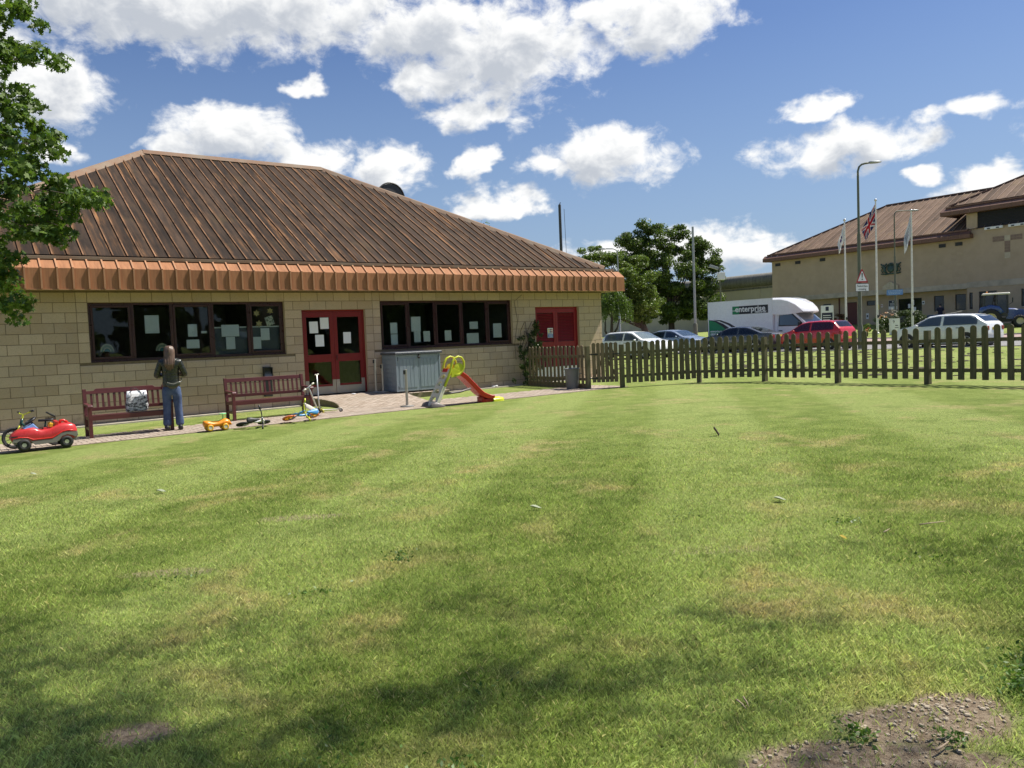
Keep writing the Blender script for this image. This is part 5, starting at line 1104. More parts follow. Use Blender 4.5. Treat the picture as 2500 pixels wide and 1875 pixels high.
# fittings on the gatehouse wall
def wallthing(nm, label, cat, x, z, y=-.0, group=None): 
    o = thing(nm, label, cat, W(K2, 0, 0)+(Matrix.Rotation(A-PI/2, 4, 'Z') @ Vector((x, y, z))), A-PI/2, group); return o
for x, lb in ((-8.62, 'left white flood light bar below the tower louvres'), (-6.9, 'right white flood light bar below the tower louvres')):
    t = wallthing('flood_light', lb, 'light', x, 8.60, -.02, 'flood light bars on the tower'); m_ = MB(); m_.box(-.66, .66, -.22, -.04, -.10, .10); m_.build('housing', M_WHITE, t, bevel=.02); m_ = MB()
    for dx_ in (-.4, 0, .4): m_.box(dx_-.05, dx_+.05, -.05, .0, -.05, .05)
    m_.build('bracket', M_DARK, t)
    for dx_ in (-.45, .2): m_ = MB(); m_.box(dx_, dx_+.22, -.226, -.219, -.07, .03); m_.build('lens', M_DARK, t)
# royal arms relief: an open, lumpy bronze casting
t = wallthing('crest', 'dark green cast crest relief on the upper gatehouse wall', 'crest', -16.96, 6.22, 0)
mb = MB(); rs_ = random.Random(3); mb.lathe([(.0, 0), (.30, 0), (.34, .05), (.26, .10), (0, .12)], 18, Matrix.Rotation(PI/2, 4, 'X')); mb.build('shield', M_CREST, t, smooth=True)
for sx in (-1, 1):
    mb = MB(); mb.tube([(sx*.36, -.05, -.38), (sx*.55, -.08, -.15), (sx*.52, -.10, .12), (sx*.66, -.10, .30), (sx*.80, -.08, .36)], [.08, .13, .13, .10, .06], 8); mb.tube([(sx*.52, -.08, .05), (sx*.38, -.1, .16), (sx*.33, -.1, .22)], .05, 6); mb.tube([(sx*.56, -.08, -.2), (sx*.78, -.06, -.28), (sx*.84, -.05, -.05), (sx*.74, -.05, .10), (sx*.86, -.05, .2)], .045, 6); mb.build('supporter', M_CREST, t, smooth=True)
    mb = MB()
    for k in range(7): mb.sphere((sx*(.3+.09*k), -.04, .28+.14*math.sin(k*1.3)), .075, 8)
    mb.build('mantling', M_CREST, t, smooth=True)
mb = MB()
for k in range(7): a = PI*k/6; mb.sphere((.2*math.cos(a), -.06, .34+.12*math.sin(a)), .06, 8)
mb.sphere((0, -.06, .36), .13, 8); mb.build('crown', M_CREST, t, smooth=True)
mb = MB(); mb.tube([(-.86, -.05, -.40), (-.4, -.07, -.46), (0, -.08, -.42), (.4, -.07, -.46), (.86, -.05, -.40)], .075, 8, flat=.8); mb.build('scroll', M_CREST, t, smooth=True)
t = wallthing('pediment_stone', 'pale stone gable block above the gatehouse entrance', 'stone', -16.98, 4.47, -.05); mb = MB(); Mp = Matrix(((1, 0, 0, 0), (0, 0, -1, 0), (0, 1, 0, 0), (0, 0, 0, 1)))
mb.prism([(-.68, 0), (-.01, 0), (-.01, .64), (-.68, .25)], 0, .12, Mp); mb.prism([(.01, 0), (.68, 0), (.68, .25), (.01, .64)], 0, .12, Mp); mb.build('gable', M_WALL2C, t, bevel=.01); mb = MB(); mb.box(-.72, .72, -.16, 0, -.06, 0); mb.build('ledge', M_WALL2C, t)
t = wallthing('notice_board', 'navy and white visitor notice beside the gatehouse entrance', 'sign', -17.32, 2.72, RC); mb = MB(); mb.box(-.39, .39, -.03, 0, 0, .80); mb.build('board', M_WHITE, t); mb = MB(); mb.box(-.37, .37, -.034, -.031, .26, .78); mb.build('navy_panel', M_SIGNNAVY, t)
mb = MB(); mb.sphere((0, -.036, .66), .07, 8, sc=(1, .1, 1)); mb.build('emblem', M_WHITE, t); mb = MB()
for i in range(3): mb.box(-.26, .26, -.037, -.0345, .34+i*.08, .37+i*.08)
mb.build('text_line', M_PAPER, t)
t = wallthing('warning_notice', 'small yellow warning notice on the gatehouse wall', 'sign', -18.73, 2.75, RC); mb = MB(); mb.box(-.15, .15, -.02, 0, 0, .44); mb.build('plate', M_SIGNYEL, t); mb = MB(); mb.prism([(-.10, .18), (.10, .18), (0, .36)], .021, .024, Mp); mb.build('triangle', M_BLACK, t); mb = MB(); mb.box(-.11, .11, -.023, -.021, .05, .12); mb.build('text_line', M_BLACK, t)
for x, z_, w_, h_, lb in ((-20.46, 2.85, .17, .26, 'white notice right of the dark red door'), (-18.33, 2.95, .16, .27, 'small pale notice right of the yellow one'), (-14.66, 3.0, .22, .3, 'pale notice right of the gatehouse entrance'), (-19.7, 1.98, .22, .5, 'white framed notice low behind the warning sign post')):
    t = wallthing('wall_notice', lb, 'notice', x, z_, RC, 'notices on the gatehouse wall'); mb = MB(); mb.box(-w_/2, w_/2, -.02, 0, 0, h_); mb.build('plate', M_PAPER, t); mb = MB(); mb.box(-w_*.3, w_*.3, -.023, -.021, h_*.3, h_*.7); mb.build('print', M_SIGNNAVY if w_ > .2 else M_SIGNRED, t)
for x, z_, w_, h_, k in ((-15.9, 2.75, .25, .35, 0), (-15.6, 3.0, .2, .42, 1), (-15.45, 2.45, .22, .36, 2), (-15.75, 2.2, .2, .3, 3)):
    t = wallthing('door_poster', ('left', 'topmost', 'right', 'lowest')[k]+' poster on the dark gatehouse entrance glass', 'poster', x, z_, RC+.09, 'posters on the entrance'); mb = MB(); mb.box(-w_/2, w_/2, -.01, 0, 0, h_); mb.build('sheet', M_PAPER, t)
# perimeter wall with a rounded cap, running off behind the trees
pw = thing('perimeter_wall', 'tall cream perimeter wall with a rounded stained cap behind the trees', 'wall', W(K2+4., 0, 0), A-PI/2)
x = -29.0
while x > -115:
    x1 = x-4.5; mb = MB(); p = W(K2+4, -x); mb.box(x1+.02, x-.02, 0, .4, gz(p)-.6, 6.0); mb.build('panel', M_PWALL, pw); mb = MB(); mb.box(x1, x, -.05, .45, 5.72, 5.92); mb.build('string_course', M_PCAP, pw)
    mb = MB(); mb.loft([[(xx, .2+.80*math.cos(a), 6.55+.80*math.sin(a)*(1 if math.sin(a) > 0 else .75)) for a in np.linspace(0, 2*PI, 18, endpoint=False)] for xx in (x1, x)]); mb.build('cap', M_PCAP, pw, smooth=True, sharp=40); x = x1
mb = MB(); mb.box(-29, -110, .42, .48, .5, 6); 

# ------------------------------------------------------------------ cars
def car_wheels(t, xs_, hw, r, n_sp=5):
    for x in xs_:
        for sy in (-1, 1):
            mb = MB(); y = sy*(hw-.01); mb.lathe([(0, -.10), (r*.93, -.10), (r, -.07), (r, .07), (r*.93, .10), (r*.66, .10), (r*.62, .07), (0, .07)], 22, Matrix.Translation((x, y-sy*.085, r)) @ Matrix.Rotation(-sy*PI/2, 4, 'X')); w_ = mb.build('wheel', M_TYRE, t, smooth=True, sharp=35)
            mb = MB(); Mw = Matrix.Translation((x, y-sy*.085, r)) @ Matrix.Rotation(-sy*PI/2, 4, 'X')
            mb.lathe([(r*.60, .072), (r*.655, .098), (r*.62, .102), (r*.57, .08)], 22, Mw, caps=False); mb.lathe([(0, .098), (.06, .096), (.07, .08)], 10, Mw)
            for k in range(n_sp): a = 2*PI*k/n_sp; mb.bar(Mw @ Vector((0, 0, .088)), Mw @ Vector((r*.62*math.cos(a), r*.62*math.sin(a), .09)), .045, .02, up=(0, sy, 0))
            mb.build('rim', M_ALLOY, w_)
def car(name, label, pos, rz, L, Wd, top, belt, cab, wheels, r, paint_m, rear_lights=None, plate=None, glass=M_CARGLASS, nsp=5, sill=.20, doors=2):
    """x forward. top: list of (x,z) silhouette from rear to front; belt z at rear and front of cabin; cab=(rear glass foot, roof rear, roof front, screen foot)"""
    t = thing(name, label, 'car', pos, rz); hw = Wd/2
    def topz(x):
        for (xa, za), (xb, zb) in zip(top[:-1], top[1:]):
            if xa <= x <= xb: f = (x-xa)/(xb-xa); return za+(zb-za)*f
        return top[-1][1] if x > top[-1][0] else top[0][1]
    roofz = max(z_ for _, z_ in top); x0, x1 = top[0][0], top[-1][0]
    xs_ = sorted(set([x for x, _ in top]+[x0+(x1-x0)*k/34 for k in range(35)]))
    def bz(x): return belt[0]+(belt[1]-belt[0])*(x-x0)/(x1-x0)
    def half(x):
        e = max(0, (abs(x-(x0+x1)/2)/((x1-x0)/2)-.72)/.28); return hw*(1-.16*e*e-.06*e**6)
    def sect(x):
        h_ = half(x); zt_ = topz(x); zb = min(bz(x), zt_-.012); g_ = max(0., zt_-zb); k = g_/max(.01, roofz-bz(x)); zl = sill+.10*max(0, (abs(x-(x0+x1)/2)/((x1-x0)/2)-.86)/.14)
        wr = h_*(.965-.21*min(1, k)); return [(h_*.90, zl), (h_*.985, zl+.10), (h_, (zl+zb)*.52), (h_*.985, zb-.05), (h_*.965, zb), (wr, zt_-min(.05, g_*.3)), (wr*.86, zt_-.006*k), (0, zt_+.012*k)]
    rings = []
    for x in xs_:
        s_ = sect(x); rings.append([(x, -y, z_) for y, z_ in s_]+[(x, y, z_) for y, z_ in s_[:-1][::-1]])
    mb = MB(); mb.loft(rings); mb.build('body', paint_m, t, smooth=True, sharp=38)
    # wheel arches and wheels
    for x in wheels:
        for sy in (-1, 1):
            mb = MB(); mb.lathe([(0, -.05), (r*1.13, -.05), (r*1.13, .012), (0, .012)], 24, Matrix.Translation((x, sy*(half(x)-.004), r+.02)) @ Matrix.Rotation(-sy*PI/2, 4, 'X')); mb.build('wheel_arch', M_BLACK, t)
    car_wheels(t, wheels, half(wheels[0])+.012, r, nsp)
    ca, cb_, cc, cd = cab
    def side_pt(x, f, sy, o_=.006):
        s_ = sect(x); (ya, za), (yb, zb) = s_[4], s_[5]; return Vector((x, sy*(ya+(yb-ya)*f+o_), za+(zb-za)*f+.01))
    def col(x, sy):   # usable glass column at x, None outside cabin
        return topz(x)-bz(x)
    for sy in (-1, 1):
        xa, xb = ca+.28, cd-.26; seg = [xa+(xb-xa)*k/24 for k in range(25)]; seg = [x for x in seg if col(x, sy) > .12]
        br = [len(seg)*55//100] if doors == 2 else [len(seg)*45//100, len(seg)*85//100]; st = 0
        for e in br+[len(seg)-1]:
            part = seg[st:e+1]
            if len(part) > 1:
                mb = MB(); lo = [side_pt(x, .06, sy) for x in part]; hi = [side_pt(x, .90, sy) for x in part]; nn = len(part)
                mb.add(lo+hi, [(i, i+1, nn+i+1, nn+i) for i in range(nn-1)]); mb.build('side_window', M_DKGLASS if glass is M_DKGLASS else glass, t, smooth=True)
            st = e+1
    def screen(xa, xb, nm):
        mb = MB(); rows = []
        for k in range(6):
            x = xa+(xb-xa)*(.07+.84*k/5); s_ = sect(x); (yw, zw) = s_[6]; rows.append([(x+(.006 if xb < xa else -.0), yy*yw*.97, topz(x)+.010+.008*(1-abs(yy))) for yy in (-1, -.5, 0, .5, 1)])
        v = [p for r_ in rows for p in r_]; mb.add(v, [(j*5+i, j*5+i+1, (j+1)*5+i+1, (j+1)*5+i) for j in range(5) for i in range(4)]); mb.build(nm, glass, t, smooth=True)
    screen(cc, cd, 'windscreen'); screen(cb_, ca, 'rear_window')
    for sy in (-1, 1):
        h_ = half(x0+.06); mb = MB(); mb.box(x0+.0, x0+.14, sy*h_*.72 if sy > 0 else -h_*.995, sy*h_*.995 if sy > 0 else -h_*.72, bz(x0)-.24, bz(x0)-.06); mb.build('tail_lamp', M_LAMPRED, t, bevel=.02)
        h_ = half(x1-.12); mb = MB(); mb.loft([[(x1-.30, sy*h_*1.0, topz(x1-.3)-.12), (x1-.30, sy*h_*1.0, topz(x1-.3)-.22), (x1-.02, sy*h_*.60, topz(x1-.05)-.20), (x1-.02, sy*h_*.60, topz(x1-.05)-.09)], [(x1-.33, sy*h_*.9, topz(x1-.3)-.12), (x1-.33, sy*h_*.9, topz(x1-.3)-.22), (x1-.1, sy*h_*.55, topz(x1-.05)-.20), (x1-.1, sy*h_*.55, topz(x1-.05)-.09)]]); mb.build('headlight', M_HEAD, t)
        xm = cd-.38; mb = MB(); mb.sphere((xm, sy*(half(xm)+.09), bz(xm)+.06), .085, 10, sc=(.7, 1, .75)); mb.build('mirror', paint_m, t, smooth=True)
        for xd in (ca+(cd-ca)*.30, ca+(cd-ca)*.58): mb = MB(); mb.box(xd, xd+.17, sy*(half(xd)+.002)-.012, sy*(half(xd)+.002)+.012, bz(xd)-.10, bz(xd)-.075); mb.build('door_handle', M_BLACK if paint_m is M_CARWHITE else paint_m, t)
        for xd in (ca+.32+(cd-ca)*.0, ca+(cd-ca)*.50, cd-.30):
            mb = MB(); s1 = sect(xd); mb.tube([(xd, sy*(y+.001), z_) for y, z_ in s1[1:5]], .004, 4); mb.build('door_seam', M_BLACK, t)
    mb = MB(); mb.box(x1-.04, x1+.015, -.40, .40, sill+.16, sill+.30); mb.build('grille', M_BLACK, t, bevel=.01)
    mb = MB(); mb.box(x1-.035, x1+.022, -.26, .26, sill+.18, sill+.28); mb.build('front_plate', M_WHITE, t)
    mb = MB(); mb.box(x0-.018, x0+.03, -.26, .26, .62, .73) if plate is None else mb.box(x0-.018, x0+.03, -.26, .26, plate, plate+.11); mb.build('rear_plate', M_PLATE_Y, t)
    mb = MB(); mb.box(x0+.25, x1-.3, -hw*.8, hw*.8, .14, sill+.06); mb.build('underbody', M_BLACK, t)
    # seats inside
    for x in (ca+(cd-ca)*.34, ca+(cd-ca)*.60):
        for y in (-.36, .36): mb = MB(); mb.box(x-.10, x, y-.20, y+.20, belt[0]-.3, belt[0]+.12); mb.box(x-.09, x-.01, y-.12, y+.12, belt[0]+.12, belt[0]+.30); mb.build('seat', M_DARK, t, bevel=.04)
    return t
HEAD_AWAY = A+PI/2; HEAD_TOWARD = A-PI/2
hatch = [(-2.10, .62), (-2.07, .98), (-1.98, 1.10), (-1.62, 1.38), (-1.40, 1.455), (-.7, 1.485), (0, 1.48), (.42, 1.42), (1.18, 1.01), (1.32, .98), (1.85, .86), (2.05, .72), (2.12, .55)]
p = G(33.45+.9, -2.30, -.05); car('parked_car', 'white hatchback behind the right part of the fence', p, HEAD_AWAY-.03, 4.2, 1.79, hatch, (.98, .92), (-2.0, -1.45, .35, 1.20), (-1.30, 1.34), .315, M_CARWHITE, plate=.75)
small = [(-1.76, .60), (-1.74, 1.0), (-1.66, 1.12), (-1.40, 1.40), (-1.20, 1.475), (-.5, 1.50), (.15, 1.475), (.45, 1.42), (1.15, 1.02), (1.25, .99), (1.60, .86), (1.72, .72), (1.78, .52)]
p = G(33.6+.85, 4.25); car('parked_car', 'small red hatchback between the grey saloon and the lamp post', p, HEAD_AWAY-.02, 3.55, 1.62, small, (1.0, .90), (-1.68, -1.22, .38, 1.16), (-1.16, 1.20), .29, M_CARRED, plate=.55)
sedan = [(-2.35, .60), (-2.33, .95), (-2.25, 1.02), (-1.75, 1.05), (-1.02, 1.32), (-.70, 1.40), (-.1, 1.43), (.35, 1.40), (.60, 1.33), (1.30, 1.00), (1.42, .97), (2.05, .84), (2.30, .70), (2.36, .52)]
p = G(33.3+.95, 8.85); car('parked_car', 'dark grey saloon parked in front of the white rental van', p, HEAD_AWAY+.10, 4.72, 1.84, sedan, (.98, .92), (-1.78, -.85, .45, 1.32), (-1.40, 1.42), .335, M_CARGREY, plate=.80, nsp=9, doors=3)
golf = [(-2.08, .62), (-2.06, .98), (-1.98, 1.12), (-1.72, 1.40), (-1.50, 1.455), (-.8, 1.48), (-.1, 1.475), (.30, 1.42), (1.10, 1.02), (1.24, .99), (1.85, .86), (2.06, .70), (2.12, .52)]
q = at_depth(1556, 850, 44.2); q.z = gz(q)+.012; car('parked_car', 'white hatchback facing right at the corner of the stone building', q, -rad(52), 4.25, 1.79, golf, (.97, .92), (-2.0, -1.55, .24, 1.12), (-1.30, 1.32), .315, M_CARWHITE, nsp=10)
q = at_depth(1646, 840, 49.0); q.z = gz(q)+.012; car('parked_car', 'silver-blue saloon behind the white hatchback facing right', q, -rad(50), 4.4, 1.80, sedan, (.96, .92), (-1.78, -.85, .45, 1.32), (-1.40, 1.40), .32, M_CARSILVER, nsp=10)

# ------------------------------------------------------------------ rental van
rear = at_depth(1728, 826, 50.); L0 = Matrix.Rotation(-A, 4, 'Z') @ (rear-OO); sv_, yv_ = L0.x+1.05, L0.y
pv = G(sv_, yv_, .012); van = thing('box_van', 'white rental box van with green and black stripes behind the grey saloon', 'van', pv, HEAD_TOWARD+.06); vz = rear.z-pv.z
BXL, BXH, HW = 4.55, 2.22, 1.05
# x forward; near side is -y (its right side faces the camera)
mb = MB(); mb.box(0, BXL, -HW, HW, vz, vz+BXH); mb.build('load_box', M_VAN, van, bevel=.025)
for yy in (-HW-.004, HW+.001):
    mb = MB(); mb.box(-.005, .05, yy, yy+.003, vz, vz+BXH); mb.box(.05, BXL-.05, yy, yy+.003, vz+BXH-.06, vz+BXH); mb.box(.05, BXL-.05, yy, yy+.003, vz, vz+.05); mb.box(BXL-.05, BXL, yy, yy+.003, vz, vz+BXH); mb.build('edge_trim', M_WHITE, van)
mb = MB(); rings = []
for x, zl, zh, w_ in ((0, 1.26, BXH, 1), (.50, 1.22, BXH-.02, .995), (.95, 1.22, BXH-.13, .97), (1.40, 1.26, BXH-.36, .93), (1.70, 1.30, BXH-.62, .88), (1.80, 1.36, BXH-.78, .84)):
    h_ = HW*w_; r2 = .12; rings.append([(BXL+x, -h_, vz+zl), (BXL+x, -h_, vz+zh-r2), (BXL+x, -h_+r2, vz+zh), (BXL+x, h_-r2, vz+zh), (BXL+x, h_, vz+zh-r2), (BXL+x, h_, vz+zl)])
mb.loft(rings); mb.build('luton_hood', M_VAN, van, smooth=True, sharp=45)
CZ = 1.10
cabp = [(x, z_*CZ) for x, z_ in [(BXL+.02, .45), (BXL+.02, 1.98), (BXL+.75, 2.02), (BXL+1.20, 1.95), (BXL+2.02, 1.32), (BXL+2.55, 1.12), (BXL+2.72, .95), (BXL+2.76, .42)]]
def cw(z_): return .98-.10*max(0, (z_/1.10-1.2)/.85)
mb = MB(); n_ = len(cabp); sec = []
rings = [[(x, sgn*cw(z_), z_) for x, z_ in cabp] for sgn in (-1, -.9, .9, 1)]
mb.loft(rings); mb.build('cab', M_VAN, van, smooth=True, sharp=40)
for sy in (-1, 1):
    mb = MB(); o_ = .012; pts = [(BXL+.36, 1.25), (BXL+.40, 1.86), (BXL+1.02, 1.86), (BXL+1.62, 1.40), (BXL+1.80, 1.20)]; mb.add([(x, sy*(cw(z_*CZ)+o_), z_*CZ) for x, z_ in pts], [tuple(range(5))]); mb.build('side_window', M_CARGLASS, van)
    mb = MB(); mb.add([(x, sy*(cw(z_*CZ)+.006), z_*CZ) for x, z_ in [(BXL+.31, 1.19), (BXL+.35, 1.91), (BXL+1.06, 1.91), (BXL+1.72, 1.41), (BXL+1.95, 1.17)]], [(0, 1, 2, 3, 4)]); mb.build('window_rubber', M_BLACK, van)
    mb = MB(); mb.box(BXL+1.62, BXL+1.74, sy*1.06-.09, sy*1.06+.09, 1.22, 1.52); mb.build('mirror', M_BLACK, van, bevel=.03)
    mb = MB(); mb.box(BXL+.32, BXL+.55, sy*.985-.012, sy*.985+.012, 1.02, 1.07); mb.build('door_handle', M_BLACK, van)
    mb = MB(); mb.tube([(BXL+.26, sy*(cw(z_)+.002), z_) for z_ in (.5, 1.2, 1.95)], .006, 4); mb.tube([(BXL+1.72, sy*(cw(z_)+.002), z_) for z_ in (.5, .9, 1.16)], .006, 4); mb.build('door_seam', M_DARK, van)
    mb = MB(); mb.box(BXL+2.45, BXL+2.70, sy*.80-.10, sy*.80+.10, .86, 1.06); mb.build('headlight', M_HEAD, van, bevel=.03)
mb = MB(); mb.add([(BXL+1.26, -.86, 1.925*CZ), (BXL+1.26, .86, 1.925*CZ), (BXL+2.0, .90, 1.355*CZ), (BXL+2.0, -.90, 1.355*CZ)], [(0, 1, 2, 3)]); o = mb.build('windscreen', M_CARGLASS, van, (.012, 0, .014))
mb = MB(); mb.box(-.05, BXL+2.3, -.85, .85, .42, vz+.02); mb.build('chassis', M_BLACK, van)
mb = MB(); mb.box(-.06, .0, -1.0, 1.0, vz-.25, vz+.0); mb.box(-.09, -.01, -.98, -.90, vz-.2, vz+.95); mb.build('tail_lift', M_DARK, van)
car_wheels(van, (1.05, BXL+1.95), .97, .34, 6)
# graphics on both long sides
for sy, M_ in ((-1, facing((0, -HW-.006, 0))), (1, facing((BXL, HW+.006, 0), PI))):
    def gfx(nm, poly, mat_, lift=0.):
        mb = MB(); mb.prism(poly, lift, lift+.0015); o = mb.build(nm, mat_, van); o.matrix_local = M_; return o
    lx0, lx1, lz0, lz1 = 1.80, 4.25, vz+1.38, vz+1.86
    gfx('logo_plate', [(lx0, lz0), (lx1, lz0), (lx1, lz1), (lx0, lz1)], M_LOGOBLACK); gfx('logo_square', [(lx0, lz0), (lx0+.48, lz0), (lx0+.48, lz1), (lx0, lz1)], M_LOGOGREEN, .002)
    gfx('logo_dash', [(lx0, lz0+.20), (lx0+.28, lz0+.20), (lx0+.28, lz0+.235), (lx0, lz0+.235)], M_WHITE, .004)
    text('logo_text', 'enterprise', .47, M_WHITE, van, M_ @ Matrix.Translation((lx0+.20, lz0+.145, .004)), bold=.011, sx=1.06)
    text('logo_text', 'rent-a-car', .19, M_WHITE, van, M_ @ Matrix.Translation((lx1-.88, lz0+.035, .004)), bold=.006, sx=1.0)
    gfx('green_panel', [(.06, vz+.05), (1.75, vz+.05), (1.50, vz+.42), (1.10, vz+.74), (.60, vz+.98), (.06, vz+1.12)], M_LOGOGREEN)
    gfx('black_swoosh', [(.06, vz+1.135), (.60, vz+1.06), (1.10, vz+.86), (1.60, vz+.56), (2.06, vz+.20), (1.62, vz+.20), (1.38, vz+.44), (1.02, vz+.72), (.55, vz+.98)], M_LOGOBLACK, .002)
    gfx('black_swoosh', [(.40, vz+1.135), (.95, vz+1.08), (1.55, vz+.88), (2.15, vz+.56), (2.65, vz+.24), (2.32, vz+.24), (1.90, vz+.52), (1.42, vz+.80), (.90, vz+1.0)], M_LOGOBLACK, .002)
    text('web_text', 'enterprise.co.uk', .165, M_WHITE, van, M_ @ Matrix.Translation((.16, vz+.36, .004)), bold=.004); text('phone_text', '0800 800 227', .185, M_WHITE, van, M_ @ Matrix.Translation((.16, vz+.17, .004)), bold=.005, sx=1.05)
# the driver
drv = thing('person', 'van driver in a pale shirt seen through the cab side window', 'person', van.matrix_basis @ Vector((BXL+.72, -.48, .78)), HEAD_TOWARD+.06-PI/2)
pts = [(0, 0, .32, .15, .12), (0, -.03, .5, .15, .11), (0, -.05, .72, .17, .11), (0, -.05, .84, .10, .08), (0, -.03, .92, .05, .05), (0, -.01, .99, .065, .07), (0, 0, 1.06, .075, .09), (0, 0, 1.12, .05, .06)]; ed = [(i, i+1) for i in range(7)]
for sx in (-1, 1): i = len(pts); pts += [(sx*.17, -.04, .80, .06), (sx*.21, .08, .58, .05), (sx*.15, .30, .62, .04), (sx*.09, .05, .25, .09), (sx*.12, .42, .25, .07), (sx*.12, .5, -.1, .05)]; ed += [(3, i), (i, i+1), (i+1, i+2), (0, i+3), (i+3, i+4), (i+4, i+5)]
skin('body', pts, ed, M_SKIN, drv)
pts = [(0, 0, .36, .17, .13), (0, -.03, .55, .165, .125), (0, -.05, .72, .185, .125), (0, -.05, .83, .13, .09), (0, -.04, .88, .06, .06)]; ed = [(i, i+1) for i in range(4)]
for sx in (-1, 1): i = len(pts); pts += [(sx*.18, -.04, .80, .075), (sx*.215, .06, .60, .065), (sx*.19, .18, .60, .06)]; ed += [(3, i), (i, i+1), (i+1, i+2)]
skin('shirt', pts, ed, M_SHIRT, drv); mb = MB(); mb.sphere((0, -.02, 1.085), .095, 12, sc=(.92, 1.05, .75)); mb.build('hair', M_HAIR, drv, smooth=True)

# ------------------------------------------------------------------ tractor and trailer
tp = at_depth(2442, 798, 57.); tp.z = gz(tp)+.02; rzT = HEAD_TOWARD+.45
tr_ = thing('tractor', 'blue compact tractor with glazed cab and cream rims near the gatehouse', 'tractor', tp, rzT)
def twheel(x, y, r, w_):
    sy = 1 if y > 0 else -1; mb = MB(); Mw = Matrix.Translation((x, y, r)) @ Matrix.Rotation(-sy*PI/2, 4, 'X'); mb.lathe([(r*.55, -w_*.5), (r*.9, -w_*.5), (r, -w_*.32), (r, w_*.32), (r*.9, w_*.5), (r*.55, w_*.5)], 28, Mw, caps=False)
    for k in range(18): a = 2*PI*k/18; mb.bar(Mw @ Vector((r*1.0*math.cos(a), r*1.0*math.sin(a), -w_*.4)), Mw @ Vector((r*1.0*math.cos(a+.12), r*1.0*math.sin(a+.12), w_*.4)), .05, .05)
    o = mb.build('wheel', M_TYRE, tr_); mb = MB(); mb.lathe([(0, w_*.2), (r*.4, w_*.2), (r*.52, w_*.42), (r*.57, w_*.44), (r*.57, -w_*.4), (0, -w_*.3)], 24, Mw); mb.build('rim', M_RIM, o, smooth=True, sharp=40)
for y in (-.72, .72): twheel(-.62, y, .66, .50); twheel(1.15, y*.98, .42, .34)
mb = MB(); mb.loft([[(x, -w_, z0), (x, -w_, z1-.08), (x, -w_+.1, z1), (x, w_-.1, z1), (x, w_, z1-.08), (x, w_, z0)] for x, w_, z0, z1 in ((.35, .33, .6, 1.36), (.8, .33, .58, 1.34), (1.3, .32, .56, 1.26), (1.6, .29, .56, 1.12), (1.68, .22, .6, .95))]); mb.build('bonnet', M_TRACTOR, tr_, smooth=True, sharp=40)
mb = MB(); mb.box(-.9, 1.5, -.28, .28, .40, .70); mb.box(1.66, 1.95, -.42, .42, .35, .75); mb.build('chassis', M_DARK, tr_, bevel=.02)
for y in (-.70, .70): mb = MB(); mb.tube([(-1.20, y, .95), (-1.05, y, 1.30), (-.62, y, 1.42), (-.2, y, 1.32), (.05, y, .98)], .10, 8, flat=2.2); mb.build('mudguard', M_TRACTOR, tr_, smooth=True)
mb = MB(); cx0, cx1, cyw = -1.02, .42, .62
for x, y in ((cx0, -cyw), (cx0, cyw), (cx1, -cyw), (cx1, cyw), (-.25, -cyw-.02), (-.25, cyw+.02)): mb.bar((x, y, 1.0), (x*.96, y*.96, 2.32), .09, .09)
mb.box(cx0, cx1, -cyw, cyw, .78, 1.02); mb.build('cab_frame', M_DARK, tr_)
mb = MB(); mb.loft([[(cx0-.10+i_, -cyw-.08+i_, z_), (cx1+.15-i_, -cyw-.08+i_, z_), (cx1+.15-i_, cyw+.08-i_, z_), (cx0-.10+i_, cyw+.08-i_, z_)] for z_, i_ in ((2.32, 0), (2.40, 0), (2.46, .06))]); mb.build('cab_roof', M_CREAM, tr_, bevel=.02)
for pl in (((cx0, -cyw), (cx1, -cyw)), ((cx0, cyw), (cx1, cyw)), ((cx0, -cyw), (cx0, cyw)), ((cx1, -cyw), (cx1, cyw))):
    (xa, ya), (xb, yb_) = pl; mb = MB(); mb.add([(xa, ya, 1.02), (xb, yb_, 1.02), (xb*.96, yb_*.96, 2.32), (xa*.96, ya*.96, 2.32)], [(0, 1, 2, 3)]); mb.build('cab_glass', M_CABGLASS, tr_)
mb = MB(); mb.box(-.75, -.35, -.25, .25, 1.05, 1.2); mb.box(-.78, -.68, -.22, .22, 1.2, 1.75); mb.build('seat', M_DARK, tr_, bevel=.04); mb = MB(); ring_tyre(mb, (.0, 0, 1.55), .2, .02, (-.6, 0, .8)); mb.build('steering_wheel', M_BLACK, tr_)
mb = MB(); mb.box(cx0-.12, cx0-.09, -.55, -.18, 1.12, 1.34); mb.build('number_plate', M_PLATE_Y, tr_); mb = MB(); mb.sphere((cx0+.2, -.4, 2.52), .06, 8); mb.build('beacon', M_ORANGE, tr_, smooth=True)
mb = MB(); mb.tube([(cx1, -cyw, 1.55), (cx1+.28, -cyw-.32, 1.75), (cx1+.28, -cyw-.34, 1.85)], .018, 6); mb.box(cx1+.24, cx1+.30, -cyw-.46, -cyw-.26, 1.72, 2.06); mb.build('mirror', M_BLACK, tr_)
tq = tp+(Matrix.Rotation(rzT, 4, 'Z') @ Vector((-3.0, .5, 0))); tq.z = gz(tq)+.02
t = thing('trailer', 'blue tipping trailer with a yellow stripe hitched behind the tractor', 'trailer', tq, rzT+.25)
mb = MB(); bx0, bx1, byw = -1.5, 1.1, .78
mb.box(bx0, bx1, -byw, byw, .55, .62); mb.box(bx0, bx1, -byw, -byw+.05, .62, 1.12); mb.box(bx0, bx1, byw-.05, byw, .62, 1.12); mb.box(bx0, bx0+.05, -byw+.05, byw-.05, .62, 1.12); mb.box(bx1-.05, bx1, -byw+.05, byw-.05, .62, 1.12); mb.build('tipper_body', M_TRAILER, t, bevel=.01)
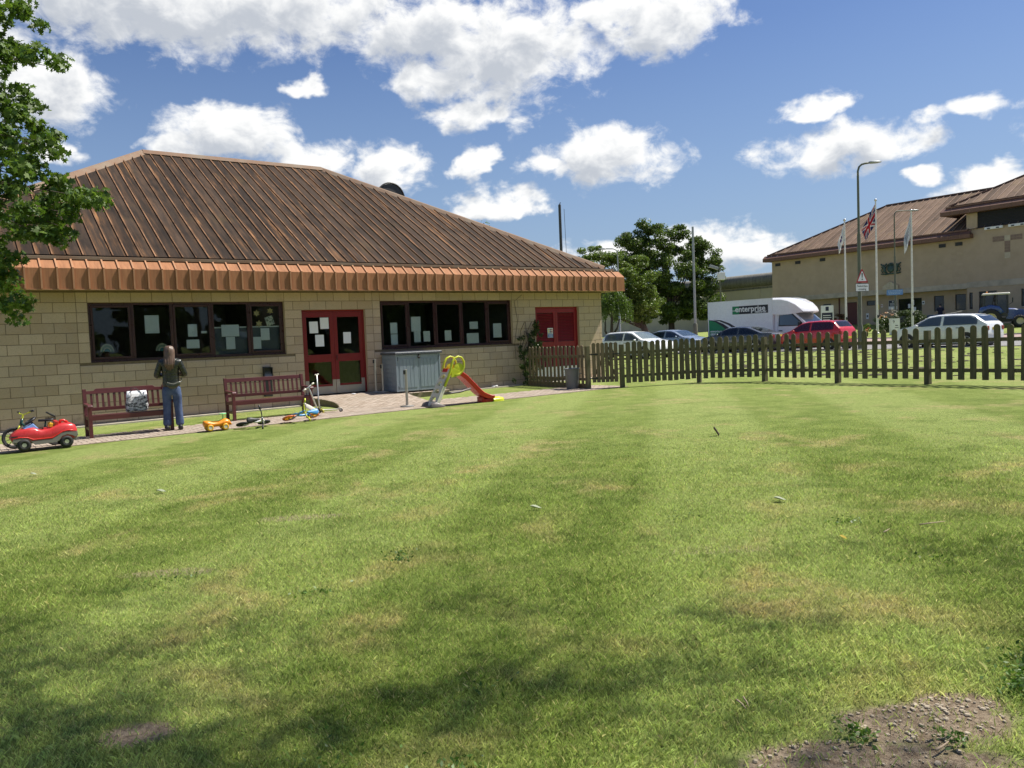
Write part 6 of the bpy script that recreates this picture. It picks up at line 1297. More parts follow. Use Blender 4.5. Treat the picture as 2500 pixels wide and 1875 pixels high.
for yy in (-byw-.006, byw+.001): mb = MB(); mb.box(bx0+.1, bx1-.1, yy, yy+.005, .80, .92); mb.build('stripe', M_SIGNYEL, t)
mb = MB(); mb.box(bx1+.0, bx1+.006, -byw+.1, byw-.1, .80, .92); mb.box(bx0-.006, bx0, -byw+.1, byw-.1, .80, .92); mb.build('stripe', M_SIGNYEL, t)
mb = MB(); mb.bar((bx1-.4, 0, .5), (bx1+1.0, 0, .45), .1, .1); mb.box(bx0+.2, bx1-.2, -.3, .3, .42, .55); mb.build('drawbar', M_DARK, t)
for y in (-.7, .7): mb = MB(); mb.lathe([(0, -.12), (.32, -.12), (.34, -.06), (.34, .06), (.32, .12), (0, .12)], 20, Matrix.Translation((-.3, y, .34)) @ Matrix.Rotation(PI/2, 4, 'X')); mb.build('wheel', M_TYRE, t, smooth=True, sharp=40)
mb = MB(); mb.bar((-.6, -.3, 1.10), (.8, .5, 1.30), .09, .03); mb.bar((-.9, .1, 1.08), (.4, .3, 1.16), .12, .03); mb.build('load_plank', M_CREAM, t)
# man by the trailer
pm_ = at_depth(2296, 790, 63.5); pm_.z = gz(pm_)+.02
man = thing('person', 'man in a navy shirt and dark cap walking towards the gatehouse', 'person', pm_, rad(-28)); man.scale = (1.08, 1.08, 1.08)
body_parts(man, (.25, -.02, 1.08), (.33, .12, .88), top_m=M_NAVY, leg_m=M_NAVY, sleeve=False)
mb = MB(); mb.loft([[(rx*math.cos(2*PI*k/20), cy+ry*math.sin(2*PI*k/20), zz) for k in range(20)] for zz, rx, ry, cy in ((1.53, .085, .06, -.04), (1.58, .092, .105, .01), (1.63, .09, .10, .01), (1.665, .06, .07, .01), (1.675, .02, .02, .01))]); mb.box(-.07, .07, .08, .19, 1.585, 1.60); mb.build('cap', M_BLACK, man, smooth=True, sharp=50)

# ------------------------------------------------------------------ poles, lamps, flags, signs
def pole_at(px, py_top, D): q = at_depth(px, py_top, D); g_ = zg(q.x, q.y); return Vector((q.x, q.y, g_)), q.z-g_
def lamp_post(px, py, D, label, arm, r0, mat_, az_, arm_len=.95, group='street lamps'):
    b_, h = pole_at(px, py, D); t = thing('street_lamp', label, 'lamp', b_, az_, group)
    mb = MB(); mb.lathe([(r0*1.5, -.1), (r0*1.5, 1.1), (r0*1.05, 1.2), (r0, h*.62), (r0*.72, h*.63), (r0*.62, h-.55)], 14); mb.build('column', mat_, t, smooth=True, sharp=40)
    mb = MB(); mb.tube([(0, 0, h-.6), (0, 0, h-.35), (.06, 0, h-.15), (.18, 0, h-.04), (.35, 0, h), (arm_len, 0, h+.02)], r0*.55, 10); mb.build('arm', mat_, t, smooth=True)
    mb = MB(); mb.loft([[(arm_len-.05+x, w_*math.cos(a), h+.03+h_*math.sin(a)) for a in np.linspace(0, 2*PI, 10, endpoint=False)] for x, w_, h_ in ((0, .04, .04), (.1, .10, .07), (.4, .11, .06), (.55, .08, .035), (.6, .02, .01))]); mb.build('lantern', M_POLE, t, smooth=True); return t, b_, h
right = Vector((c_r.x, c_r.y, 0)).normalized(); RAZ = math.atan2(right.y, right.x)
t1, lb_, lh_ = lamp_post(2094, 400, 39., 'tall olive street lamp carrying the warning triangle', 1, .085, M_POLE_G, RAZ-.1, .55)
t2, b2_, h2_ = lamp_post(2183, 515, 62., 'slim street lamp in front of the gatehouse holding the blue sign', 1, .075, M_POLE_G, RAZ+.2, 1.6)
lamp_post(1507, 607, 62., 'street lamp among the trees behind the stone building', 1, .075, M_POLE, PI+RAZ, .9)
def plain_pole(px, py, D, r0, mat_, nm, label, cat, taper=.6):
    b_, h = pole_at(px, py, D); t = thing(nm, label, cat, b_, 0); mb = MB(); mb.lathe([(r0*1.7, -.1), (r0*1.7, .12), (r0, .16), (r0*taper, h-.02), (r0*taper*.4, h)], 12); mb.build('shaft', mat_, t, smooth=True, sharp=40); return t, b_, h
mt, mb_, mh = plain_pole(1691, 553, 60., .10, M_POLE, 'mast', 'plain grey mast standing in front of the tall tree', 'mast', .8)
mb = MB(); mb.lathe([(.17, .1), (.17, 1.5), (.12, 1.6)], 12); mb.build('base_cabinet', M_POLE_G, mt, smooth=True, sharp=40)
dm, db_, dh = plain_pole(1366, 499, 52., .11, M_DARK, 'mast', 'dark slender mast rising behind the stone building roof', 'mast', .8)
mb = MB(); mb.tube([(.28, 0, dh-.3), (.42, 0, 1.)], .014, 5); mb.tube([(0, 0, dh), (.06, 0, dh+.12)], .03, 6); mb.build('stay_wire', M_DARK, dm)
ct, cb2, ch_ = plain_pole(1758, 668, 70., .07, M_POLE_G, 'camera_pole', 'camera pole with white box beside the perimeter wall', 'camera pole', .9)
mb = MB(); mb.box(-.20, .38, -.25, .25, ch_-.55, ch_+.10); mb.build('equipment_box', M_WHITE, ct, bevel=.02)
mb = MB(); mb.box(-.75, .05, -.14, .14, -.12, .12, 0, Matrix.Translation((-.2, 0, ch_+.45)) @ Matrix.Rotation(.35, 4, 'Y')); mb.tube([(0, 0, ch_+.1), (0, 0, ch_+.42)], .04, 6); mb.build('camera_housing', M_POLE, ct, bevel=.02)
# warning triangle and plate on the near lamp
nrm_s = -(lb_.normalized()); sa = math.atan2(nrm_s.y, nrm_s.x)+PI/2+rad(42)
ts = thing('warning_sign', 'red triangle warning sign with exclamation mark on the lamp post', 'sign', lb_+Vector((0, 0, 0)), sa)
def zpx(py): return at_depth(2105, py, 38.9).z-lb_.z
zt1, zt0 = zpx(657), zpx(690); hh = zt1-zt0; Fm = facing((.06, -.10, zt0)); tri = lambda k, o_=0.: [(-.36*k, o_), (.36*k, o_), (.36*k*.08, hh*k+o_), (-.36*k*.08, hh*k+o_)]
def signpart(nm, poly, lift, mat_, par=ts, M_=Fm): mb = MB(); mb.prism(poly, lift, lift+.004); o = mb.build(nm, mat_, par); o.matrix_local = M_; return o
signpart('red_border', tri(1), 0, M_SIGNRED); signpart('white_field', tri(.72, .075), .005, M_WHITE); signpart('exclamation_bar', [(-.022, .24), (.022, .24), (.038, .46), (-.038, .46)], .010, M_BLACK); signpart('exclamation_dot', [(.036*math.cos(a), .16+.036*math.sin(a)) for a in np.linspace(0, 2*PI, 12, endpoint=False)], .010, M_BLACK)
mb = MB(); mb.box(-.05, .17, -.095, -.03, zt0+.15, zt0+.19); mb.build('clip', M_POLE, ts)
tp2 = thing('sign_plate', 'white plate reading Pedestrians crossing below the warning triangle', 'sign', lb_, sa); zp1, zp0 = zpx(692), zpx(711.5); Fm2 = facing((.06, -.10, zp0)); hp_ = zp1-zp0; wp_ = .40
signpart('black_border', [(-wp_, 0), (wp_, 0), (wp_, hp_), (-wp_, hp_)], 0, M_BLACK, tp2, Fm2); signpart('white_face', [(-wp_+.02, .02), (wp_-.02, .02), (wp_-.02, hp_-.02), (-wp_+.02, hp_-.02)], .005, M_WHITE, tp2, Fm2)
text('sign_text', 'Pedestrians', .14, M_BLACK, tp2, Fm2 @ Matrix.Translation((0, hp_*.56, .010)), 'CENTER', .002); text('sign_text', 'crossing', .14, M_BLACK, tp2, Fm2 @ Matrix.Translation((0, hp_*.18, .010)), 'CENTER', .002)
# blue sign on the slim lamp
nb = -(b2_.normalized()); sb_ = math.atan2(nb.y, nb.x)+PI/2+.15
tb = thing('blue_sign', 'blue information sign with pale lettering on the slim lamp post', 'sign', b2_, sb_)
zb1 = at_depth(2185, 707, 61.9).z-b2_.z; mb = MB(); mb.box(-.62, .52, -.12, -.09, zb1-.42, zb1); mb.build('plate', M_BLUESIGN, tb)
mb = MB(); mb.box(-.06, .06, -.09, .02, zb1-.3, zb1-.2); mb.build('clip', M_POLE, tb)
M_SIGNPALE = P('sign_pale_lettering', (.45, .58, .75), .5)
mb = MB()
for i in range(3):
    x = -.54+.03*i
    while x < .40-.05*i: w_ = random.uniform(.05, .13); mb.box(x, min(x+w_, .45), -.124, -.121, zb1-.12-i*.11, zb1-.07-i*.11); x += w_+.03
mb.build('lettering', M_SIGNPALE, tb)
# flag poles
def flag(pole_b, h, drop, wid, colfn, dirv_, label, twist=0.):
    t = thing('flag', label, 'flag', pole_b, 0, 'flags on white poles'); nx, ny = 46, 30; v = []; cols = []
    for j in range(ny+1):
        for i in range(nx+1):
            u, w_ = i/nx, j/ny     # u along the fly, w down the hoist
            out = wid*(.30*u-.02*u*u)*(1-.25*w_)*1.35; dn = drop*w_*.62+u*drop*.80*(1-.35*w_); fold = .09*math.sin(u*9+w_*3+twist)*u**.5
            q = dirv_*(out+.06)+dirv_.cross(Vector((0, 0, 1)))*fold; v.append((q.x, q.y, h-.25-dn)); cols.append((*colfn(u, w_), 1))
    f = [(j*(nx+1)+i, j*(nx+1)+i+1, (j+1)*(nx+1)+i+1, (j+1)*(nx+1)+i) for j in range(ny) for i in range(nx)]
    me = bpy.data.meshes.new('cloth'); me.from_pydata(v, [], f); ca_ = me.color_attributes.new('dye', 'FLOAT_COLOR', 'POINT'); ca_.data.foreach_set('color', np.array(cols, dtype=np.float32).ravel()); me.materials.append(M_FLAG); me.polygons.foreach_set('use_smooth', [True]*len(f)); o = link('cloth', me, t)
    sd = o.modifiers.new('thick', 'SOLIDIFY'); sd.thickness = .006; return t
m, n, b = newmat('flag_cloth'); at = n.new('ShaderNodeVertexColor', layer_name='dye'); n.l.new(at.outputs[0], b.inputs['Base Color']); b.inputs['Roughness'].default_value = .9; M_FLAG = m
tr = n.new('ShaderNodeBsdfTranslucent'); n.l.new(at.outputs[0], tr.inputs[0]); ms = n.new('ShaderNodeMixShader'); ms.inputs[0].default_value = .3; n.l.new(b.outputs[0], ms.inputs[1]); n.l.new(tr.outputs[0], ms.inputs[2]); n.l.new(ms.outputs[0], n.n['Material Output'].inputs[0])
RED_, WH_, BLU_ = (.45, .012, .025), (.78, .78, .76), (.012, .02, .12)
def union(u, w_):
    x, y = (u-.5)*2, (w_-.5)*1.0; ax, ay = abs(x), abs(y)*2
    if ax < .10 or ay < .20: return RED_
    if ax < .167 or ay < .333: return WH_
    dd = abs(ay-ax*1.0)
    if dd < .10: return RED_
    if dd < .24: return WH_
    return BLU_
def whiteflag(u, w_):
    if (u-.45)**2*3+(w_-.45)**2 < .05: return (.07, .03, .20) if (int(u*14)+int(w_*9)) % 3 else (.5, .5, .55)
    return WH_
def greyflag(u, w_):
    if .30 < u < .75 and .2 < w_ < .75 and (int(w_*12) % 2): return (.03, .035, .12)
    return (.62, .64, .68)
for px, py, colfn, dr_, wd_, lb, lbf, tw in ((1850+627*.33749, 400+412*.33749, whiteflag, 1.9, 1.3, 'left of the three white flagpoles before the gatehouse', 'white flag with purple emblem on the left pole', 1.), (1850+852*.33749, 400+268*.33749, union, 2.35, 2.6, 'tallest white flagpole in the middle before the gatehouse', 'red white and blue national flag hanging on the tallest pole', 0.), (1850+1110*.33749, 400+343*.33749, greyflag, 2.5, 1.5, 'right of the three white flagpoles before the gatehouse', 'white flag with dark lettering drooping on the right pole', 2.)):
    t, b_, h = plain_pole(px, py, 59., .085, M_POLE_W, 'flagpole', lb, 'flagpole', .55); t['group'] = 'white flagpoles'
    mb = MB(); mb.sphere((0, 0, h+.06), .10, 10); mb.build('finial', M_SILVER, t, smooth=True); mb = MB(); mb.box(-.04, .06, -.16, -.08, 1.2, 1.4); mb.build('cleat', M_BLACK, t)
    flag(b_, h, dr_, wd_, colfn, -right, lbf, tw)
# low sign board, cabinet
q = at_depth(2020, 790, 64.); q.z = gz(q); t = thing('sign_board', 'white and navy freestanding direction board before the gatehouse', 'sign', q, RAZ-.35)
mb = MB(); mb.box(-.47, -.40, -.04, .04, 0, 2.25); mb.box(.40, .47, -.04, .04, 0, 2.25); mb.build('post', M_WHITE, t); mb = MB(); mb.box(-.40, .40, -.03, .03, 1.68, 2.25); mb.build('header', M_WHITE, t); mb = MB(); mb.box(-.40, .40, -.03, .03, .55, 1.66); mb.build('panel', M_SIGNNAVY, t)
mb = MB(); mb.box(-.12, .12, -.034, -.031, 1.82, 2.15); mb.build('emblem', M_SIGNNAVY, t); mb = MB()
for i in range(5): mb.box(-.32, .30-.05*(i % 3), -.034, -.031, .75+i*.17, .80+i*.17)
mb.build('text_line', M_PAPER, t)
q = at_depth(2184, 800, 57.); q.z = gz(q); t = thing('cabinet', 'white roadside cabinet with a number 9 in front of the hedge', 'cabinet', q, RAZ-.1); mb = MB(); mb.box(-.30, .30, -.2, .2, 0, 1.12); mb.build('body', M_WHITE, t, bevel=.02); mb = MB(); mb.box(-.31, .31, -.21, .21, 1.12, 1.16); mb.build('lid', M_WHITE, t); text('number', '9', .30, M_BLACK, t, facing((-.2, -.202, .82)))
mb = MB(); mb.box(-.02, .16, -.204, -.201, .62, .68); mb.box(-.05, .2, -.204, -.201, .48, .52); mb.build('label_plate', M_DARK, t)
# ------------------------------------------------------------------ foliage helpers
RHOMB = np.array([(0, -.5), (.27, -.05), (0, .5), (-.27, -.05)])
MAPLE = np.array([(0, -.5), (.12, -.22), (.46, -.28), (.27, .02), (.44, .26), (.14, .22), (0, .52), (-.14, .22), (-.44, .26), (-.27, .02), (-.46, -.28), (-.12, -.22)])
def unit(a): return a/np.maximum(1e-9, np.linalg.norm(a, axis=1, keepdims=True))
def fast_mesh(name, V, k, mat_, rnd):
    N = len(V)//k; me = bpy.data.meshes.new(name); me.vertices.add(N*k); me.vertices.foreach_set('co', V.astype(np.float32).ravel())
    me.loops.add(N*k); me.loops.foreach_set('vertex_index', np.arange(N*k, dtype=np.int32)); me.polygons.add(N)
    me.polygons.foreach_set('loop_start', np.arange(0, N*k, k, dtype=np.int32)); me.polygons.foreach_set('loop_total', np.full(N, k, dtype=np.int32))
    me.update(calc_edges=True); a = me.attributes.new('rnd', 'FLOAT_VECTOR', 'POINT'); a.data.foreach_set('vector', np.repeat(rnd, k, axis=0).astype(np.float32).ravel()); me.materials.append(mat_); return me
def leaf_mesh(name, Pc, size, mat_, shape=RHOMB, out=None, droop=.0, up=.35):
    N = len(Pc); nrm = rng.normal(size=(N, 3)); 
    if out is not None: nrm = nrm*.75+out*.8
    nrm[:, 2] += up; nrm = unit(nrm); t = rng.normal(size=(N, 3)); t[:, 2] -= droop; t = unit(t-nrm*(t*nrm).sum(1, keepdims=True)); b_ = np.cross(nrm, t)
    sz = size*rng.uniform(.65, 1.25, size=(N, 1)); k = len(shape); V = np.zeros((N, k, 3))
    for i, (x, y) in enumerate(shape): V[:, i] = Pc+b_*x*sz+t*y*sz-nrm*(abs(x)*.22)*sz
    rnd = np.stack([rng.random(N), rng.random(N), rng.random(N)], 1); return fast_mesh(name, V.reshape(-1, 3), k, mat_, rnd)
def clump_points(cl, n):
    """cl: (centre, radii) arrays; n leaves per unit"""
    Ps, Os = [], []
    for (c, r) in cl:
        d = unit(rng.normal(size=(n, 3))); rad_ = rng.random((n, 1))**.45; Ps.append(np.array(c)+d*rad_*np.array(r)); Os.append(d)
    return np.concatenate(Ps), np.concatenate(Os)
def crown_clumps(ells, dens, rc):
    """fill ellipsoids with clumps biased to the surface"""
    out = []
    for (c, r, n) in ells:
        d = unit(rng.normal(size=(n, 3))); q = rng.uniform(.45, 1., size=(n, 1))**.5
        for p in np.array(c)+d*q*np.array(r): s_ = rng.uniform(.6, 1.3)*rc; out.append((p, (s_, s_, s_*.62)))
    return out
def tree(name, label, base, trunk_h, r0, ells, rc, nl, lsize, leaf_m, shape=RHOMB, group='trees', limbs=9, cat='tree', droop=0.):
    t = thing(name, label, cat, base, 0, group); b0 = Vector(base); cl = crown_clumps(ells, 1, rc); cl = [(np.array(c)-np.array(b0), r) for c, r in cl]
    tops = [np.array(e[0])-np.array(b0) for e in ells]; cen = sum(tops)/len(tops)
    mb = MB(); top = Vector((cen[0]*.6, cen[1]*.6, max(trunk_h, cen[2]*.9))); mb.tube([(0, 0, -.15), (0, 0, .3), tuple(Vector((top.x*.25, top.y*.25, trunk_h*.6))), tuple(Vector((top.x*.5, top.y*.5, trunk_h))), tuple(top)], [r0*1.35, r0, r0*.85, r0*.75, r0*.25], 12)
    mb.build('trunk', M_BARK, t, smooth=True)
    mb = MB(); idx = rng.permutation(len(cl))[:limbs*3]
    for i in idx:
        c = Vector(cl[i][0]); f = random.uniform(.45, .95); st = Vector((top.x*.5*f, top.y*.5*f, trunk_h*f if f < .8 else trunk_h+(top.z-trunk_h)*(f-.8)*2)); mid = st.lerp(c, .55)+Vector((0, 0, -.08*(c-st).length)); mb.tube([st, mid, c], [r0*.32, r0*.2, r0*.06], 6)
    mb.build('limbs', M_BARK, t, smooth=True)
    Pc, Od = clump_points(cl, nl); o = link('crown', leaf_mesh('crown', Pc, lsize, leaf_m, shape, Od, droop), t); return t
def px_ell(px, py, rx, ry, D, n, dy=.9): 
    c = at_depth(px, py, D); s_ = D/F_PX; return (np.array(c), np.array((rx*s_, rx*s_*dy, ry*s_)), n)

# ------------------------------------------------------------------ trees beyond the fence
D_ = 85.; q = at_depth(1640, 800, D_); q.z = gz(q)
tree('oak_tree', 'tall dark green open-crowned tree behind the rental van', q, 4.0, .34, [px_ell(1598, 602, 62, 52, D_, 46), px_ell(1552, 640, 45, 50, D_, 36), px_ell(1650, 668, 85, 70, D_, 90), px_ell(1722, 655, 36, 62, D_, 34), px_ell(1705, 738, 58, 42, D_, 50), px_ell(1615, 738, 85, 50, D_, 80), px_ell(1592, 550, 30, 20, D_, 12), px_ell(1655, 566, 20, 18, D_, 7), px_ell(1525, 585, 16, 16, D_, 7), px_ell(1700, 610, 28, 28, D_, 12), px_ell(1560, 600, 25, 25, D_, 10)], .70, 230, .24, M_LEAF_OAK, RHOMB, 'trees beyond the road', 10)
D_ = 66.; q = at_depth(1584, 800, D_); q.z = gz(q)
tree('linden_tree', 'light green broad tree with a dark trunk behind the parked hatchback', q, 2.6, .30, [px_ell(1455, 655, 52, 58, D_, 50), px_ell(1530, 680, 70, 66, D_, 85), px_ell(1560, 740, 56, 46, D_, 60), px_ell(1490, 735, 60, 50, D_, 50), px_ell(1425, 690, 30, 45, D_, 20), px_ell(1400, 720, 40, 60, D_, 24)], .52, 240, .17, M_LEAF_LIND, RHOMB, 'trees beyond the road', 8)
D_ = 50.; q = at_depth(1488, 830, D_); q.z = gz(q)
t = thing('weeping_tree', 'small weeping tree with hanging foliage by the building corner', 'tree', q, 0, 'trees beyond the road'); b0 = np.array(q)
Ps = []; mb = MB()
for k in range(170):
    a = random.uniform(0, 2*PI); r_ = random.random()**.6*.95; top_ = np.array(at_depth(1500, 722, D_))-b0+np.array((r_*math.cos(a), r_*math.sin(a), .55-r_*.9+random.uniform(-.2, .2))); ln = random.uniform(.7, 1.6)
    nn = 46; f = rng.random((nn, 1)); Ps.append(top_+np.array((math.cos(a)*.2, math.sin(a)*.2, 0))*f+np.array((0, 0, -1.))*f*ln+rng.normal(size=(nn, 3))*.045)
link('crown', leaf_mesh('crown', np.concatenate(Ps), .11, M_LEAF_WEEP, RHOMB, None, 1.2, .1), t)
tz = at_depth(1500, 722, D_)-Vector(b0); mb.tube([(0, 0, -.1), (.0, 0, .9), (.15, 0, 1.4), (tz.x*.7, 0, tz.z)], [.17, .14, .11, .04], 8); mb.tube([(0, 0, 1.0), (-.25, 0, 1.6), (-.2, 0, 2.4)], [.10, .07, .03], 6); mb.tube([(.05, 0, 1.1), (.5, .1, 1.7), (.7, .1, 2.3)], [.09, .06, .03], 6); mb.build('trunk', M_BARK, t, smooth=True)
D_ = 46.; q = at_depth(1140, 700, D_); q.z = gz(q)
tree('birch_tree', 'pale green treetop just showing over the right roof slope', q, 5.0, .15, [px_ell(1092, 575, 46, 48, D_, 22), px_ell(1195, 592, 40, 46, D_, 18), px_ell(1140, 640, 90, 60, D_, 22)], .42, 70, .13, M_LEAF_LIND, RHOMB, 'trees beyond the road', 6)

# ------------------------------------------------------------------ hedge, roses and beds before the gatehouse
def bush(nm, label, ells, rc, nl, ls, mat_, base, cat='bush', flowers=None):
    t = thing(nm, label, cat, base, 0, 'planting before the gatehouse'); cl = [(np.array(c)-np.array(base), r) for c, r in crown_clumps(ells, 1, rc)]; Pc, Od = clump_points(cl, nl); link('foliage', leaf_mesh('foliage', Pc, ls, mat_, RHOMB, Od), t)
    mb = MB(); 
    for k in range(7): c = Vector(cl[k % len(cl)][0]); mb.tube([(c.x*.3, c.y*.3, -.05), c*.6, c], [.04, .03, .012], 5)
    mb.build('stems', M_BARK, t)
    if flowers:
        for (px, py, mm) in flowers:
            c = at_depth(px, py, flowers_D)-Vector(base); mb = MB()
            for k in range(5): mb.sphere((c.x+random.gauss(0, .09), c.y+random.gauss(0, .09), c.z+random.gauss(0, .06)), random.uniform(.035, .055), 6, sc=(1, 1, .8))
            mb.build('flower', mm, t, smooth=True)
    return t
flowers_D = 60.2; q = at_depth(2200, 818, 61.); q.z = gz(q)
bush('rose_hedge', 'rounded dark green hedge with orange roses before the entrance', [px_ell(2163, 796, 26, 26, 61., 20, 1.), px_ell(2212, 788, 42, 30, 61., 40, .8), px_ell(2248, 796, 22, 26, 61., 16, .8), px_ell(2165, 815, 30, 20, 61., 14), px_ell(2220, 815, 45, 18, 61., 20)], .42, 190, .12, M_LEAF_HEDGE, q, 'hedge', [(2152, 770, M_ROSE), (2161, 765, M_ROSE), (2170, 762, M_ROSEW), (2146, 775, M_ROSE), (2176, 769, M_ROSE), (2180, 757, M_ROSEW), (2163, 774, M_ROSE), (2187, 768, M_ROSEW)])
flowers_D = 66.; q = at_depth(1985, 800, 66.5); q.z = gz(q)
bush('flowering_shrub', 'pale flowering shrub behind the van bonnet', [px_ell(1985, 788, 22, 14, 66.5, 8)], .35, 110, .12, M_LEAF_LIND, q, 'shrub', [(1976, 780, M_ROSEW), (1990, 778, M_ROSEW), (1998, 783, M_ROSEW), (1982, 786, M_ROSEW)])
q = at_depth(2048, 800, 70.); q.z = gz(q)
bush('red_shrub', 'small reddish shrub in front of the dark red door', [px_ell(2050, 780, 18, 12, 70., 7)], .35, 90, .12, leafmat('red_leaf', (.07, .05, .02), (.16, .07, .03)), q, 'shrub')
flowers_D = 56.; q = at_depth(2117, 806, 57.); q.z = gz(q)
bush('flower_bed_plant', 'spiky lime plant with orange flowers left of the hedge', [px_ell(2115, 800, 12, 12, 57., 5)], .22, 70, .14, M_LEAF_LIND, q, 'plant', [(2118, 806, M_ROSE), (2122, 803, P('red_flower', (.5, .08, .04), .7))])

# ------------------------------------------------------------------ climbing ivy on the wall and fence
t = thing('climbing_ivy', 'straggling ivy climbing the wall between the window and the louvred door', 'ivy', G(12.35, -.15), A, None); b0 = G(12.35, -.15)
cl = []; rot_ = Matrix.Rotation(A, 4, 'Z')
for (s_, y_, z_, rx, rz_, n_) in ((12.62, -.18, 1.72, .12, .22, 5), (12.58, -.2, 1.45, .18, .22, 8), (12.50, -.22, 1.20, .24, .22, 10), (12.30, -.25, .95, .22, .22, 9), (12.08, -.15, 1.12, .08, .22, 4), (12.2, -.28, .65, .22, .25, 9), (12.15, -.3, .35, .24, .28, 10), (12.3, -.35, .15, .22, .15, 7), (12.72, -.12, 1.95, .05, .18, 3), (12.06, -.12, 1.45, .05, .15, 2), (12.62, -.22, .85, .16, .25, 6), (12.55, -.3, .45, .2, .25, 5)):
    for k in range(n_): p = W(s_+random.gauss(0, rx*.7), y_+random.gauss(0, .07), b0.z+z_-.05+random.gauss(0, rz_*.6)); cl.append((np.array(p-b0), (.09, .07, .09)))
inv = np.array(rot_.to_3x3().inverted()); Pc, Od = clump_points(cl, 46); link('foliage', leaf_mesh('foliage', Pc @ inv.T, .055, M_LEAF_IVY, MAPLE, Od), t)
mb = MB()
for k in range(10):
    s_ = 12.2+.05*k; pts = [W(s_+.1*math.sin(k+j), -.06-.1*(j % 2), b0.z+j*.28) for j in range(7 if k % 3 else 8)]; mb.tube([rot_.inverted() @ (p-b0) for p in pts], .009, 5)
pts = [W(11.98, -.03, b0.z+.8), W(11.95, -.03, b0.z+1.3), W(12.1, -.02, b0.z+2.0), W(12.0, -.02, b0.z+2.6), W(12.3, -.03, b0.z+2.8)]; mb.tube([rot_.inverted() @ (p-b0) for p in pts], .006, 5); mb.build('stems', M_BARK, t)

# ------------------------------------------------------------------ the maple at the left edge
tb0 = Vector((-9.3, 10.4, zg(-9.3, 10.4))); t = thing('maple_tree', 'leafy maple branches hanging into the left edge of the picture', 'tree', tb0, 0)
pc = [(-40, 20), (10, 25), (55, 22), (95, 12), (20, 50), (-60, 150), (-20, 130), (30, 120), (60, 115), (110, 150), (150, 160), (60, 165), (10, 180), (-40, 220), (20, 235), (70, 225), (110, 260), (90, 290), (50, 280), (10, 300), (120, 315), (145, 345), (175, 350), (60, 340), (30, 355), (100, 365), (130, 385), (50, 400), (-10, 390), (85, 420), (150, 425), (30, 440), (120, 455), (-20, 470), (60, 480), (100, 495), (150, 490), (185, 475), (200, 500), (225, 525), (240, 480), (262, 470), (170, 530), (130, 545), (205, 560), (95, 555), (50, 540), (20, 520), (145, 575), (75, 575), (25, 590), (-20, 560), (15, 645), (45, 660), (25, 690), (55, 705), (65, 735), (80, 750), (10, 720), (-15, 680), (35, 630), (-50, 300), (-60, 400), (-70, 500), (-60, 600), (-70, 80)]
cl = []; mb = MB(); limb = {}
hub = [Vector((.25, .0, 2.6)), Vector((.5, -.1, 4.2)), Vector((.45, 0, 5.8)), Vector((.3, 0, 7.4))]
for (px, py) in pc:
    px -= 40
    D_ = 10.3+random.uniform(-.7, .7)+(.3 if py > 620 else 0); c = at_depth(px, py, D_)-tb0
    for k in range(3): cl.append((np.array(c)+rng.normal(size=3)*np.array((.08, .16, .07)), (.15, .17, .10)))
    h_ = min(hub, key=lambda v: abs(v.z-(c.z+.5))); mid = h_.lerp(c, .5)+Vector((0, 0, .12)); mb.tube([h_+Vector((0, 0, random.uniform(-.6, .6))), mid+Vector((0, random.uniform(-.3, .3), random.uniform(-.2, .2))), c], [.016, .010, .004], 5)
for k in range(60):       # the unseen bulk of the crown
    c = np.array((random.gauss(-.9, .9), random.gauss(0, 1.3), random.uniform(2.6, 9.5))); cl.append((c, (.45, .45, .3)))
mb.build('limbs', M_BARK, t, smooth=True); m2 = MB(); m2.tube([(0, 0, -.1), (.05, 0, .8)]+hub+[Vector((.1, 0, 9))], [.22, .17, .14, .12, .09, .06, .02], 12); m2.build('trunk', M_BARK, t, smooth=True)
Pc, Od = clump_points(cl, 44); link('crown', leaf_mesh('crown', Pc, .088, M_LEAF_MAPLE, MAPLE, Od, .5), t)
# ------------------------------------------------------------------ trees round the lawn that stand outside the picture (one added for its shade; the rest show as reflections)
def outer_tree(label, x, y, h, ells, nl=150, ls=.22, tr=3.2, r0=.28): 
    b_ = Vector((x, y, zg(x, y))); return tree('maple_tree', label, b_, tr, r0, [(np.array((x+a, y+c, b_.z+d)), np.array(r), n_) for a, c, d, r, n_ in ells], .75, nl, ls, M_LEAF_MAPLE, RHOMB, 'trees around the lawn', 8)
b_ = Vector((9.6, 5.2, zg(9.6, 5.2))); t = thing('maple_tree', 'unseen tree added right of the picture to shade the near lawn', 'tree', b_, 0, 'trees around the lawn')
cl = [(np.array((3.5+random.gauss(0, 1.35), 5.5+random.gauss(0, .62), 9.0+random.gauss(0, .2)))-np.array(b_), (.5, .42, .3)) for k in range(92)]+[(np.array((random.gauss(0, 1.1), random.gauss(0, 1.), 9.2+random.gauss(0, .8))), (.6, .6, .45)) for k in range(40)]  # added crown: clumps set away from the trunk to throw the lawn shade
Pc, Od = clump_points(cl, 78); link('crown', leaf_mesh('crown', Pc, .085, M_LEAF_MAPLE, RHOMB, Od), t)
mb = MB(); mb.tube([(0, 0, -.1), (0, 0, .5), (0, 0, 5), (0, 0, 9)], [.24, .18, .13, .04], 10); mb.build('trunk', M_BARK, t, smooth=True)
mb = MB(); mb.tube([(0, 0, 7.5), (-3, .2, 8.6), (-7.5, .4, 9)], [.02, .014, .006], 6); mb.build('limbs', M_BARK, t, smooth=True)
names = ('first', 'second', 'third', 'fourth', 'fifth', 'sixth', 'seventh', 'eighth', 'ninth', 'tenth')
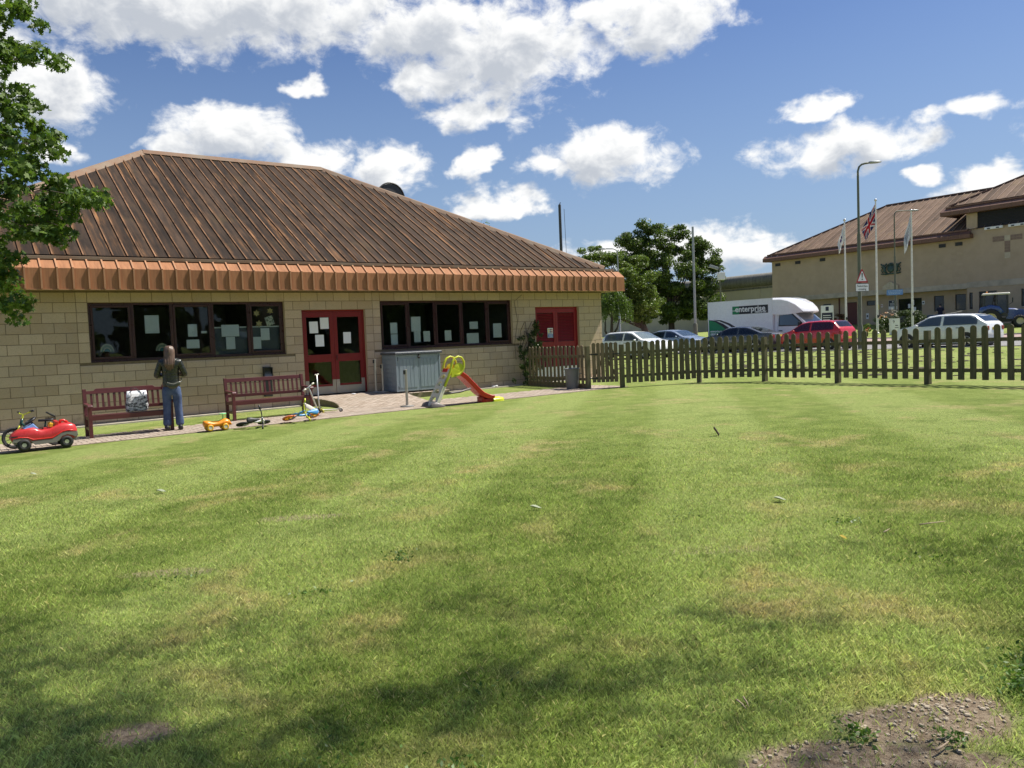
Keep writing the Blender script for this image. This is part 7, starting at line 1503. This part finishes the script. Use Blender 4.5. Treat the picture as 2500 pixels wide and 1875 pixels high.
for k, (s_, y_) in enumerate(((27, -19), (28, -24.5), (28.5, -30), (28, -35.5), (27.5, -41), (25, -46), (20, -50), (13, -52), (5, -50), (-4, -47))):
    q = W(s_, y_); outer_tree(names[k]+' tree of the row right of the lawn outside the picture', q.x, q.y, 11, [(0, 0, 5.6, (3.9, 3.4, 3.4), 90), (.5, 0, 8.3, (2.4, 2.2, 2.0), 26), (0, 0, 2.0, (3.9, 3.0, 2.1), 64)], 60, .60, 2.2)

# ------------------------------------------------------------------ grass, stones, litter on the lawn
NB = 560000
dmin, dmax = 1.7, 14.
dd = np.linspace(dmin, dmax, 2000); rho = np.where(dd < 3.3, 1., (3.3/dd)**1.75)*dd; cdf = np.cumsum(rho); cdf /= cdf[-1]
d = np.interp(rng.random(NB), cdf, dd); th = rng.uniform(-rad(44), rad(44), NB); X = d*np.sin(th); Y = d*np.cos(th)
ca, sa_ = math.cos(A), math.sin(A); S_ = (X-OX)*ca+(Y-OY)*sa_; Yp = -(X-OX)*sa_+(Y-OY)*ca
keep = (Yp < -4.46); fx = np.array([W(14.6, -9.2).x]); 
for (cx, cy, rx, ry, am) in ((1.42, 2.80, .40, .19, .9), (1.06, 2.58, .48, .15, .9), (1.62, 2.94, .19, .10, .85), (1.4, 2.52, .28, .09, .85), (-1.52, 3.03, .16, .11, .9), (-2.35, 5.35, .3, .1, .4), (-1.9, 6.9, .4, .12, .4)):
    keep &= ~((((X-cx)/rx)**2+((Y-cy)/ry)**2 < rng.uniform(.45, 1.25, NB)) & (rng.random(NB) < am))
X, Y, d = X[keep], Y[keep], d[keep]; N = len(X); Z = .05+.012*np.clip(X, -40, 70)+np.where(X > 0, .0002*X*X, 0)
cl_ = np.sin(X*2.3+np.cos(Y*1.7)*2)*np.sin(Y*2.9+X)*.5+.5; tall = rng.random(N)
Hh = (.010+.014*rng.random(N)+.009*cl_+np.where(tall > .99, .02, 0))*np.clip((14.5-d)/6, .15, 1); Wb = (.0015+.0009*rng.random(N))*(1+np.maximum(0, d-3)*.16)
a = rng.uniform(0, 2*PI, N); lean = rng.uniform(.1, 1.0, N); la = a+rng.normal(size=N)*.7; px_, py_ = np.cos(a), np.sin(a); lx, ly = np.cos(la)*lean*Hh, np.sin(la)*lean*Hh
V = np.zeros((N, 4, 3)); V[:, 0] = np.stack([X-px_*Wb, Y-py_*Wb, Z-.003], 1); V[:, 1] = np.stack([X+px_*Wb, Y+py_*Wb, Z-.003], 1)
V[:, 2] = np.stack([X+px_*Wb*.55+lx*.55, Y+py_*Wb*.55+ly*.55, Z+Hh*.68], 1); V[:, 3] = np.stack([X+lx*1.25, Y+ly*1.25, Z+Hh], 1)
me = fast_mesh('grass', V.reshape(-1, 3), 4, M_BLADE, np.stack([rng.random(N), rng.random(N), rng.random(N)], 1)); me.polygons.foreach_set('use_smooth', [False]*N)
tag(link('grass', me), 'short mown grass blades covering the near lawn', 'grass', None, 'stuff')
# coarse clover tuft at the right
P0 = []
for (cx, cy, n_, r_) in ((2.15, 3.22, 300, .11), (2.30, 3.33, 300, .12), (2.02, 3.10, 220, .09), (2.42, 3.42, 240, .12), (1.9, 2.98, 160, .08), (1.45, 2.66, 60, .05), (1.15, 2.72, 80, .06)):
    q = rng.normal(size=(n_, 2))*r_*.6; P0.append(np.stack([cx+q[:, 0], cy+q[:, 1], zg(cx, cy)+.012+rng.random(n_)*.035], 1))
for k in range(14):
    d0 = random.uniform(2.4, 8.5); a0 = random.uniform(-.7, .7); cx, cy = d0*math.sin(a0), d0*math.cos(a0); n_ = random.randint(20, 70); q = rng.normal(size=(n_, 2))*random.uniform(.04, .13); P0.append(np.stack([cx+q[:, 0], cy+q[:, 1], zg(cx, cy)+.012+rng.random(n_)*.02], 1))
tag(link('clover', leaf_mesh('clover', np.concatenate(P0), .024, leafmat('clover_leaf', (.055, .12, .02), (.12, .20, .04)), RHOMB, None, 0, 1.2)), 'patch of broad clover leaves at the right edge of the bare soil', 'clover', None, 'stuff')
vs = MB()
for k in range(420):
    cx, cy, rx, ry = random.choice(((1.42, 2.80, .32, .15), (1.42, 2.80, .32, .15), (1.10, 2.60, .38, .12), (1.6, 2.92, .15, .08))); a = random.uniform(0, 2*PI); r_ = random.random()**.5; x, y = cx+rx*r_*math.cos(a), cy+ry*r_*math.sin(a); s_ = random.choice((.0025, .003, .003, .004, .004, .005, .006, .008, .011)); sp_ = MB(); sp_.sphere((0, 0, 0), s_, 6, sc=(random.uniform(.8, 1.5), random.uniform(.7, 1.1), random.uniform(.45, .7))); rz_ = random.uniform(0, PI); c_, q_ = math.cos(rz_), math.sin(rz_)
    vs.add([(x+p[0]*c_-p[1]*q_+random.uniform(-.1, .1)*s_, y+p[0]*q_+p[1]*c_, zg(x, y)+.003+p[2]) for p in sp_.v], sp_.f)
tag(vs.build('pebbles', M_STONE), 'small pale stones lying in the bare soil', 'stones', None, 'stuff')
def ground_px(px, py):
    r_ = pix_ray(px, py); tt = 3.
    for _ in range(80): p = Vector((0, 0, CAMH))+r_*tt; tt += (zg(p.x, p.y)-p.z)/r_.z*.7
    p = Vector((0, 0, CAMH))+r_*tt; p.z = zg(p.x, p.y); return p
M_TWIG = P('dry_twig', (.36, .27, .18), .8); M_YLEAF = P('yellow_leaf', (.50, .38, .05), .8); M_PLEAF = P('pale_leaf_underside', (.30, .33, .22), .8); M_DLEAF = P('dark_dead_leaf', (.06, .04, .025), .7)
def twig(pxs, r_, label):
    p = [ground_px(*q)+Vector((0, 0, .022)) for q in pxs]; mb = MB(); o_ = p[0]; mb.tube([q-o_ for q in p], [r_]+[r_*.8]*(len(p)-2)+[r_*.4], 6); tag(mb.build('twig', M_TWIG, None, o_, smooth=True), label, 'twig', 'twigs on the lawn')
twig([(1799, 1722), (1812, 1732), (1822, 1744)], .0038, 'left of two short brown twigs left of the bare soil'); twig([(1815, 1714), (1824, 1728), (1828, 1738)], .0034, 'right of two short brown twigs left of the bare soil')
twig([(2285, 1847), (2300, 1838), (2318, 1824)], .005, 'pale forked twig at the bottom right edge of the bare soil'); twig([(2245, 1288), (2275, 1284), (2308, 1280)], .005, 'long thin twig lying on the right of the lawn'); twig([(2157, 1307), (2165, 1303), (2172, 1298)], .005, 'short twig left of the long thin twig')
twig([(2086, 1812), (2092, 1830), (2094, 1838)], .004, 'tiny twig in the grass near the bottom') if False else None
def leaf_on(px, py, sz, mm, label, rz_=0.):
    p = ground_px(px, py); mb = MB(); sh = [(x*sz, y*sz) for x, y in ((0, -.5), (.25, -.25), (.33, .05), (.2, .35), (0, .55), (-.2, .35), (-.33, .05), (-.25, -.25))]
    mb.add([(x, y, .03+.25*abs(x)+.01*math.sin(y*40)) for x, y in sh]+[(0, 0, .022)], [(i, (i+1) % 8, 8) for i in range(8)]); tag(mb.build('fallen_leaf', mm, None, p, (0, 0, rz_)), label, 'leaf', 'fallen leaves on the lawn')
leaf_on(1309, 1246, .10, M_PLEAF, 'pale curled leaf in the middle of the lawn', 1.4); leaf_on(394, 1205, .11, M_PLEAF, 'pale leaf with dark edge on the left of the lawn', 1.5); leaf_on(2059, 1322, .055, M_YLEAF, 'small yellow leaf on the right of the lawn', .6); leaf_on(1905, 1226, .10, M_PLEAF, 'pale leaf right of centre on the lawn', 1.2); leaf_on(82, 1162, .09, M_PLEAF, 'pale leaf on the lawn below the red toy car', 1.5)
p = ground_px(1753, 1064); mb = MB(); mb.loft([[(x, -.03, z_), (x+.02, .03, z_), (x+.03, .03, z_+.02), (x+.01, -.03, z_+.02)] for x, z_ in ((0, .0), (-.03, .05), (-.07, .11))]); tag(mb.build('bark_chip', M_DLEAF, None, p), 'dark upright bark chip on the far lawn', 'bark')
# mud and clippings on the verge behind the fence
vs = MB()
for k in range(420):
    s_, y_ = random.uniform(17, 32.5), random.uniform(-16, 12); p = G(s_, y_); w_ = random.uniform(.04, .16); vs.sphere((p.x, p.y, p.z+.012), w_, 6, sc=(random.uniform(.8, 1.8), random.uniform(.6, 1.2), .22))
tag(vs.build('grass_clippings', P('dark_clippings', (.07, .06, .03), .95)), 'dark dried clippings scattered on the verge behind the fence', 'clippings', None, 'stuff')
